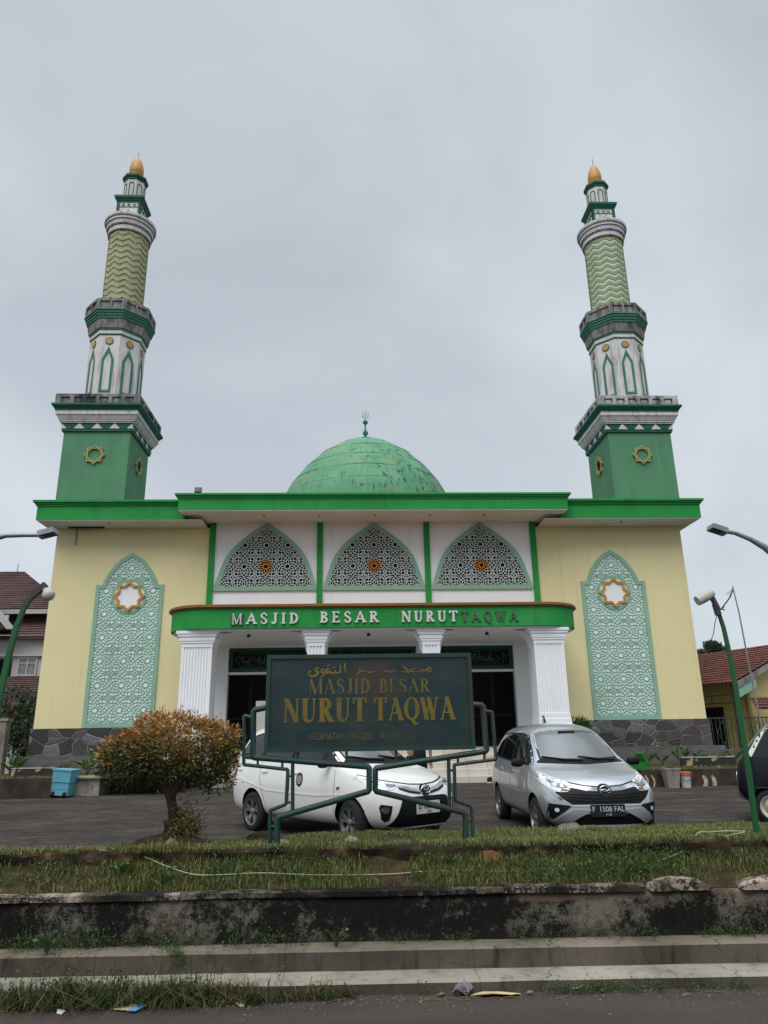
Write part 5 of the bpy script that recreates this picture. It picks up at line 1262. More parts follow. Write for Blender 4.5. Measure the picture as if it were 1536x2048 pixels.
for i_, (px, py, m_, lab) in enumerate(((1410, 1967, 'white', 'small white paper scrap on the road near the right end of the kerb'), (884, 1993, 'leaf_brown', 'brown twig like scrap just before the dark curled leaf'), (122, 2026, 'white', 'tiny white scrap below the verge grass near the picture corner'),
        (1322, 1952, 'white', 'little white scrap in the gutter weeds'), (760, 1986, 'leaf', 'straw coloured leaf scrap in the gutter between verge grass and dark leaf'), (480, 2012, 'leaf', 'pale straw scrap beside the blue packet'), (1060, 1990, 'leaf_brown', 'brown leaf just past the large pale leaf'))):
    k_ = .6+.25*(i_ % 3); scrap('paper_scrap' if m_ == 'white' else 'dry_leaf', px, py, -.546, [(-.05*k_, 0), (-.02*k_, .03*k_), (.03*k_, .025*k_), (.05*k_, -.005), (.0, -.03*k_)], LM[m_], lab, 'litter' if m_ == 'white' else 'leaf', .012, i_)
b = MB()                                                            # loose grit along the kerb
for _ in range(420):
    x = random.uniform(-4.2, 3.2); y = Y0(x)-abs(random.gauss(0, .16))-.01; s_ = random.uniform(.003, .011)
    b.obox((x, y, -.546+s_*.3), s_*2, s_*1.5, s_, Matrix.Rotation(random.random()*6, 3, 'Z') @ Matrix.Rotation(random.random()*.6, 3, 'X'))
o = b.build('gravel', M['rock']); o['kind'] = 'stuff'; o['label'] = 'loose grit in the gutter along the kerb'; o['category'] = 'gravel'
# ================================================================== CARS
def subsurf_mesh(name, V, Fc, levels=3, cutters=()):
    me = bpy.data.meshes.new(name); me.from_pydata(V, [], Fc); me.update()
    bm = bmesh.new(); bm.from_mesh(me); bmesh.ops.recalc_face_normals(bm, faces=bm.faces); bm.to_mesh(me); bm.free()
    o = bpy.data.objects.new(name, me); COL.objects.link(o)
    s = o.modifiers.new('s', 'SUBSURF'); s.levels = s.render_levels = levels
    dg = bpy.context.evaluated_depsgraph_get(); full = bpy.data.meshes.new_from_object(o.evaluated_get(dg)); full.name = name
    cos = []
    for c in cutters:
        co = bpy.data.objects.new('cutter', c); COL.objects.link(co); cos.append(co)
        m = o.modifiers.new('b', 'BOOLEAN'); m.operation = 'DIFFERENCE'; m.object = co; m.solver = 'EXACT'
    if cos:
        dg = bpy.context.evaluated_depsgraph_get(); dg.update(); cut = bpy.data.meshes.new_from_object(o.evaluated_get(dg)); cut.name = name
    else: cut = full
    for co in cos: bpy.data.objects.remove(co)
    bpy.data.objects.remove(o)
    return full, cut
def cyl_mesh(cx, cz, r, y0, y1, n=40):
    V = [(cx+r*math.cos(2*PI*k/n), y, cz+r*math.sin(2*PI*k/n)) for y in (y0, y1) for k in range(n)]
    Fc = [tuple(range(n-1, -1, -1)), tuple(range(n, 2*n))]+[(k, (k+1) % n, n+(k+1) % n, n+k) for k in range(n)]
    me = bpy.data.meshes.new('c'); me.from_pydata(V, [], Fc); bm = bmesh.new(); bm.from_mesh(me); bmesh.ops.recalc_face_normals(bm, faces=bm.faces); bm.to_mesh(me); bm.free(); return me
def loft(stations):                              # stations: 8 half-section points, bottom centre to top centre
    V = []; n = 14
    for st in stations:
        V += [st[0]]+[st[i] for i in range(1, 7)]+[st[7]]+[(st[i][0], -st[i][1], st[i][2]) for i in range(6, 0, -1)]
    Fc = [(k*n+i, k*n+(i+1) % n, (k+1)*n+(i+1) % n, (k+1)*n+i) for k in range(len(stations)-1) for i in range(n)]
    for k in (0, len(stations)-1):
        b_ = k*n; L = [b_+i for i in range(8)]; Rr = [b_]+[b_+n-i for i in range(1, 7)]+[b_+7]
        for i in range(7):
            if i == 0: Fc.append((L[0], L[1], Rr[1]))
            elif i == 6: Fc.append((L[6], L[7], Rr[6]))
            else: Fc.append((L[i], L[i+1], Rr[i+1], Rr[i]))
    return V, Fc
class Car:
    def __init__(s, root, full, r_axles, wheel_r):
        s.root = root; s.bvh = BVHTree.FromPolygons([v.co.copy() for v in full.vertices], [tuple(p.vertices) for p in full.polygons])
    def project(s, mb, poly, view, off=.004, step=.035, thick=.012, mi=None, lo=None):
        # poly in 2-D: view 'front' (y, z) along -x, 'left'/'right' (x, z) along y, 'top' (x, y) along -z
        d = {'front': Vector((-1, 0, 0)), 'left': Vector((0, -1, 0)), 'right': Vector((0, 1, 0)), 'top': Vector((0, 0, -1))}[view]
        def P3(u, v):
            if view == 'front': return Vector((4, u, v))
            if view == 'top': return Vector((u, v, 4))
            return Vector((u, 4 if view == 'left' else -4, v))
        dense = []; n = len(poly)
        for i in range(n):
            a, c = Vector(poly[i]), Vector(poly[(i+1) % n]); k = max(1, int((c-a).length/step+.5))
            dense += [a+(c-a)*j/k for j in range(k)]
        m = len(dense); xs_ = [p.x for p in dense]; ys_ = [p.y for p in dense]; pts = list(dense); P = [(p.x, p.y) for p in dense]
        x = min(xs_)+step
        while x < max(xs_):
            y = min(ys_)+step
            while y < max(ys_):
                if inside(P, x, y) and min((Vector((x, y))-p).length for p in dense) > step*.45: pts.append(Vector((x, y)))
                y += step
            x += step
        r = delaunay_2d_cdt(pts, [], [list(range(m))], 1, 1e-5)
        v2, tris = r[0], r[2]; V = []; last = None
        for p in v2:
            o = P3(p.x, p.y); h = s.bvh.ray_cast(o, d)
            if h[0] is None:
                h = s.bvh.find_nearest(o+d*(4-(0.8 if view in ('left', 'right') else 1.7)))
            V.append(h[0]-d*off)
        k = len(V); Vb = [p+d*(thick+off) for p in V]
        fs = [tuple(t) for t in tris]
        ed = {}
        for t in fs:
            for i in range(len(t)): e = (t[i], t[(i+1) % len(t)]); ed[tuple(sorted(e))] = ed.get(tuple(sorted(e)), []) + [e]
        side = [(e[0][1], e[0][0], k+e[0][0], k+e[0][1]) for e in ed.values() if len(e) == 1]
        mb.add(V+Vb, fs+side, mi)
    def part(s, name, mat_, items, parent=None, smooth=True):
        b = MB()
        for it in items: s.project(b, *it[:2], **(it[2] if len(it) > 2 else {}))
        return b.build(name, mat_, parent or s.root, smooth=smooth, auto=35, recalc=False, org=(0, 0, 0))
def mirror(poly): return [(-u, v) for u, v in poly][::-1]
def ribbon(pts, w):                              # closed outline of a 2-D line of width w
    L, Rr = [], []; P = [Vector(p) for p in pts]
    for i, p in enumerate(P):
        t = (P[min(i+1, len(P)-1)]-P[max(i-1, 0)]).normalized(); n = Vector((-t.y, t.x))*w/2; L.append((p+n)[:]); Rr.append((p-n)[:])
    return L+Rr[::-1]
def disc(c, r, n=16, sx_=1.0): return [(c[0]+r*sx_*math.cos(2*PI*k/n), c[1]+r*math.sin(2*PI*k/n)) for k in range(n)]
def wheel_obj(root, x, y, side, R_, rimstyle, steer=0.0, rimmat=None):
    t = MB(); prof = [(R_*.66, -.085), (R_*.70, -.092), (R_*.92, -.088), (R_*.985, -.07), (R_, -.03), (R_, .03), (R_*.985, .07), (R_*.92, .088), (R_*.70, .092), (R_*.66, .085)]
    def ringy(mb, prof, n=44, cap=False):
        V = [(r_*math.cos(2*PI*k/n), side*w_, r_*math.sin(2*PI*k/n)) for r_, w_ in prof for k in range(n)]
        Fc = [(i*n+k, i*n+(k+1) % n, (i+1)*n+(k+1) % n, (i+1)*n+k) for i in range(len(prof)-1) for k in range(n)]
        if cap: Fc.append(tuple((len(prof)-1)*n+k for k in range(n)))
        mb.add(V, Fc)
    ringy(t, prof); w = t.build('wheel', M['tyre'], root, smooth=True, auto=50, org=(0, 0, 0)); w.location = (x, y, R_); w.rotation_euler = (0, 0, steer)
    b = MB(); ringy(b, [(R_*.66, .06), (R_*.64, .055), (R_*.60, .02), (R_*.55, -.02), (R_*.001, -.025)], cap=False); b.build('rim_well', M['rim_dark'], w, smooth=True, auto=40, org=(0, 0, 0))
    b = MB(); ringy(b, [(R_*.69, .080), (R_*.69, .094), (R_*.645, .090), (R_*.62, .055)])
    if rimstyle == 'steel':
        ringy(b, [(R_*.62, .055), (R_*.50, .035), (R_*.40, .06), (R_*.30, .075), (R_*.22, .06), (R_*.15, .085), (R_*.02, .09)], cap=True)
    else:
        n = 5; 
        for k in range(n):
            for da in (-.17, .17):
                a = 2*PI*k/n+PI/2; a0 = a+da*.9; a1 = a+da*1.35; hw = .017
                V = []
                for r_, aa, dd, wdt in ((R_*.12, a+da*.5, .058, .020), (R_*.40, a0, .074, .017), (R_*.655, a1, .082, .021)):
                    c = Vector((r_*math.cos(aa), r_*math.sin(aa))); tn = Vector((-math.sin(aa), math.cos(aa)))*wdt
                    V += [(c.x+tn.x, side*dd, c.y+tn.y), (c.x-tn.x, side*dd, c.y-tn.y), (c.x-tn.x*1.1, side*(dd-.045), c.y-tn.y*1.1), (c.x+tn.x*1.1, side*(dd-.045), c.y+tn.y*1.1)]
                b.add(V, [(j*4+i, j*4+(i+1) % 4, (j+1)*4+(i+1) % 4, (j+1)*4+i) for j in range(2) for i in range(4)])
        ringy(b, [(R_*.17, .045), (R_*.17, .070), (R_*.13, .078), (R_*.02, .080)], cap=True)
    b.build('rim', rimmat or M['rim'], w, smooth=True, auto=40, org=(0, 0, 0))
    return w

def mpv_stations():
    Z = lambda xs_, ys_, zs_: [(x, y, z) for x, y, z in zip(xs_, ys_, zs_)]
    u = lambda x: [x]*8
    return [
     Z([-1.97, -2.00, -2.06, -2.05, -2.00, -1.82, -1.78, -1.78], [0, .58, .66, .68, .66, .52, .30, 0], [.24, .26, .42, .70, .99, 1.42, 1.51, 1.525]),
     Z([-1.86, -1.90, -1.95, -1.95, -1.91, -1.70, -1.66, -1.66], [0, .71, .79, .80, .745, .575, .32, 0], [.20, .22, .45, .72, 1.02, 1.475, 1.575, 1.585]),
     Z(u(-1.46), [0, .76, .825, .835, .775, .605, .33, 0], [.18, .20, .45, .74, 1.03, 1.505, 1.605, 1.615]),
     Z(u(-.75), [0, .77, .83, .84, .785, .62, .34, 0], [.17, .19, .45, .74, 1.015, 1.52, 1.625, 1.635]),
     Z(u(-.05), [0, .77, .83, .84, .79, .625, .34, 0], [.17, .19, .45, .74, 1.00, 1.51, 1.615, 1.625]),
     Z([.34, .34, .34, .34, .34, .30, .36, .38], [0, .77, .83, .84, .79, .615, .33, 0], [.17, .19, .45, .74, .99, 1.465, 1.56, 1.575]),
     Z([.70, .70, .70, .70, .72, .66, .74, .76], [0, .77, .83, .84, .79, .655, .35, 0], [.17, .19, .45, .74, .98, 1.235, 1.305, 1.315]),
     Z([1.02, 1.02, 1.02, 1.02, 1.06, 1.04, 1.12, 1.15], [0, .77, .83, .84, .79, .705, .38, 0], [.17, .19, .45, .74, .965, 1.00, 1.030, 1.045]),
     Z([1.18, 1.18, 1.18, 1.18, 1.20, 1.18, 1.25, 1.28], [0, .77, .83, .84, .785, .695, .38, 0], [.17, .19, .45, .73, .935, .975, .995, 1.005]),
     Z([1.50, 1.50, 1.50, 1.50, 1.52, 1.54, 1.58, 1.60], [0, .75, .825, .825, .755, .63, .36, 0], [.17, .19, .44, .70, .865, .900, .925, .935]),
     Z([1.74, 1.76, 1.78, 1.78, 1.76, 1.77, 1.80, 1.82], [0, .68, .79, .785, .70, .57, .33, 0], [.17, .19, .42, .66, .795, .825, .850, .86]),
     Z([1.86, 1.91, 1.93, 1.93, 1.90, 1.90, 1.91, 1.92], [0, .55, .68, .67, .60, .47, .28, 0], [.17, .20, .40, .62, .735, .765, .785, .795]),
     Z([1.92, 1.99, 2.05, 2.04, 1.99, 1.965, 1.96, 1.965], [0, .40, .48, .47, .42, .32, .18, 0], [.18, .21, .38, .58, .68, .715, .735, .745])]
AX = (1.29, -1.235); WR = .29
def make_mpv(name, label, paintm, loc, rz, steer=0.0):
    t = thing(name, label, 'car', loc, rz, local=True)
    V, Fc = loft(mpv_stations())
    cut = [cyl_mesh(ax, WR+.005, .345, s_*.52, s_*1.2) for ax in AX for s_ in (1, -1)]
    full, body = subsurf_mesh('car_body', V, Fc, 3, cut)
    for m_ in (paintm, M['car_trim']): body.materials.append(m_)
    for p in body.polygons:
        c = p.center; p.use_smooth = True; p.material_index = 0
        for ax in AX:
            r_ = math.hypot(c.x-ax, c.z-WR-.005)
            if r_ < .347 and abs(c.y) > .5: p.material_index = 1
        if c.z < .205: p.material_index = 1
    body.set_sharp_from_angle(angle=R(35))
    bo = bpy.data.objects.new('body', body); COL.objects.link(bo); bo.parent = t; ORG[bo.name] = Vector()
    K = Car(t, full, AX, WR)
    for ax in AX:
        for s_ in (1, -1): wheel_obj(t, ax, s_*.735, s_, WR, 'alloy', steer if ax > 0 else 0)
    # side glass with black surround
    dlo = [(1.02, 1.005), (.62, 1.245), (.30, 1.43), (-.05, 1.475), (-.8, 1.485), (-1.35, 1.465), (-1.62, 1.41), (-1.80, 1.10), (-1.70, 1.065), (-.6, 1.035), (.4, 1.005)]
    panes = [[(.93, 1.03), (.70, 1.175), (.62, 1.03)], [(.57, 1.03), (.60, 1.235), (.28, 1.405), (-.10, 1.445), (-.13, 1.045)], [(-.20, 1.05), (-.18, 1.448), (-.80, 1.455), (-.95, 1.452), (-.98, 1.07)], [(-1.06, 1.075), (-1.04, 1.45), (-1.35, 1.435), (-1.58, 1.385), (-1.72, 1.12)]]
    for v in ('left', 'right'):
        K.part('window_surround', M['car_trim'], [(dlo, v, dict(off=.002))])
        for pn in panes: K.part('side_window', M['car_glass'], [(pn, v, dict(off=.005))])
    # windscreen
    ws = [(-.60, 1.075), (-.30, 1.06), (0, 1.055), (.30, 1.06), (.60, 1.075), (.565, 1.30), (.515, 1.47), (.30, 1.51), (0, 1.52), (-.30, 1.51), (-.515, 1.47), (-.565, 1.30)]
    wsi = [(u*.955, 1.09+(v-1.055)*.90+.0) for u, v in ws]
    sur = K.part('windscreen_surround', M['car_trim'], [(ws, 'front', dict(off=.002, step=.05))])
    K.part('windscreen', M['windscreen'], [(wsi, 'front', dict(off=.006, step=.05))])
    K.part('cowl_panel', M['car_trim'], [([(-.66, 1.035), (0, 1.010), (.66, 1.035), (.62, 1.075), (0, 1.055), (-.62, 1.075)], 'front', dict(off=.004, step=.05))])
    b = MB()
    for y0 in (-.10, .42):
        h = [K.bvh.ray_cast(Vector((4, y, z)), Vector((-1, 0, 0)))[0]+Vector((.022, 0, .006)) for y, z in ((y0+.10, 1.06), (y0-.18, 1.078), (y0-.46, 1.12))]
        b.tube(h, [.012, .014, .008], 6)
    b.build('wiper', M['car_trim'], t, org=(0, 0, 0))
    b = MB(); h = K.bvh.ray_cast(Vector((4, 0, 1.47)), Vector((-1, 0, 0)))[0]; b.obox(h+Vector((.0, -.02, .0)), .03, .26, .05); b.build('interior_mirror', M['car_trim'], t, org=(0, 0, 0))
    # seams, handles, mirrors
    for v, s_ in (('left', 1), ('right', -1)):
        seams = [ribbon([(.93, .99), (.97, .75), (.93, .35), (.86, .235)], .008), ribbon([(-.165, 1.03), (-.16, .7), (-.165, .235)], .008), ribbon([(-1.02, 1.05), (-1.03, .80), (-.90, .55), (-.78, .235)], .008), ribbon([(.86, .235), (-.78, .235)], .008)]
        K.part('door_seam', M['car_trim'], [(q, v, dict(off=.0015, step=.06, thick=.004)) for q in seams])
        K.part('door_handle', paintm, [([(x, .875), (x+.17, .88), (x+.17, .91), (x, .905)], v, dict(off=.022, thick=.03)) for x in (-.10, -.97)])
        K.part('sill_trim', M['car_trim'], [([(.93, .195), (.93, .22), (-.87, .22), (-.87, .195)], v, dict(off=.003, step=.1))])
        K.part('door_crease', paintm, [(ribbon([(1.2, .64), (.5, .60), (-.8, .62), (-1.7, .78)], .02), v, dict(off=.006, step=.08, thick=.006))])
        b = MB(); c = Vector((.80, s_*.905, 1.035))
        bm = bmesh.new(); bmesh.ops.create_uvsphere(bm, u_segments=16, v_segments=10, radius=1)
        b.add([tuple(c[i]+math.copysign(abs(q.co[i])**.7, q.co[i])*(.055, .095, .062)[i] for i in range(3)) for q in bm.verts], [[w_.index for w_ in f.verts] for f in bm.faces]); bm.free()
        b.obox((.80, s_*.80, 1.02), .05, .16, .03)
        b.build('door_mirror', M['car_trim'], t, smooth=True, auto=50, org=(0, 0, 0))
    return t, K
def plate(K, t, txt, sub_, yc, zc, mats_, wd=.43):
    h = K.bvh.ray_cast(Vector((4, yc, zc)), Vector((-1, 0, 0)))[0]; x = h.x+.035
    b = MB(); b.box(x-.03, x, yc-wd/2, yc+wd/2, zc-.075, zc+.075); o = b.build('number_plate', mats_[0], t, org=(0, 0, 0))
    text_mesh('characters', txt, .095, mats_[1], o, (x+.0035, yc, zc+.018), (R(90), 0, R(90)), .95)
    text_mesh('characters', sub_, .040, mats_[1], o, (x+.0035, yc, zc-.050), (R(90), 0, R(90)), .95)
    return o
def torus_yz(mb, x, cy, cz, ry, rz_, r, n=24):
    mb.tube([(x, cy+ry*math.cos(a), cz+rz_*math.sin(a)) for a in np.linspace(0, 2*PI, n+1)], r, 6, cap=False)

# ------------------------------------------------------------------ silver car
SV, K = make_mpv('silver_minivan', 'silver minivan facing the viewer, black grille and dark plate, parked beside the white car', M['car_silver'], (2.665, 12.52, .01), R(-89))
hl = [(.815, .985), (.735, .935), (.60, .862), (.465, .812), (.42, .755), (.50, .690), (.60, .685), (.70, .715), (.765, .79)]
for q in (hl, mirror(hl)):
    s_ = 1 if q is hl else -1
    h = K.part('headlight', M['lamp_glass'], [(q, 'front', dict(off=.008))])
    dk = [(.70, .845), (.60, .80), (.50, .775), (.48, .745), (.56, .725), (.67, .765)]; dk = dk if s_ > 0 else mirror(dk)
    K.part('projector', M['lamp_dark'], [(dk, 'front', dict(off=.011))], h)
    K.part('lens', M['chrome'], [(disc((s_*.635, .79), .032), 'front', dict(off=.016)), (disc((s_*.555, .765), .022), 'front', dict(off=.016))], h)
    K.part('indicator', M['indicator'], [([(s_*a, z) for a, z in ((.50, .70), (.58, .695), (.58, .72), (.50, .725))], 'front', dict(off=.012))], h)
band = [(-.60, .826), (-.45, .792), (-.25, .748), (0, .732), (.25, .748), (.45, .792), (.60, .826), (.455, .742), (.25, .70), (0, .685), (-.25, .70), (-.455, .742)]
K.part('nose_band', M['chrome'], [(band, 'front', dict(off=.010))])
K.part('bonnet_gap', M['car_trim'], [(ribbon([(-.74, .905), (-.60, .838), (-.45, .803), (-.25, .760), (0, .744), (.25, .760), (.45, .803), (.60, .838), (.74, .905)], .012), 'front', dict(off=.006, thick=.006))])
gr = [(-.66, .680), (-.45, .736), (-.25, .697), (0, .682), (.25, .697), (.45, .736), (.66, .680), (.58, .60), (.47, .525), (-.47, .525), (-.58, .60)]
g = K.part('grille', M['car_trim'], [(gr, 'front', dict(off=.008))])
bars = []
for z, w_ in ((.655, .60), (.615, .57), (.575, .52)): bars.append((ribbon([(-w_, z+.022), (-.25, z-.004), (0, z-.010), (.25, z-.004), (w_, z+.022)], .014), 'front', dict(off=.018, thick=.012)))
K.part('grille_bar', M['car_trim'], bars, g)
K.part('grille_edge', M['chrome'], [(ribbon([(-.70, .690), (-.60, .595), (-.48, .512), (.48, .512), (.60, .595), (.70, .690)], .016), 'front', dict(off=.014))])
li = [(-.30, .40), (.30, .40), (.40, .345), (.60, .262), (-.60, .262), (-.40, .345)]
K.part('lower_intake', M['car_trim'], [(li, 'front', dict(off=.006))])
for s_ in (1, -1):
    fg = [(s_*a, z) for a, z in ((.47, .51), (.60, .525), (.745, .535), (.76, .40), (.735, .285), (.62, .40))]
    f = K.part('fog_housing', M['car_trim'], [(fg, 'front', dict(off=.006))])
    K.part('fog_lamp', M['lamp_glass'], [(disc((s_*.66, .455), .027), 'front', dict(off=.014))], f)
    K.part('bumper_wing', M['car_silver'], [([(s_*a, z) for a, z in ((.22, .455), (.46, .470), (.60, .39), (.745, .262), (.70, .225), (.56, .255), (.40, .355), (.28, .415))], 'front', dict(off=.03, thick=.035))])
K.part('lower_lip', M['car_silver'], [([(-.62, .262), (-.45, .235), (.45, .235), (.62, .262), (.58, .215), (.4, .20), (-.4, .20), (-.58, .215)], 'front', dict(off=.022, thick=.03))])
SV.scale = (1.0, 1.015, 1.0)
plate(K, SV, 'F  1508 FAL', '11·27', .0, .445, (M['plate_black'], M['plate_text_w']), .46)
b = MB(); h = K.bvh.ray_cast(Vector((4, 0, .70)), Vector((-1, 0, 0)))[0]; x = h.x+.03
torus_yz(b, x, 0, .70, .072, .058, .009)
b.tube([(x+.004, .062*math.cos(a), .70+.030*math.sin(a)+.018) for a in np.linspace(PI*1.02, 2*PI*.99, 10)], .008, 6); b.tube([(x+.004, .062*math.cos(a), .70+.030*math.sin(a)-.018) for a in np.linspace(0, PI, 10)], .008, 6)
b.build('emblem', M['chrome'], SV, smooth=True, org=(0, 0, 0))
b = MB(); b.add([], []); 
K.part('emblem_plate', M['car_trim'], [(disc((0, .70), .085, 20, 1.15), 'front', dict(off=.02, thick=.02))])

# ------------------------------------------------------------------ white car
WV, K = make_mpv('white_minivan', 'white minivan parked at an angle behind the green name sign', M['car_white'], (-1.04, 12.48, .01), R(-50), R(-9))
hl = [(.80, .90), (.72, .86), (.60, .815), (.46, .79), (.44, .755), (.55, .715), (.68, .715), (.77, .77)]
for q in (hl, mirror(hl)):
    s_ = 1 if q is hl else -1
    h = K.part('headlight', M['lamp_glass'], [(q, 'front', dict(off=.008))])
    dk = [(.74, .85), (.60, .795), (.47, .775), (.47, .755), (.56, .74), (.69, .775)]; dk = dk if s_ > 0 else mirror(dk)
    K.part('projector', M['lamp_dark'], [(dk, 'front', dict(off=.011))], h)
    K.part('lens', M['chrome'], [(disc((s_*.64, .785), .034), 'front', dict(off=.016))], h)
K.part('bonnet_gap', M['car_trim'], [(ribbon([(-.74, .895), (-.60, .830), (-.45, .803), (-.25, .772), (0, .760), (.25, .772), (.45, .803), (.60, .830), (.74, .895)], .012), 'front', dict(off=.006, thick=.006))])
K.part('chrome_wing', M['chrome'], [([(s_*a, z) for a, z in ((.45, .780), (.25, .735), (.10, .705), (.10, .672), (.26, .70), (.46, .748))], 'front', dict(off=.014)) for s_ in (1, -1)])
K.part('upper_slot', M['car_trim'], [([(s_*a, z) for a, z in ((.45, .735), (.28, .69), (.10, .660), (.10, .640), (.30, .668), (.45, .715))], 'front', dict(off=.008)) for s_ in (1, -1)])
g = K.part('grille', M['car_trim'], [([(-.36, .615), (.36, .615), (.44, .60), (.52, .42), (.62, .262), (.50, .245), (-.50, .245), (-.62, .262), (-.52, .42), (-.44, .60)], 'front', dict(off=.006))])
K.part('grille_bar', M['car_trim'], [(ribbon([(-w_, z), (w_, z)], .013), 'front', dict(off=.016, thick=.012)) for z, w_ in ((.575, .40), (.535, .42), (.375, .50), (.335, .52), (.295, .54))], g)
K.part('lower_lip', M['chrome'], [([(-.66, .255), (-.5, .235), (.5, .235), (.66, .255), (.6, .205), (.4, .19), (-.4, .19), (-.6, .205)], 'front', dict(off=.02, thick=.03))])
for s_ in (1, -1):
    f = K.part('fog_housing', M['car_trim'], [([(s_*a, z) for a, z in ((.60, .52), (.72, .54), (.735, .50), (.70, .36), (.66, .32), (.625, .34))], 'front', dict(off=.006))])
    K.part('fog_lamp', M['chrome'], [(disc((s_*.675, .47), .040), 'front', dict(off=.012))], f)
WV.scale = (1.0, 1.0, 1.05)
plate(K, WV, 'D 1260 VA', '11·21', .0, .475, (M['plate_white'], M['plate_text_b']), .44)
b = MB(); h = K.bvh.ray_cast(Vector((4, 0, .69)), Vector((-1, 0, 0)))[0]; x = h.x+.035
torus_yz(b, x, 0, .69, .085, .062, .010); torus_yz(b, x+.003, 0, .69, .030, .052, .007); torus_yz(b, x+.003, 0, .715, .058, .026, .007)
b.build('emblem', M['chrome'], WV, smooth=True, org=(0, 0, 0))
K.part('emblem_plate', M['car_trim'], [(disc((0, .69), .070, 20, 1.3), 'front', dict(off=.022, thick=.02))])
for v in ('right', 'left'):
    d = K.part('door_badge', M['car_trim'], [(disc((.10, .80), .095, 20, .9), v, dict(off=.004))]); K.part('badge_ring', M['metal_grey'], [(ribbon([((.10+.06*math.cos(a)), .80+.06*math.sin(a)) for a in np.linspace(0, 2*PI, 20)], .012), v, dict(off=.007, thick=.004)), (ribbon([(.06, .81), (.14, .81)], .012), v, dict(off=.007, thick=.004))], d)
    K.part('side_indicator', M['indicator'], [([(1.02, .70), (1.09, .705), (1.09, .735), (1.02, .73)], v, dict(off=.008))])
    K.part('tail_light', M['tail_red'], [([(-1.80, .80), (-2.0, .78), (-2.0, 1.0), (-1.86, 1.02)], v, dict(off=.006))])

# ------------------------------------------------------------------ black van at the frame edge
yV = 12.5; nose = at(1482, 1600, yV)[0]; rzV = R(147); offV = Matrix.Rotation(rzV, 3, 'Z') @ Vector((1.56, .62, 0))
BV = thing('black_van', 'black boxy van with white steel wheels and a yellow sticker above its window', 'van', (nose-offV.x, yV-offV.y, .015), rzV, local=True)
Z = lambda xs_, ys_, zs_: [(x, y, z) for x, y, z in zip(xs_, ys_, zs_)]
u = lambda x: [x]*8
stv = [Z(u(-1.62), [0, .60, .64, .64, .62, .52, .3, 0], [.30, .32, .5, .75, 1.0, 1.52, 1.62, 1.63]),
       Z(u(-1.54), [0, .68, .69, .70, .68, .60, .33, 0], [.25, .27, .5, .75, 1.0, 1.60, 1.69, 1.70]),
       Z(u(-.5), [0, .69, .70, .705, .69, .61, .34, 0], [.25, .27, .5, .75, 1.0, 1.63, 1.72, 1.73]),
       Z(u(.6), [0, .69, .70, .705, .69, .61, .34, 0], [.25, .27, .5, .75, 1.0, 1.62, 1.71, 1.72]),
       Z([.95, .95, .95, .95, 1.0, .98, 1.02, 1.03], [0, .69, .70, .705, .69, .60, .34, 0], [.25, .27, .5, .75, 1.0, 1.57, 1.645, 1.65]),
       Z([1.36, 1.38, 1.42, 1.42, 1.42, 1.36, 1.42, 1.44], [0, .68, .69, .70, .68, .62, .36, 0], [.28, .30, .5, .75, .99, 1.08, 1.12, 1.13]),
       Z([1.50, 1.53, 1.57, 1.56, 1.53, 1.50, 1.52, 1.53], [0, .60, .64, .64, .62, .55, .32, 0], [.32, .34, .5, .73, .92, 1.0, 1.03, 1.035]),
       Z([1.52, 1.56, 1.61, 1.60, 1.57, 1.55, 1.55, 1.56], [0, .5, .54, .54, .52, .46, .28, 0], [.36, .38, .5, .70, .86, .92, .94, .945])]
V, Fc = loft(stv); AXV = (1.10, -.80); VR = .265
full, body = subsurf_mesh('van_body', V, Fc, 3, [cyl_mesh(ax, VR, .315, s_*.42, s_*1.2) for ax in AXV for s_ in (1, -1)])
for m_ in (M['car_black'], M['car_trim']): body.materials.append(m_)
for p in body.polygons: p.use_smooth = True; p.material_index = 1 if any(math.hypot(p.center.x-ax, p.center.z-VR) < .317 for ax in AXV) and abs(p.center.y) > .4 else 0
body.set_sharp_from_angle(angle=R(35)); bo = bpy.data.objects.new('body', body); COL.objects.link(bo); bo.parent = BV; ORG[bo.name] = Vector()
K = Car(BV, full, AXV, VR)
for ax in AXV:
    for s_ in (1, -1): wheel_obj(BV, ax, s_*.60, s_, VR, 'steel', 0, M['steel_white'])
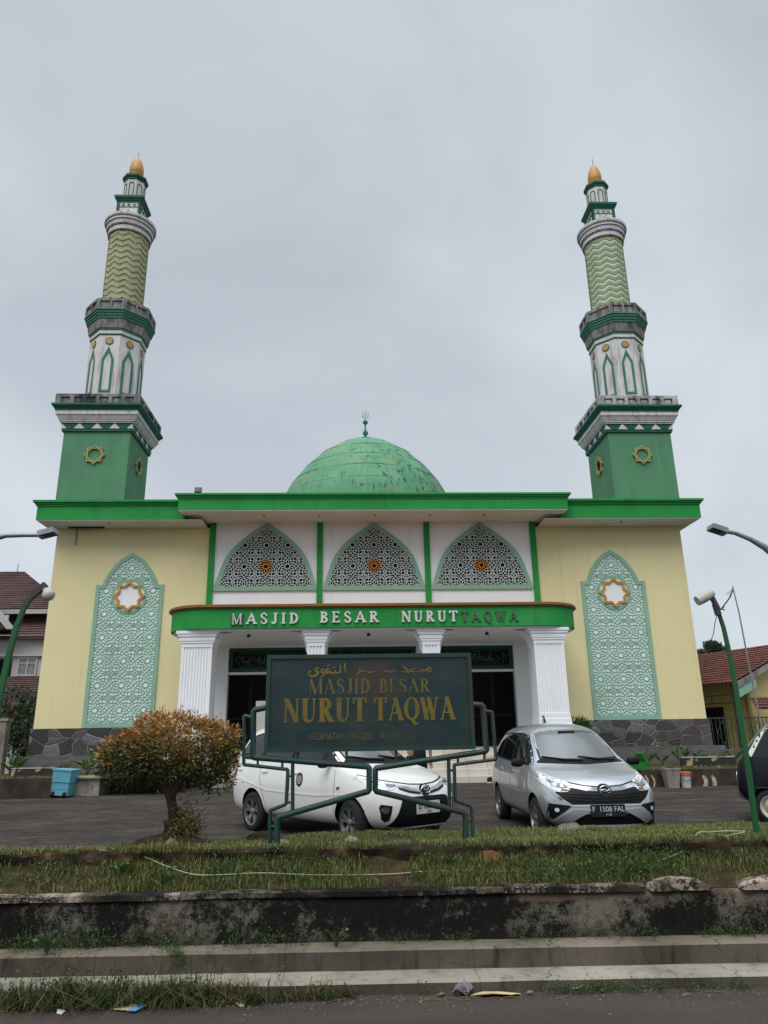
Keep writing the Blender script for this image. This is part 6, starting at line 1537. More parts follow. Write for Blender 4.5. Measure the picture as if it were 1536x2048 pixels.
for v in ('left', 'right'):
    K.part('side_window', M['car_glass'], [([(1.34, 1.02), (1.06, 1.50), (.98, 1.55), (.25, 1.57), (.22, 1.02)], v, dict(off=.003))])
    K.part('side_window', M['car_glass'], [([(.15, 1.02), (.18, 1.57), (-.6, 1.57), (-.6, 1.02)], v, dict(off=.003)), ([(-.68, 1.02), (-.68, 1.57), (-1.4, 1.55), (-1.42, 1.02)], v, dict(off=.003))])
    st = K.part('sticker_band', M['sticker_white'], [(ribbon([(1.33, 1.05), (1.10, 1.43), (1.04, 1.50), (.98, 1.525), (.25, 1.545)], .075), v, dict(off=.006))])
    y_ = K.part('sticker_yellow', M['sticker_yellow'], [([(.97, 1.49), (.97, 1.555), (.55, 1.565), (.55, 1.50)], v, dict(off=.009))], st)
    K.part('sticker_dot', M['car_trim'], [(disc((1.245, 1.19), .016), v, dict(off=.01)), (disc((1.19, 1.28), .016), v, dict(off=.01)), (disc((1.14, 1.36), .016), v, dict(off=.01))], st)
    K.part('sticker_badge', M['tail_red'], [(disc((.55, 1.53), .035), v, dict(off=.012))], st)
    s_ = 1 if v == 'left' else -1
    h = K.bvh.ray_cast(Vector((.77, s_*4, 1.525)), Vector((0, -s_, 0)))[0]
    text_mesh('characters', 'CWRX', .075, M['sticker_orange'], y_, h+Vector((0, s_*.012, 0)), (R(90), 0, R(180) if s_ > 0 else 0), 1.25)
    K.part('door_seam', M['car_trim'], [(ribbon([(1.30, 1.0), (1.28, .62), (1.0, .58)], .01), v, dict(off=.002, thick=.005)), (ribbon([(.19, 1.0), (.19, .30)], .01), v, dict(off=.002, thick=.005))])
    K.part('door_handle', M['car_trim'], [([(.28, .86), (.44, .86), (.44, .90), (.28, .90)], v, dict(off=.02, thick=.025))])
    K.part('side_moulding', M['lamp_dark'], [(ribbon([(1.3, .56), (-1.4, .56)], .014), v, dict(off=.006, step=.1))])
    b = MB(); b.obox((1.38, s_*.80, 1.05), .07, .12, .16); b.tube([(1.34, s_*.66, 1.02), (1.38, s_*.78, 1.04)], .014, 6); b.build('door_mirror', M['car_trim'], BV, org=(0, 0, 0))
K.part('windscreen', M['car_glass'], [([(-.5, 1.15), (.5, 1.15), (.46, 1.56), (-.46, 1.56)], 'front', dict(off=.004, step=.06))])
K.part('headlight', M['lamp_glass'], [(disc((s_*.42, .72), .08), 'front', dict(off=.008)) for s_ in (1, -1)])
K.part('bumper', M['lamp_dark'], [([(-.6, .36), (.6, .36), (.6, .48), (-.6, .48)], 'front', dict(off=.03, thick=.05))])

# ================================================================== PERSON
def skin_body(name, joints, edges, mat_, parent, sub=2):
    me = bpy.data.meshes.new(name); me.from_pydata([j[:3] for j in joints], edges, []); o = bpy.data.objects.new(name, me); COL.objects.link(o)
    m = o.modifiers.new('skin', 'SKIN'); m.use_smooth_shade = True
    for i, v in enumerate(me.skin_vertices[0].data): v.radius = joints[i][3] if hasattr(joints[i][3], '__len__') else (joints[i][3],)*2; v.use_root = (i == 0)
    s = o.modifiers.new('sub', 'SUBSURF'); s.levels = s.render_levels = sub
    dg = bpy.context.evaluated_depsgraph_get(); m2 = bpy.data.meshes.new_from_object(o.evaluated_get(dg)); bpy.data.objects.remove(o)
    m2.name = name; m2.materials.clear(); m2.materials.append(mat_)
    for p in m2.polygons: p.use_smooth = True
    r = bpy.data.objects.new(name, m2); COL.objects.link(r); r.parent = parent; ORG[r.name] = Vector(); return r
yP = 16.2; pp = at(838, 1520, yP)
PE = thing('person', 'person in a dark shirt and dark trousers standing behind the white car, one forearm bent', 'person', (pp[0], yP, yard_z(yP)), R(0), local=True)
# facing the viewer (-Y); local x to the picture's right
J = [(0, 0, .93, (.145, .10)), (0, 0, 1.10, (.135, .095)), (0, 0, 1.28, (.155, .10)), (0, .01, 1.40, (.10, .075)), (0, 0, 1.48, .052), (0, -.012, 1.55, (.062, .075)), (0, -.01, 1.64, (.072, .088)), (0, 0, 1.705, (.05, .06)),
     (-.18, .01, 1.37, .060), (-.235, .02, 1.16, .046), (-.225, -.13, 1.02, .036), (-.20, -.22, 1.01, .030), (.18, .01, 1.37, .060), (.24, .02, 1.14, .046), (.25, -.04, .92, .034), (.25, -.06, .84, .028),
     (-.09, 0, .86, .088), (-.10, -.01, .50, .060), (-.105, .02, .10, .042), (-.11, -.12, .035, .034), (.09, 0, .86, .088), (.10, -.01, .50, .060), (.11, .02, .10, .042), (.12, -.12, .035, .034)]
E_ = [(0, 1), (1, 2), (2, 3), (3, 4), (4, 5), (5, 6), (6, 7), (3, 8), (8, 9), (9, 10), (10, 11), (3, 12), (12, 13), (13, 14), (14, 15), (0, 16), (16, 17), (17, 18), (18, 19), (0, 20), (20, 21), (21, 22), (22, 23)]
thin = {0: .72, 1: .72, 2: .75, 16: .75, 20: .75, 17: .8, 21: .8}
body = skin_body('body', [(*j[:3], tuple(q*thin.get(i, 1) for q in j[3]) if hasattr(j[3], '__len__') else j[3]*thin.get(i, 1)) for i, j in enumerate(J)], E_, M['skin'], PE)
def grow(r, k): return tuple(q+k for q in r) if hasattr(r, '__len__') else r+k
def sub_skin(name, idx, mat_, k):
    mp_ = {j: i for i, j in enumerate(idx)}; return skin_body(name, [(*J[j][:3], grow(J[j][3], k)) for j in idx], [(mp_[a], mp_[c]) for a, c in E_ if a in mp_ and c in mp_], mat_, PE)
SJ = [(0, 0, .86, (.17, .125)), (0, 0, .98, (.17, .125))]+[(*J[j][:3], grow(J[j][3], .022)) for j in (1, 2, 3, 8, 9, 12, 13)]
skin_body('shirt', SJ, [(0, 1), (1, 2), (2, 3), (3, 4), (4, 5), (5, 6), (4, 7), (7, 8)], M['navy'], PE)
sub_skin('trousers', [0, 16, 17, 18, 20, 21, 22], M['trouser'], .014)
for q in (18, 22): skin_body('shoe', [(J[q][0], .05, .045, .05), (J[q][0], -.06, .045, .048), (J[q][0], -.16, .035, .036)], [(0, 1), (1, 2)], M['shoe'], PE)
for wx, wy, wz, dr in ((-.20, -.22, 1.01, Vector((.30, -.95, .1))), (.25, -.06, .84, Vector((.0, -.2, -1)))):
    dr = dr.normalized(); side_ = Vector((1, 0, 0)); side_ = (side_-dr*side_.dot(dr)).normalized(); nrm = dr.cross(side_); w0 = Vector((wx, wy, wz))
    jj = [(*w0, .026), (*(w0+dr*.05), (.036, .018)), (*(w0+dr*.09), (.036, .015))]; ee = [(0, 1), (1, 2)]
    hand = skin_body('hand', jj, ee, M['skin'], PE, 1)
    for i, (o_, l_) in enumerate(((-.030, .062), (-.010, .072), (.010, .068), (.029, .052))):
        base = w0+dr*.088+side_*o_; q = [(*base, .009), (*(base+dr*l_*.5+nrm*.006), .0085), (*(base+dr*l_*.85+nrm*.024), .0075), (*(base+dr*l_+nrm*.04), .006)]
        skin_body('finger', q, [(0, 1), (1, 2), (2, 3)], M['skin'], hand, 1)
    base = w0+dr*.03-side_*.03; skin_body('thumb', [(*base, .012), (*(base+dr*.03-side_*.022), .0105), (*(base+dr*.058-side_*.026+nrm*.012), .008)], [(0, 1), (1, 2)], M['skin'], hand, 1)
hb = MB(); bm = bmesh.new(); bmesh.ops.create_uvsphere(bm, u_segments=20, v_segments=14, radius=1)
keep = [v for v in bm.verts]
hb.add([(v.co.x*.086, .012+v.co.y*.102, 1.668+v.co.z*.092) for v in bm.verts], [[w_.index for w_ in f.verts] for f in bm.faces if f.calc_center_median().z > -.25 and (f.calc_center_median().y > -.55 or f.calc_center_median().z > .55)]); bm.free()
hb.build('hair', M['hair'], PE, smooth=True, org=(0, 0, 0))
fb = MB()
for s_ in (-1, 1):
    fb.obox((s_*.030, -.088, 1.612), .022, .010, .009); fb.obox((s_*.080, .0, 1.60), .014, .035, .055)
fb.build('eyes', M['hair'], PE, org=(0, 0, 0))
nb = MB(); nb.tube([(0, -.085, 1.62), (0, -.112, 1.575), (0, -.09, 1.565)], [.010, .015, .012], 8); nb.obox((0, -.087, 1.535), .042, .012, .010); nb.build('nose', M['skin'], PE, smooth=True, org=(0, 0, 0))
h = PE.location; bg_ = MB(); bg_.obox((h.x-.20, h.y-.36, h.z+1.03), .10, .08, .08, Matrix.Rotation(.3, 3, 'Y')); tag(bg_.build('paper_bag', M['bag']), 'small brown paper packet held by the person behind the white car', 'packet')
# ================================================================== VEGETATION
def unit(v): return v/np.maximum(np.linalg.norm(v, axis=1, keepdims=True), 1e-9)
def blades(name, P, L, W_, lean, m, parent=None, curl=.5):       # tapered two-segment blades
    n = len(P); P = np.asarray(P); L = np.asarray(L)[:, None]; a = rng.uniform(0, 2*PI, n); d = np.stack([np.cos(a), np.sin(a), np.zeros(n)], 1)
    b_ = a+PI/2+rng.normal(0, .5, n); s_ = np.stack([np.cos(b_), np.sin(b_), np.zeros(n)], 1)*(np.asarray(W_)*np.ones(n))[:, None]
    ln = (np.abs(rng.normal(0, 1, n))*lean)[:, None]; up = np.array([[0, 0, 1.0]])
    mid = P+(up*.62+d*ln*.30)*L; tip = P+(up*np.maximum(1-curl*ln, .25)+d*ln*1.0)*L
    V = np.concatenate([P-s_, P+s_, mid+s_*.75, mid-s_*.75, tip+s_*.12, tip-s_*.12], 0)
    i = np.arange(n); F = np.concatenate([np.stack([i, i+n, i+2*n, i+3*n], 1), np.stack([i+3*n, i+2*n, i+4*n, i+5*n], 1)], 0)
    return fast_mesh(name, V, F, m, parent)
def leaf_quads(P, D, L, W_):                       # diamond leaves at P pointing along D
    n = len(P); D = unit(D); r_ = unit(np.cross(D, unit(rng.normal(0, 1, (n, 3))))); nrm = np.cross(r_, D)
    L = np.asarray(L)[:, None]; W_ = np.asarray(W_)[:, None]
    V = np.concatenate([P, P+D*L*.48+r_*W_+nrm*L*.06, P+D*L, P+D*L*.48-r_*W_+nrm*L*.06], 0); i = np.arange(n)
    return V, np.stack([i, i+n, i+2*n, i+3*n], 1)
vz = np.vectorize(bank_z)
def stuff(o, label, cat): o['kind'] = 'stuff'; o['label'] = label; o['category'] = cat; return o
# grass on the upper strip
def scatter(n, x0, x1, yfun, patch=.5, th=-.2, seed=0):
    out = []
    while len(out) < n:
        x = random.uniform(x0, x1); y = yfun(x, random.random())
        if nz3(x*1.6, y*1.6, seed)+random.gauss(0, .25)*patch > th: out.append((x, y))
    return np.array(out)
def on_bank(a, dz=-.005): return np.column_stack([a, vz(a[:, 0], a[:, 1])+dz])
a = scatter(46000, -7.5, 6.5, lambda x, r_: Y0(x)+1.2+(edge_y(x)-Y0(x)-1.2)*r_, 1, -.14)
keep = (np.hypot(a[:, 0]+2.85, a[:, 1]-8.75) > .50) | (rng.random(len(a)) < .12); a = a[keep]
big = np.array([.65+.6*max(0, nz3(x*2.3, y*2.3, 9)) for x, y in a])
stuff(blades('grass', on_bank(a), rng.uniform(.025, .075, len(a))*big, rng.uniform(.003, .0055, len(a)), .7, M['grass_top']), 'short green grass on the strip below the yard', 'grass')
a = scatter(4500, -1.6, 6.5, lambda x, r_: edge_y(x)-.14+.17*r_, 1, -.3)
stuff(blades('grass', on_bank(a), rng.uniform(.02, .065, len(a)), rng.uniform(.003, .005, len(a)), .5, M['grass_top']), 'taller grass fringe along the yard edge', 'grass')
a = scatter(5200, -7.5, 6.5, lambda x, r_: Y0(x)+1.0+.16*r_, 1, -.15, 6)     # fringe hanging over the mossy wall
stuff(blades('grass', np.column_stack([a, np.full(len(a), .405)+.02*rng.random(len(a))]), rng.uniform(.04, .12, len(a)), rng.uniform(.003, .005, len(a)), 1.0, M['grass'], curl=.9), 'grass fringe hanging over the mossy wall', 'grass')
# grass and weeds on the slope between the two walls
a = scatter(15000, -6.5, 5.2, lambda x, r_: Y0(x)+.64+.40*r_, 1, -.02, 4)
stuff(blades('grass', on_bank(a), rng.uniform(.035, .13, len(a)), rng.uniform(.003, .0055, len(a)), .75, M['grass']), 'longer grass on the slope between the two low walls', 'grass')
def weeds(name, C, per, spread, L, label, m='weed', zf_=None, hgt=.12):
    P, D, Ls, Ws = [], [], [], []
    for (x, y, s_) in C:
        z = zf_(x, y)
        for _ in range(int(per*s_)):
            p = np.array([random.gauss(0, spread*s_), random.gauss(0, spread*s_*.6), abs(random.gauss(0, hgt*s_))]); d = p/(np.linalg.norm(p)+1e-6)+np.array([random.gauss(0, .4), random.gauss(0, .4), .45])
            P.append([x+p[0], y+p[1], z+p[2]]); D.append(d); l = random.uniform(*L)*s_**.5; Ls.append(l); Ws.append(l*random.uniform(.20, .32))
    V, Fc = leaf_quads(np.array(P), np.array(D), Ls, Ws); return stuff(fast_mesh(name, V, Fc, M[m]), label, 'weeds')
C = [(random.uniform(-6, 5), 0, random.uniform(.6, 1.1)) for _ in range(60)]+[(random.uniform(.9, 2.4), 0, random.uniform(.9, 1.4)) for _ in range(34)]+[(random.uniform(-2.3, -1.1), 0, random.uniform(.8, 1.2)) for _ in range(12)]
C = [(x, Y0(x)+random.uniform(.68, 1.02), s_) for x, y, s_ in C]
weeds('weeds', C, 95, .07, (.014, .036), 'broad leaved weeds growing among the grass between the walls', 'weed', bank_z, .06)
C = [(random.uniform(-4.6, -1.1), 0, random.uniform(.5, 1.15)) for _ in range(34)]+[(random.uniform(-1.1, 3.4), 0, random.uniform(.3, .6)) for _ in range(20)]+[(random.uniform(1.0, 3.0), 0, random.uniform(.5, .7)) for _ in range(16)]
C = [(x, Y0(x)+random.uniform(.43, .50), s_) for x, y, s_ in C]
weeds('weeds', C, 95, .055, (.012, .032), 'small weeds rooted along the foot of the black wall', 'weed', lambda x, y: -.284, .075)
C = [(-2.28+random.gauss(0, .07), Y0(-2.28)+.29+random.uniform(-.03, .02), random.uniform(.5, .8)) for _ in range(7)]
weeds('weeds', C, 120, .05, (.014, .034), 'weed tuft hanging over the pavement step edge', 'weed', lambda x, y: -.36+random.uniform(-.06, .08), .07)
# coarse verge along the kerb on the viewer's left, low weeds on the right
def verge(x, r_): return Y0(x)-.02-.21*r_*(1.0 if x < -2.2 else max(.25, 1-(x+2.2)*.45))
a = scatter(3000, -5.5, -1.7, verge, 1, -.6, 2); b2 = scatter(700, -1.9, -.75, verge, 1, -.05, 2); a = np.concatenate([a, b2])
hgt = rng.uniform(.05, .17, len(a))*np.where(a[:, 0] < -1.9, 1.0, .75); tall = rng.random(len(a)) < .05; hgt[tall] *= 2.0
stuff(blades('grass', np.column_stack([a, np.full(len(a), -.55)]), hgt, rng.uniform(.003, .0065, len(a)), .75, M['dry_grass'], curl=.7), 'coarse half dry grass sprawling from the kerb onto the road', 'grass')
tp, th_ = [], []
for _ in range(60):                                              # arching tussocks
    x = random.uniform(-5.2, -1.75) if random.random() < .85 else random.uniform(-1.75, -1.0); y = Y0(x)-random.uniform(.02, .18); s_ = random.uniform(.6, 1.2)*(1 if x < -1.75 else .7)
    for _ in range(52): tp.append((x+random.gauss(0, .035), y+random.gauss(0, .03), -.548)); th_.append(s_*random.uniform(.11, .27))
stuff(blades('grass', np.array(tp), np.array(th_), rng.uniform(.003, .006, len(tp)), 1.15, M['dry_grass'], curl=.5), 'arching grass tussocks beside the kerb', 'grass')
sd_, sD, sL = [], [], []
b = MB()                                                            # seed heads standing out of the verge
for _ in range(34):
    x = random.uniform(-4.3, -1.3); y = Y0(x)-random.uniform(.03, .22); hh = random.uniform(.2, .38); dx, dy = random.gauss(0, .06), random.gauss(0, .05)
    b.tube([(x, y, -.546), (x+dx*.4, y+dy*.4, -.546+hh*.6), (x+dx, y+dy, -.546+hh)], .0016, 4)
    for _k in range(16): sd_.append([x+dx+random.gauss(0, .014), y+dy+random.gauss(0, .014), -.546+hh+random.gauss(0, .022)]); sD.append([random.gauss(0, 1), random.gauss(0, 1), .5]); sL.append(random.uniform(.010, .022))
V, Fc = leaf_quads(np.array(sd_), np.array(sD), sL, np.array(sL)*.3); stuff(fast_mesh('seed_heads', V, Fc, M['seed']), 'brown seed heads rising from the verge grass', 'weeds')
stuff(b.build('weed_stems', M['dry_grass']), 'thin stems carrying the brown seed heads', 'weeds')
C = [(random.uniform(-4.6, -2.0), 0, random.uniform(.6, 1.15)) for _ in range(80)]; C = [(x, Y0(x)-random.uniform(.03, .21), s_) for x, y, s_ in C]
weeds('weeds', C, 90, .07, (.014, .036), 'dark weeds mixed into the verge grass', 'weed', lambda x, y: -.54, .085)
C = [(x, Y0(x)-random.uniform(.02, .10), random.uniform(.45, .8)) for x in list(np.random.default_rng(3).uniform(.85, 1.75, 22))+list(np.random.default_rng(4).uniform(1.9, 2.45, 9))+list(np.random.default_rng(5).uniform(-.6, .8, 4))]
weeds('weeds', C, 110, .05, (.012, .028), 'low weeds in the gutter below the kerb', 'weed', lambda x, y: -.54, .05)
# a few leafy plants one can tell apart
def leafy(px, py, y, zb, n, L, lab):
    p = at(px, py, y); z = zb if zb is not None else bank_z(p[0], y); P, D, Ls, Ws = [], [], [], []
    b = MB(); hmax = max(.08, p[2]-z)
    for i in range(n):
        a = i*2.4; h = hmax*random.uniform(.55, 1.0); rr_ = random.uniform(.02, .09); top = Vector((p[0]+rr_*math.cos(a), y+rr_*.6*math.sin(a)-.01, z+h)); b.tube([(p[0], y, z), top], .004, 4)
        P.append(top); D.append((math.cos(a), math.sin(a)-.3, .15)); l = L*random.uniform(.8, 1.2); Ls.append(l); Ws.append(l*.33)
    t = thing('leafy_plant', lab, 'plant', (p[0], y, z), 0, 'leafy weeds one can tell apart')
    V, Fc = leaf_quads(np.array(P), np.array(D), Ls, Ws); V = V-np.array([[p[0], y, z]]); fast_mesh('leaves', V, Fc, M['weed'], t); b.build('stem', M['weed'], t)
leafy(246, 1722, 7.75, None, 24, .055, 'broad leaved plant under the end of the pale hose'); leafy(330, 1735, 7.6, None, 22, .055, 'broad leaved plant on the slope right under the hose bend')
leafy(895, 1722, 7.75, None, 20, .05, 'pale leaved plant below the mossy wall by the orange brick patch'); leafy(98, 1865, 7.22, -.284, 26, .055, 'yellow green broad leaf plant against the black wall'); leafy(672, 1858, 7.2, -.284, 9, .04, 'tiny seedling above the white tissue on the step')
p = at(983, 1715, 7.78); b = MB(); b.prism([(p[0]-.075, p[2]-.10), (p[0]+.075, p[2]-.10), (p[0]+.09, p[2]+.03), (p[0]+.02, p[2]+.06), (p[0]-.08, p[2]+.05)], fy(Y0(p[0])+1.0), 0, .1); b.build('broken_brick', M['brick_patch'], W2)
# ------------------------------------------------------------------ clipped bush
YB = 8.85; kx = 1/ (FPX/ (YB*DF[1]+.0))
def wb(px, py, dy=0): p = at(px, py, YB); return np.array([p[0], YB+dy, p[2]])
PXM = np.linalg.norm(wb(445, 1500)-wb(345, 1500))/100
ELL = [(347, 1488, 0, 122, 60, .62), (272, 1512, -.12, 62, 50, .42), (250, 1534, -.05, 36, 36, .30), (428, 1492, -.05, 52, 46, .42), (440, 1545, -.05, 30, 34, .22), (345, 1505, -.30, 60, 46, .30), (292, 1528, -.02, 60, 34, .36), (392, 1512, .05, 74, 52, .5)]
EC = np.array([wb(e[0], e[1], e[2]) for e in ELL]); ER = np.array([(e[3]*PXM*.90, e[5]*.92, e[4]*PXM*.94) for e in ELL])
BU = thing('clipped_bush', 'clipped umbrella shaped bush with orange red young leaves on a short dark trunk', 'bush', (wb(345, 1690)[0], YB, bank_z(wb(345, 1690)[0], YB)))
wts = (ER[:, 0]*ER[:, 1]*ER[:, 2])**.67; wts /= wts.sum(); PT_, DT_, YG_ = [], [], []
def yng(p, u_, r_): return .30+.55*max(-.3, min(.9, (p[2]-wb(345, 1530)[2])/(100*PXM)))+.26*u_[2]+.25*(r_-.85)+.30*nz3(p[0]*3.2, p[1]*3.2, p[2]*3.2)
ZM = wb(345, 1530)[2]
nc = 0
while nc < 360:                                                     # twig ends, each a tuft of leaves
    k = rng.choice(len(ELL), p=wts); u_ = rng.normal(0, 1, 3); u_ /= np.linalg.norm(u_); r_ = rng.uniform(.80, 1.0)
    lump = 1+.17*nz3(u_[0]*2.6+k*5, u_[1]*2.6, u_[2]*2.6)+.09*nz3(u_[0]*6, u_[1]*6+k, u_[2]*6)
    c_ = EC[k]+ER[k]*u_*r_*lump; q = (c_-EC)/ER; dm = np.min(np.delete(np.linalg.norm(q, axis=1), k))
    if dm < .72: continue
    if nz3(c_[0]*4.2, c_[1]*4.2, c_[2]*4.2+9) < -.14: continue
    nc += 1; s_ = rng.uniform(.7, 1.25); yg0 = yng(c_, u_, r_)+rng.normal(0, .07); out_ = u_*.8+np.array([0, 0, .5])
    for _ in range(int(44*s_)):
        o_ = rng.normal(0, 1, 3)*np.array([.045, .045, .032])*s_; PT_.append(c_+o_); DT_.append(out_*.7+o_/.05*.75+rng.normal(0, .25, 3)); YG_.append(yg0+1.6*float(np.dot(o_, u_))+rng.normal(0, .05))
while len(PT_) < 17600:                                             # older leaves deeper in, coloured darker to paint the crown's inner shade
    k = rng.choice(len(ELL), p=wts); u_ = rng.normal(0, 1, 3); u_ /= np.linalg.norm(u_); r_ = rng.uniform(.35, .85)
    p = EC[k]+ER[k]*u_*r_
    if nz3(p[0]*4.2, p[1]*4.2, p[2]*4.2+9) < -.24: continue
    PT_.append(p); DT_.append(u_*.6+rng.normal(0, .6, 3)+np.array([0, 0, .3])); YG_.append(yng(p, u_, r_)*.6)
PT_ = np.array(PT_); n = len(PT_); V, Fc = leaf_quads(PT_, np.array(DT_), rng.uniform(.038, .07, n), rng.uniform(.006, .0105, n)); V = V-np.array([list(ORG[BU.name])])
o = fast_mesh('crown', V, Fc, M['bush'], BU); at_ = o.data.attributes.new('young', 'FLOAT', 'POINT'); at_.data.foreach_set('value', np.clip(np.tile(np.array(YG_), 4), 0, 1).astype(np.float32))
b = MB(); g = Vector(ORG[BU.name]); 
def vb(px, py, dy=0): return Vector(wb(px, py, dy))
b.tube(curve3([g+Vector((0, 0, -.05)), vb(343, 1665), vb(347, 1630), vb(341, 1596), vb(330, 1570)]), [.085]+list(np.linspace(.072, .046, 20)), 9)
b.tube(curve3([vb(343, 1604), vb(352, 1580, -.05), vb(372, 1552, -.1)]), list(np.linspace(.044, .028, 11)), 7)
for (x, y_, q) in ((290, 1530, -.1), (250, 1530, .05), (318, 1520, .2), (340, 1500, -.2)): b.tube(curve3([vb(333, 1578), vb((333+x)/2, (1572+y_)/2+6, q/2), vb(x, y_, q)]), list(np.linspace(.026, .008, 11)), 6)
for (x, y_, q) in ((420, 1520, .0), (445, 1548, -.05), (390, 1500, .2), (370, 1500, -.25)): b.tube(curve3([vb(368, 1556, -.1), vb((368+x)/2, (1556+y_)/2+5, q/2), vb(x, y_, q)]), list(np.linspace(.022, .007, 11)), 6)
b.tube([vb(334, 1668, -.03), vb(331, 1640, -.04)], [.02, .017], 6)
b.build('trunk', M['bark'], BU, smooth=True)
C = [(vb(x, 1680)[0], YB+dy, s_) for x, dy, s_ in ((362, -.05, .9), (372, .02, 1.0), (380, -.08, .8), (355, -.1, .7), (390, .0, .6))]
P, D = [], []
for x, y, s_ in C:
    for _ in range(170): z = bank_z(x, y)+abs(random.gauss(0, .17))*s_; P.append([x+random.gauss(0, .06), y+random.gauss(0, .06), z]); D.append([random.gauss(0, .6), random.gauss(0, .6), .6])
V, Fc = leaf_quads(np.array(P), np.array(D), rng.uniform(.035, .065, len(P)), rng.uniform(.006, .010, len(P))); V = V-np.array([list(g)])
o = fast_mesh('sucker_shoots', V, Fc, M['bush'], BU); at_ = o.data.attributes.new('young', 'FLOAT', 'POINT'); at_.data.foreach_set('value', rng.uniform(.2, .55, len(V)).astype(np.float32))
# ------------------------------------------------------------------ garden palms and shrubs
def frond(P, D, Ls, Ws, base, az, L, lift, nl=12, wl=.16):
    for k in range(nl):
        t = (k+2)/(nl+1); pos = base+np.array([math.cos(az)*L*t*.75, math.sin(az)*L*t*.75, L*(lift*t-.55*t*t)])
        for s_ in (-1, 1):
            d = np.array([math.cos(az+s_*.8), math.sin(az+s_*.8), .35-.3*t]); P.append(pos); D.append(d); l = L*wl*(1.6-abs(t-.45)*1.4); Ls.append(l); Ws.append(l*.11)
PALMS = [(28, 1535, 21.6, 1.0, 'young palm with wide fronds at the picture edge behind the kerb stone'), (96, 1536, 22.2, .55, 'thin young palm just behind the kerb stone near the bin'), (176, 1536, 22.2, .95, 'bright young palm between blue bin and clipped bush'), (128, 1532, 23.4, .6, 'small dark palm against the plinth above the blue bin'),
         (1297, 1530, 22.0, .75, 'dark young palm directly behind the green tray'), (1326, 1532, 22.2, .65, 'young palm above the concrete planter'), (1362, 1532, 22.2, .85, 'tall narrow palm above the white bucket'), (1403, 1524, 22.6, .65, 'small palm behind the middle of the long kerb stone'), (1441, 1526, 22.8, .6, 'small dark palm behind the far end of the kerb stone'), (1472, 1526, 22.8, .6, 'half hidden palm beside the green lamp post')]
for px, py, y, s_, lab in PALMS:
    p = at(px, py, y); z = .50; t = thing('palm_plant', lab, 'plant', (p[0], y, z), 0, 'young palms in the garden beds')
    P, D, Ls, Ws = [], [], [], []; nf = 7
    for k in range(nf):
        az = k*2.4+random.uniform(-.3, .3); frond(P, D, Ls, Ws, np.array([0, 0, .12*s_]), az, s_*random.uniform(.34, .52), random.uniform(1.0, 1.7), 14, .30)
    V, Fc = leaf_quads(np.array(P), np.array(D), Ls, Ws); fast_mesh('fronds', V, Fc, M['palm'], t)
    b = MB()
    for k in range(nf): az = k*2.4; b.tube([(p[0], y, z), (p[0]+math.cos(az)*.12*s_, y+math.sin(az)*.12*s_, z+.3*s_)], .012*s_, 5)
    b.build('stem', M['palm'], t)
def shrub(px, py, y, rx, rz_, n, m, lab, L=(.08, .16), name='shrub', z0=None, wr=.28):
    c = np.array(at(px, py, y)); t = thing(name, lab, 'shrub' if name == 'shrub' else 'tree', (c[0], y, z0 if z0 is not None else c[2]-rz_))
    ks = rng.normal(0, 1, (9, 3)); ks = unit(ks)*np.array([[rx, rx*.8, rz_]])*.62; P = []
    while len(P) < n:
        k = ks[rng.integers(9)]; u_ = rng.normal(0, 1, 3); u_ /= np.linalg.norm(u_); p = k+u_*np.array([rx, rx*.8, rz_])*.45*rng.uniform(.6, 1.05)
        P.append(p)
    P = np.array(P); D = unit(P)+rng.normal(0, .5, P.shape)+np.array([[0, 0, .2]]); l = rng.uniform(*L, n)
    V, Fc = leaf_quads(P+c-np.array(ORG[t.name])[None], D, l, l*wr); fast_mesh('crown', V, Fc, M[m], t)
    b = MB(); zb = ORG[t.name].z; b.tube([(c[0], y, zb-.1), (c[0]+.05, y, (zb+c[2])/2), (c[0], y, c[2]+rz_*.3)], [rx*.09, rx*.07, rx*.04], 7)
    for k in ks[:5]: b.tube([(c[0], y, c[2]-rz_*.35), tuple(c+k*.9)], [rx*.05, rx*.02], 5)
    b.build('trunk', M['bark'], t); return t
shrub(50, 1470, 27.5, .9, .85, 1300, 'dark_leaf', 'dark leafy shrub beside the stone corner of the mosque', (.10, .2), z0=.2)
shrub(12, 1440, 29.5, 1.2, 1.5, 1300, 'dark_leaf', 'dark shrub behind the pale gatepost', (.12, .25), z0=.2)
shrub(1152, 1455, 24.6, .42, .30, 300, 'palm', 'spiky dark green plant behind the silver car roof', (.14, .32), z0=.95, wr=.10)
shrub(340, 1555, 22.0, 2.0, .45, 1500, 'dark_leaf', 'low dark hedge shrub behind the clipped bush', (.10, .2), z0=.3)
shrub(1420, 1309, 62, 1.5, 1.15, 4200, 'tree_leaf', 'round grey green tree above the red tiled roof', (.12, .26), 'tree', z0=.2)
shrub(1394, 1326, 66, 1.1, 1.1, 2400, 'tree_leaf', 'smaller tree half hidden by the cream wall edge', (.12, .26), 'tree', z0=.2)
# grass on the garden beds
for x0, x1, lab in ((6.5, 16, 'thin grass on the garden bed behind the silver car'), (-18, -8.1, 'thin grass on the garden bed above the brown wall')):
    n = 5000; xx = rng.uniform(x0, x1, n); yy = 19.15+rng.random(n)**1.3*3.5; zz = (.52 if x0 > 0 else .56)-.02*(yy-19.15)
    if x0 < 0: yy += .12
    stuff(blades('grass', np.column_stack([xx, yy, zz-.01]), rng.uniform(.04, .10, n), rng.uniform(.008, .014, n), .5, M['grass']), lab, 'grass')

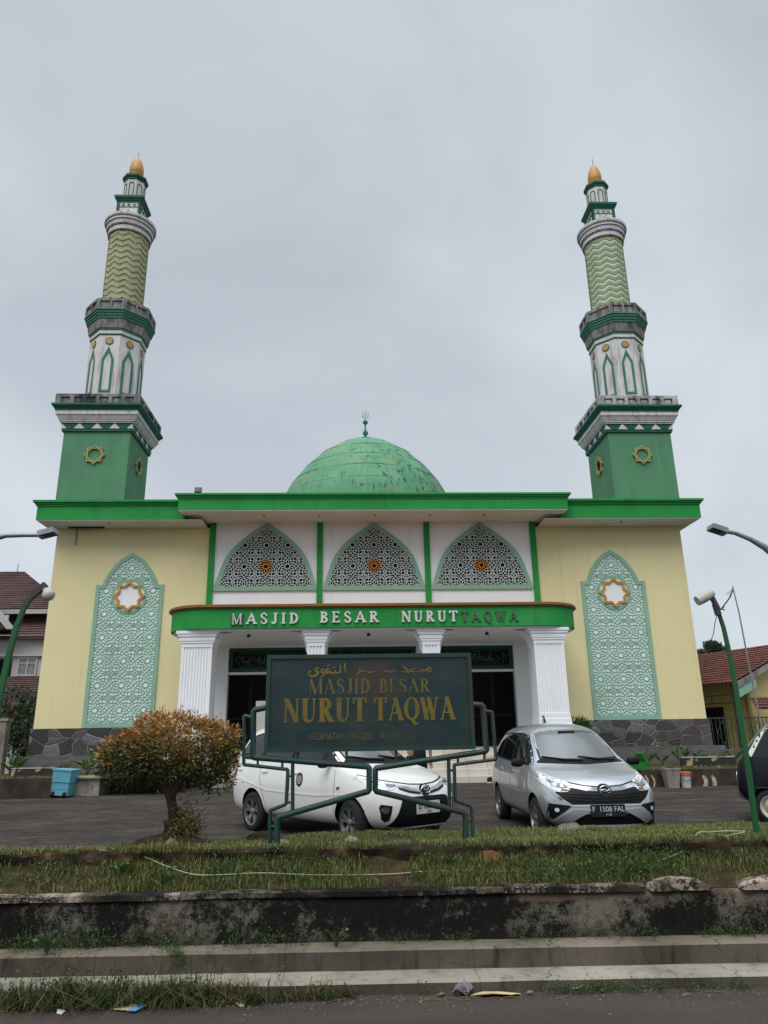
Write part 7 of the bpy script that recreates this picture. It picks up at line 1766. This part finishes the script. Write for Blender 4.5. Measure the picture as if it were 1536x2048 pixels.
# ================================================================== NEIGHBOURING HOUSES
def tiles(A, B_, C_, D_, rows, cols, amp=.035, lift=.05):           # A,B eave ends, D,C ridge ends
    A, B_, C_, D_ = map(Vector, (A, B_, C_, D_)); mb = MB(); nrm = (B_-A).cross(D_-A).normalized()
    if nrm.z < 0: nrm = -nrm
    sub = 4; nu = cols*sub+1
    for j in range(rows):
        b_ = len(mb.v)
        for (vv, dz) in ((j/rows, lift), ((j+1.08)/rows, 0.0), (j/rows, -.01)):
            vv = min(vv, 1)
            L, R_ = A+(D_-A)*vv, B_+(C_-B_)*vv
            for i in range(nu):
                u_ = i/(nu-1); w_ = amp*abs(math.sin(PI*i/sub+.3)) if dz >= 0 else 0
                p = L+(R_-L)*u_+nrm*(w_+dz+.008*nz3(i//sub*1.7, j*2.3)); mb.v.append(tuple(p))
        for i in range(nu-1):
            mb.f.append((b_+i, b_+i+1, b_+nu+i+1, b_+nu+i)); mb.m.append(0); mb.f.append((b_+2*nu+i, b_+2*nu+i+1, b_+i+1, b_+i)); mb.m.append(0)
    return mb
yH = 35.0
H1 = thing('house', 'two storey white house with maroon tiled roofs behind the clipped bush corner', 'house', (-17, yH+3, .15)); H1['label'] = 'two storey white house with maroon tiled roofs, window with white frame'
def h(px, py, y): return Vector(at(px, py, y))
e0 = h(-60, 1212, yH); e1 = h(140, 1218, yH); r0 = h(-60, 1130, yH+5); r1 = h(34, 1144, yH+5)
tiles((e0.x, e0.y, e1.z), (e1.x, e1.y, e1.z), (r1.x+.4, r1.y, r1.z), (r0.x, r0.y, r1.z), 22, 46).build('roof', M['rooftile'], H1, recalc=False)
zE = e1.z; b = MB(); b.box(e0.x, e1.x, yH+.02, yH+.14, zE-.20, zE-.02); b.build('fascia', M['house_white'], H1)
s0 = h(0, 1236, yH+1.0).z; s1 = h(0, 1270, yH-.3).z
b = MB(); b.box(e0.x, e1.x-.3, yH+1.0, yH+1.2, s0-.2, zE); b.build('timber_gable', M['house_timber'], H1)
tiles((e0.x, yH-.3, s1), (e1.x, yH-.3, s1), (e1.x, yH+1.0, s0), (e0.x, yH+1.0, s0), 7, 46).build('roof', M['rooftile'], H1, recalc=False)
b = MB(); b.box(e0.x, e1.x, yH-.28, yH-.18, s1-.20, s1-.02); b.build('fascia', M['house_timber'], H1)
w0 = h(0, 1356, yH).z
b = MB(); b.box(e0.x, e1.x, yH+.05, yH+8, .1, s1-.05); zl = h(60, 1311, yH-.1).z; b.box(e0.x, e1.x, yH-.12, yH+.048, zl-.03, zl+.06); b.build('wall', M['house_white'], H1)
a_, c_ = h(32, 1352, yH), h(76, 1314, yH); o_ = [(a_.x, a_.z), (c_.x, a_.z), (c_.x, c_.z), (a_.x, c_.z)]
b = MB(); b.ring(o_, inset(o_, .07), fy(yH-.02), 0, .068); xm = (a_.x+c_.x)/2; b.box(xm-.03, xm+.03, yH-.018, yH+.045, a_.z+.07, c_.z-.07); zm = a_.z+(c_.z-a_.z)*.68; b.box(a_.x+.07, xm-.031, yH-.016, yH+.044, zm-.025, zm+.025); b.box(xm+.031, c_.x-.07, yH-.016, yH+.044, zm-.025, zm+.025)
wf = b.build('window', M['house_white'], H1); b = MB(); b.box(a_.x+.05, c_.x-.05, yH+.02, yH+.04, a_.z+.05, c_.z-.05); b.build('pane', M['pane'], wf)
a_, c_ = h(-30, 1360, yH), h(24, 1318, yH); b = MB(); b.box(a_.x, c_.x, yH-.02, yH+.04, a_.z, c_.z); b.build('window', M['dark_glass'], H1)
q0 = h(0, 1354, yH).z; q1 = h(0, 1386, yH-1.6).z
tiles((e0.x, yH-1.6, q1), (e1.x, yH-1.6, q1), (e1.x, yH, q0), (e0.x, yH, q0), 8, 46).build('roof', M['rooftile'], H1, recalc=False)
b = MB(); b.box(e0.x, e1.x, yH-1.75, yH-1.6, q1-.22, q1-.01); b.build('gutter', M['dark_metal'], H1)
q2 = h(0, 1396, yH-1.9).z; q3 = h(0, 1424, yH-3.4).z
tiles((e0.x, yH-3.4, q3), (e1.x-.4, yH-3.4, q3), (e1.x-.4, yH-1.8, q2), (e0.x, yH-1.8, q2), 7, 46).build('porch_roof', M['rooftile'], H1, recalc=False)
b = MB(); b.box(h(-30, 1400, yH).x, h(48, 1400, yH-3).x-.0, yH-3.3, yH-3.1, .1, q3); px_ = h(36, 1420, yH-3.4).x
b = MB(); b.box(px_, px_+.18, yH-3.3, yH-3.1, .1, q3-.02); b.box(e0.x, e1.x-.4, yH-2.6, yH-2.4, .1, 1.6); b.build('porch_post', M['house_white'], H1)
b = MB(); b.tube([h(34, 1146, yH+5), h(37, 1128, yH+5)], .025, 5); b.build('lightning_rod', M['metal_grey'], H1)
# projecting gable at the picture edge
gz_ = h(-40, 1090, yH-1.2); g0 = h(30, 1258, yH-1.2); gm = h(0, 1160, yH-1.2)
b = MB(); b.prism([(gm.x-3.2, g0.z+4.6), (g0.x, g0.z), (g0.x-.35, g0.z), (gm.x-3.2, g0.z+4.1)], fy(yH-1.3), 0, .12); b.build('bargeboard', M['house_white'], H1)
b = MB(); b.prism([(gm.x-3.2, g0.z+4.0), (g0.x-.45, g0.z+.02), (gm.x-3.2, g0.z+.02)], fy(yH-1.15), 0, 1.0); b.build('timber_gable', M['house_timber'], H1)
b = MB(); k0, k1 = h(-20, 1244, yH-1.2), h(18, 1230, yH-1.2); b.box(k0.x, k1.x, yH-1.22, yH-1.151, k0.z, k1.z); b.build('trim_board', M['house_white'], H1)
a_ = h(9, 1480, 24.5); b = MB(); b.box(a_.x-2.2, a_.x, 24.5, 24.8, .2, h(9, 1442, 24.5).z); b.box(a_.x-2.25, a_.x+.05, 24.45, 24.85, h(9, 1442, 24.5).z, h(9, 1442, 24.5).z+.08)
tag(b.build('gatepost', M['block']), 'pale concrete gatepost at the left picture edge beside dark shrubs', 'gatepost'); bpy.data.objects['gatepost']['label'] = 'pale concrete gatepost beside the dark shrubs and green lamp post'
# yellow house
H2 = thing('house', 'low yellow house with old red tiled roof behind the green railing', 'house', (18, 30, .15))
A1 = h(1466, 1366, 28); B1 = h(1403, 1379, 29.6); B1.z = A1.z; B1 = A1+(B1-A1)*4.5
ax_ = (B1-A1); ax_.z = 0; ax_.normalize(); pr_ = Vector((ax_.y, -ax_.x, 0))
if pr_.x < 0: pr_ = -pr_
rf, rb = A1+pr_*4.2+Vector((0, 0, 1.75)), B1+pr_*4.2+Vector((0, 0, 1.75))
tiles(B1+ax_*1.0, A1, rf, rb+ax_*1.0, 15, 44, .045, .05).build('roof', M['rooftile_red'], H2, recalc=False)
A2 = A1+pr_*8.4; B2 = B1+pr_*8.4
tiles(A2, B2+ax_*1.0, rb+ax_*1.0, rf, 15, 44, .045, .05).build('roof', M['rooftile_red'], H2, recalc=False)
b = MB(); up = Vector((0, 0, 1))
def wallq(p, q, z0, z1, th=.15):
    t_ = (q-p).normalized(); n_ = Vector((-t_.y, t_.x, 0))*th; vs = [Vector((w_.x, w_.y, z)) for z in (z0, z1) for w_ in (p, q, q+n_, p+n_)]
    b.add(vs, [(3,2,1,0),(4,5,6,7),(0,1,5,4),(1,2,6,5),(2,3,7,6),(3,0,4,7)])
gi = A1+ax_*.5+pr_*1.1; ge = A1+ax_*.5+pr_*7.8; gb = gi+ax_*9
wallq(gi, ge, .1, A1.z+.2); vs = [gi, ge, (gi+ge)/2]; 
P_ = [Vector((gi.x, gi.y, A1.z+.19)), Vector((ge.x, ge.y, A1.z+.19)), Vector(((gi+ge).x/2, (gi+ge).y/2, A1.z+1.55))]; b.add(P_+[q+ax_*.15 for q in P_], [(0, 1, 2), (5, 4, 3), (0, 3, 4, 1), (1, 4, 5, 2), (2, 5, 3, 0)])
wallq(gb, gi, .1, A1.z+.2); b.build('wall', M['house_yellow'], H2)
def onside(k, off=-.06): return gi+ax_*k-pr_*abs(off)
for k0, k1 in ((1.3, 3.2), (4.6, 5.8), (6.8, 7.8)):
    b = MB(); wallq(onside(k1), onside(k0), .15, 2.35, .05); b.build('door', M['door_wood'], H2)  # dark slabs on the wall, painted as unlit door and window openings
b = MB(); vp = gi+ax_*.2-pr_*1.0
for dz in (0, .30):
    b.tube([A1+pr_*.1+Vector((0, 0, -.42-dz)), B1+pr_*.1+Vector((0, 0, -.42-dz))], .035, 4)
for k in range(9): q = A1+ax_*(k*1.1+.2)+pr_*.1; b.tube([q+up*-.42, q+up*-.72], .03, 4)
for k in (0.2, 4.5, 9): q = A1+ax_*k+pr_*.15; b.tube([Vector((q.x, q.y, .1)), q], .06, 4)
b.build('veranda_truss', M['dark_metal'], H2)
b = MB(); q = [A1+Vector((0, 0, -.02)), rf+Vector((0, 0, -.02)), rf+Vector((0, 0, -.22)), A1+Vector((0, 0, -.26))]; b.add([w_-ax_*.06 for w_ in q]+[w_-ax_*.02 for w_ in q], [(0, 1, 2, 3), (7, 6, 5, 4), (0, 4, 5, 1), (1, 5, 6, 2), (2, 6, 7, 3), (3, 7, 4, 0)]); b.build('bargeboard', M['grey_old'], H2)
b = MB(); q = [A1-ax_*.02+Vector((0, 0, -.27)), A1-ax_*.02+pr_*1.15+Vector((0, 0, .22)), A1-ax_*.02+pr_*1.15+Vector((0, 0, -.15)), A1-ax_*.02+pr_*.2+Vector((0, 0, -.55))]; b.add(q+[w_+ax_*.04 for w_ in q], [(0, 1, 2, 3), (7, 6, 5, 4), (0, 4, 5, 1), (1, 5, 6, 2), (2, 6, 7, 3), (3, 7, 4, 0)]); b.build('eave_board', M['mint'], H2)
# small awning roof at the edge
a_ = h(1512, 1418, 27.2); tiles(a_, a_+Vector((2.2, 0, .0)), a_+Vector((2.2, 1.0, .45)), a_+Vector((.35, 1.0, .45)), 4, 10).build('awning', M['rooftile_red'], H2, recalc=False)
# railing
yR = 26.6; zt_ = h(1450, 1436, yR).z; x0 = h(1414, 1436, yR).x
RL = thing('iron_railing', 'dark green iron railing between the mosque corner and the black van', 'railing', (x0+3, yR, .2)); b = MB()
x = x0
while x < x0+7: b.box(x-.012, x+.012, yR-.012, yR+.012, .15, zt_-.021); x += .145
b.build('bars', M['railing'], RL); b = MB(); b.box(x0-.1, x0+7, yR-.025, yR+.025, zt_-.02, zt_+.025); b.box(x0-.1, x0+7, yR+.0125, yR+.04, .55, .59); b.build('rail', M['railing'], RL)
b = MB()
for k in range(5):
    cx_ = x0+.5+k*1.3; b.tube([(cx_, yR-.03, zt_-.1), (cx_-.2, yR-.03, zt_-.5), (cx_, yR-.03, zt_-.9), (cx_+.2, yR-.03, zt_-.5), (cx_, yR-.03, zt_-.1)], .012, 4)
b.build('diamond_ornament', M['railing'], RL)
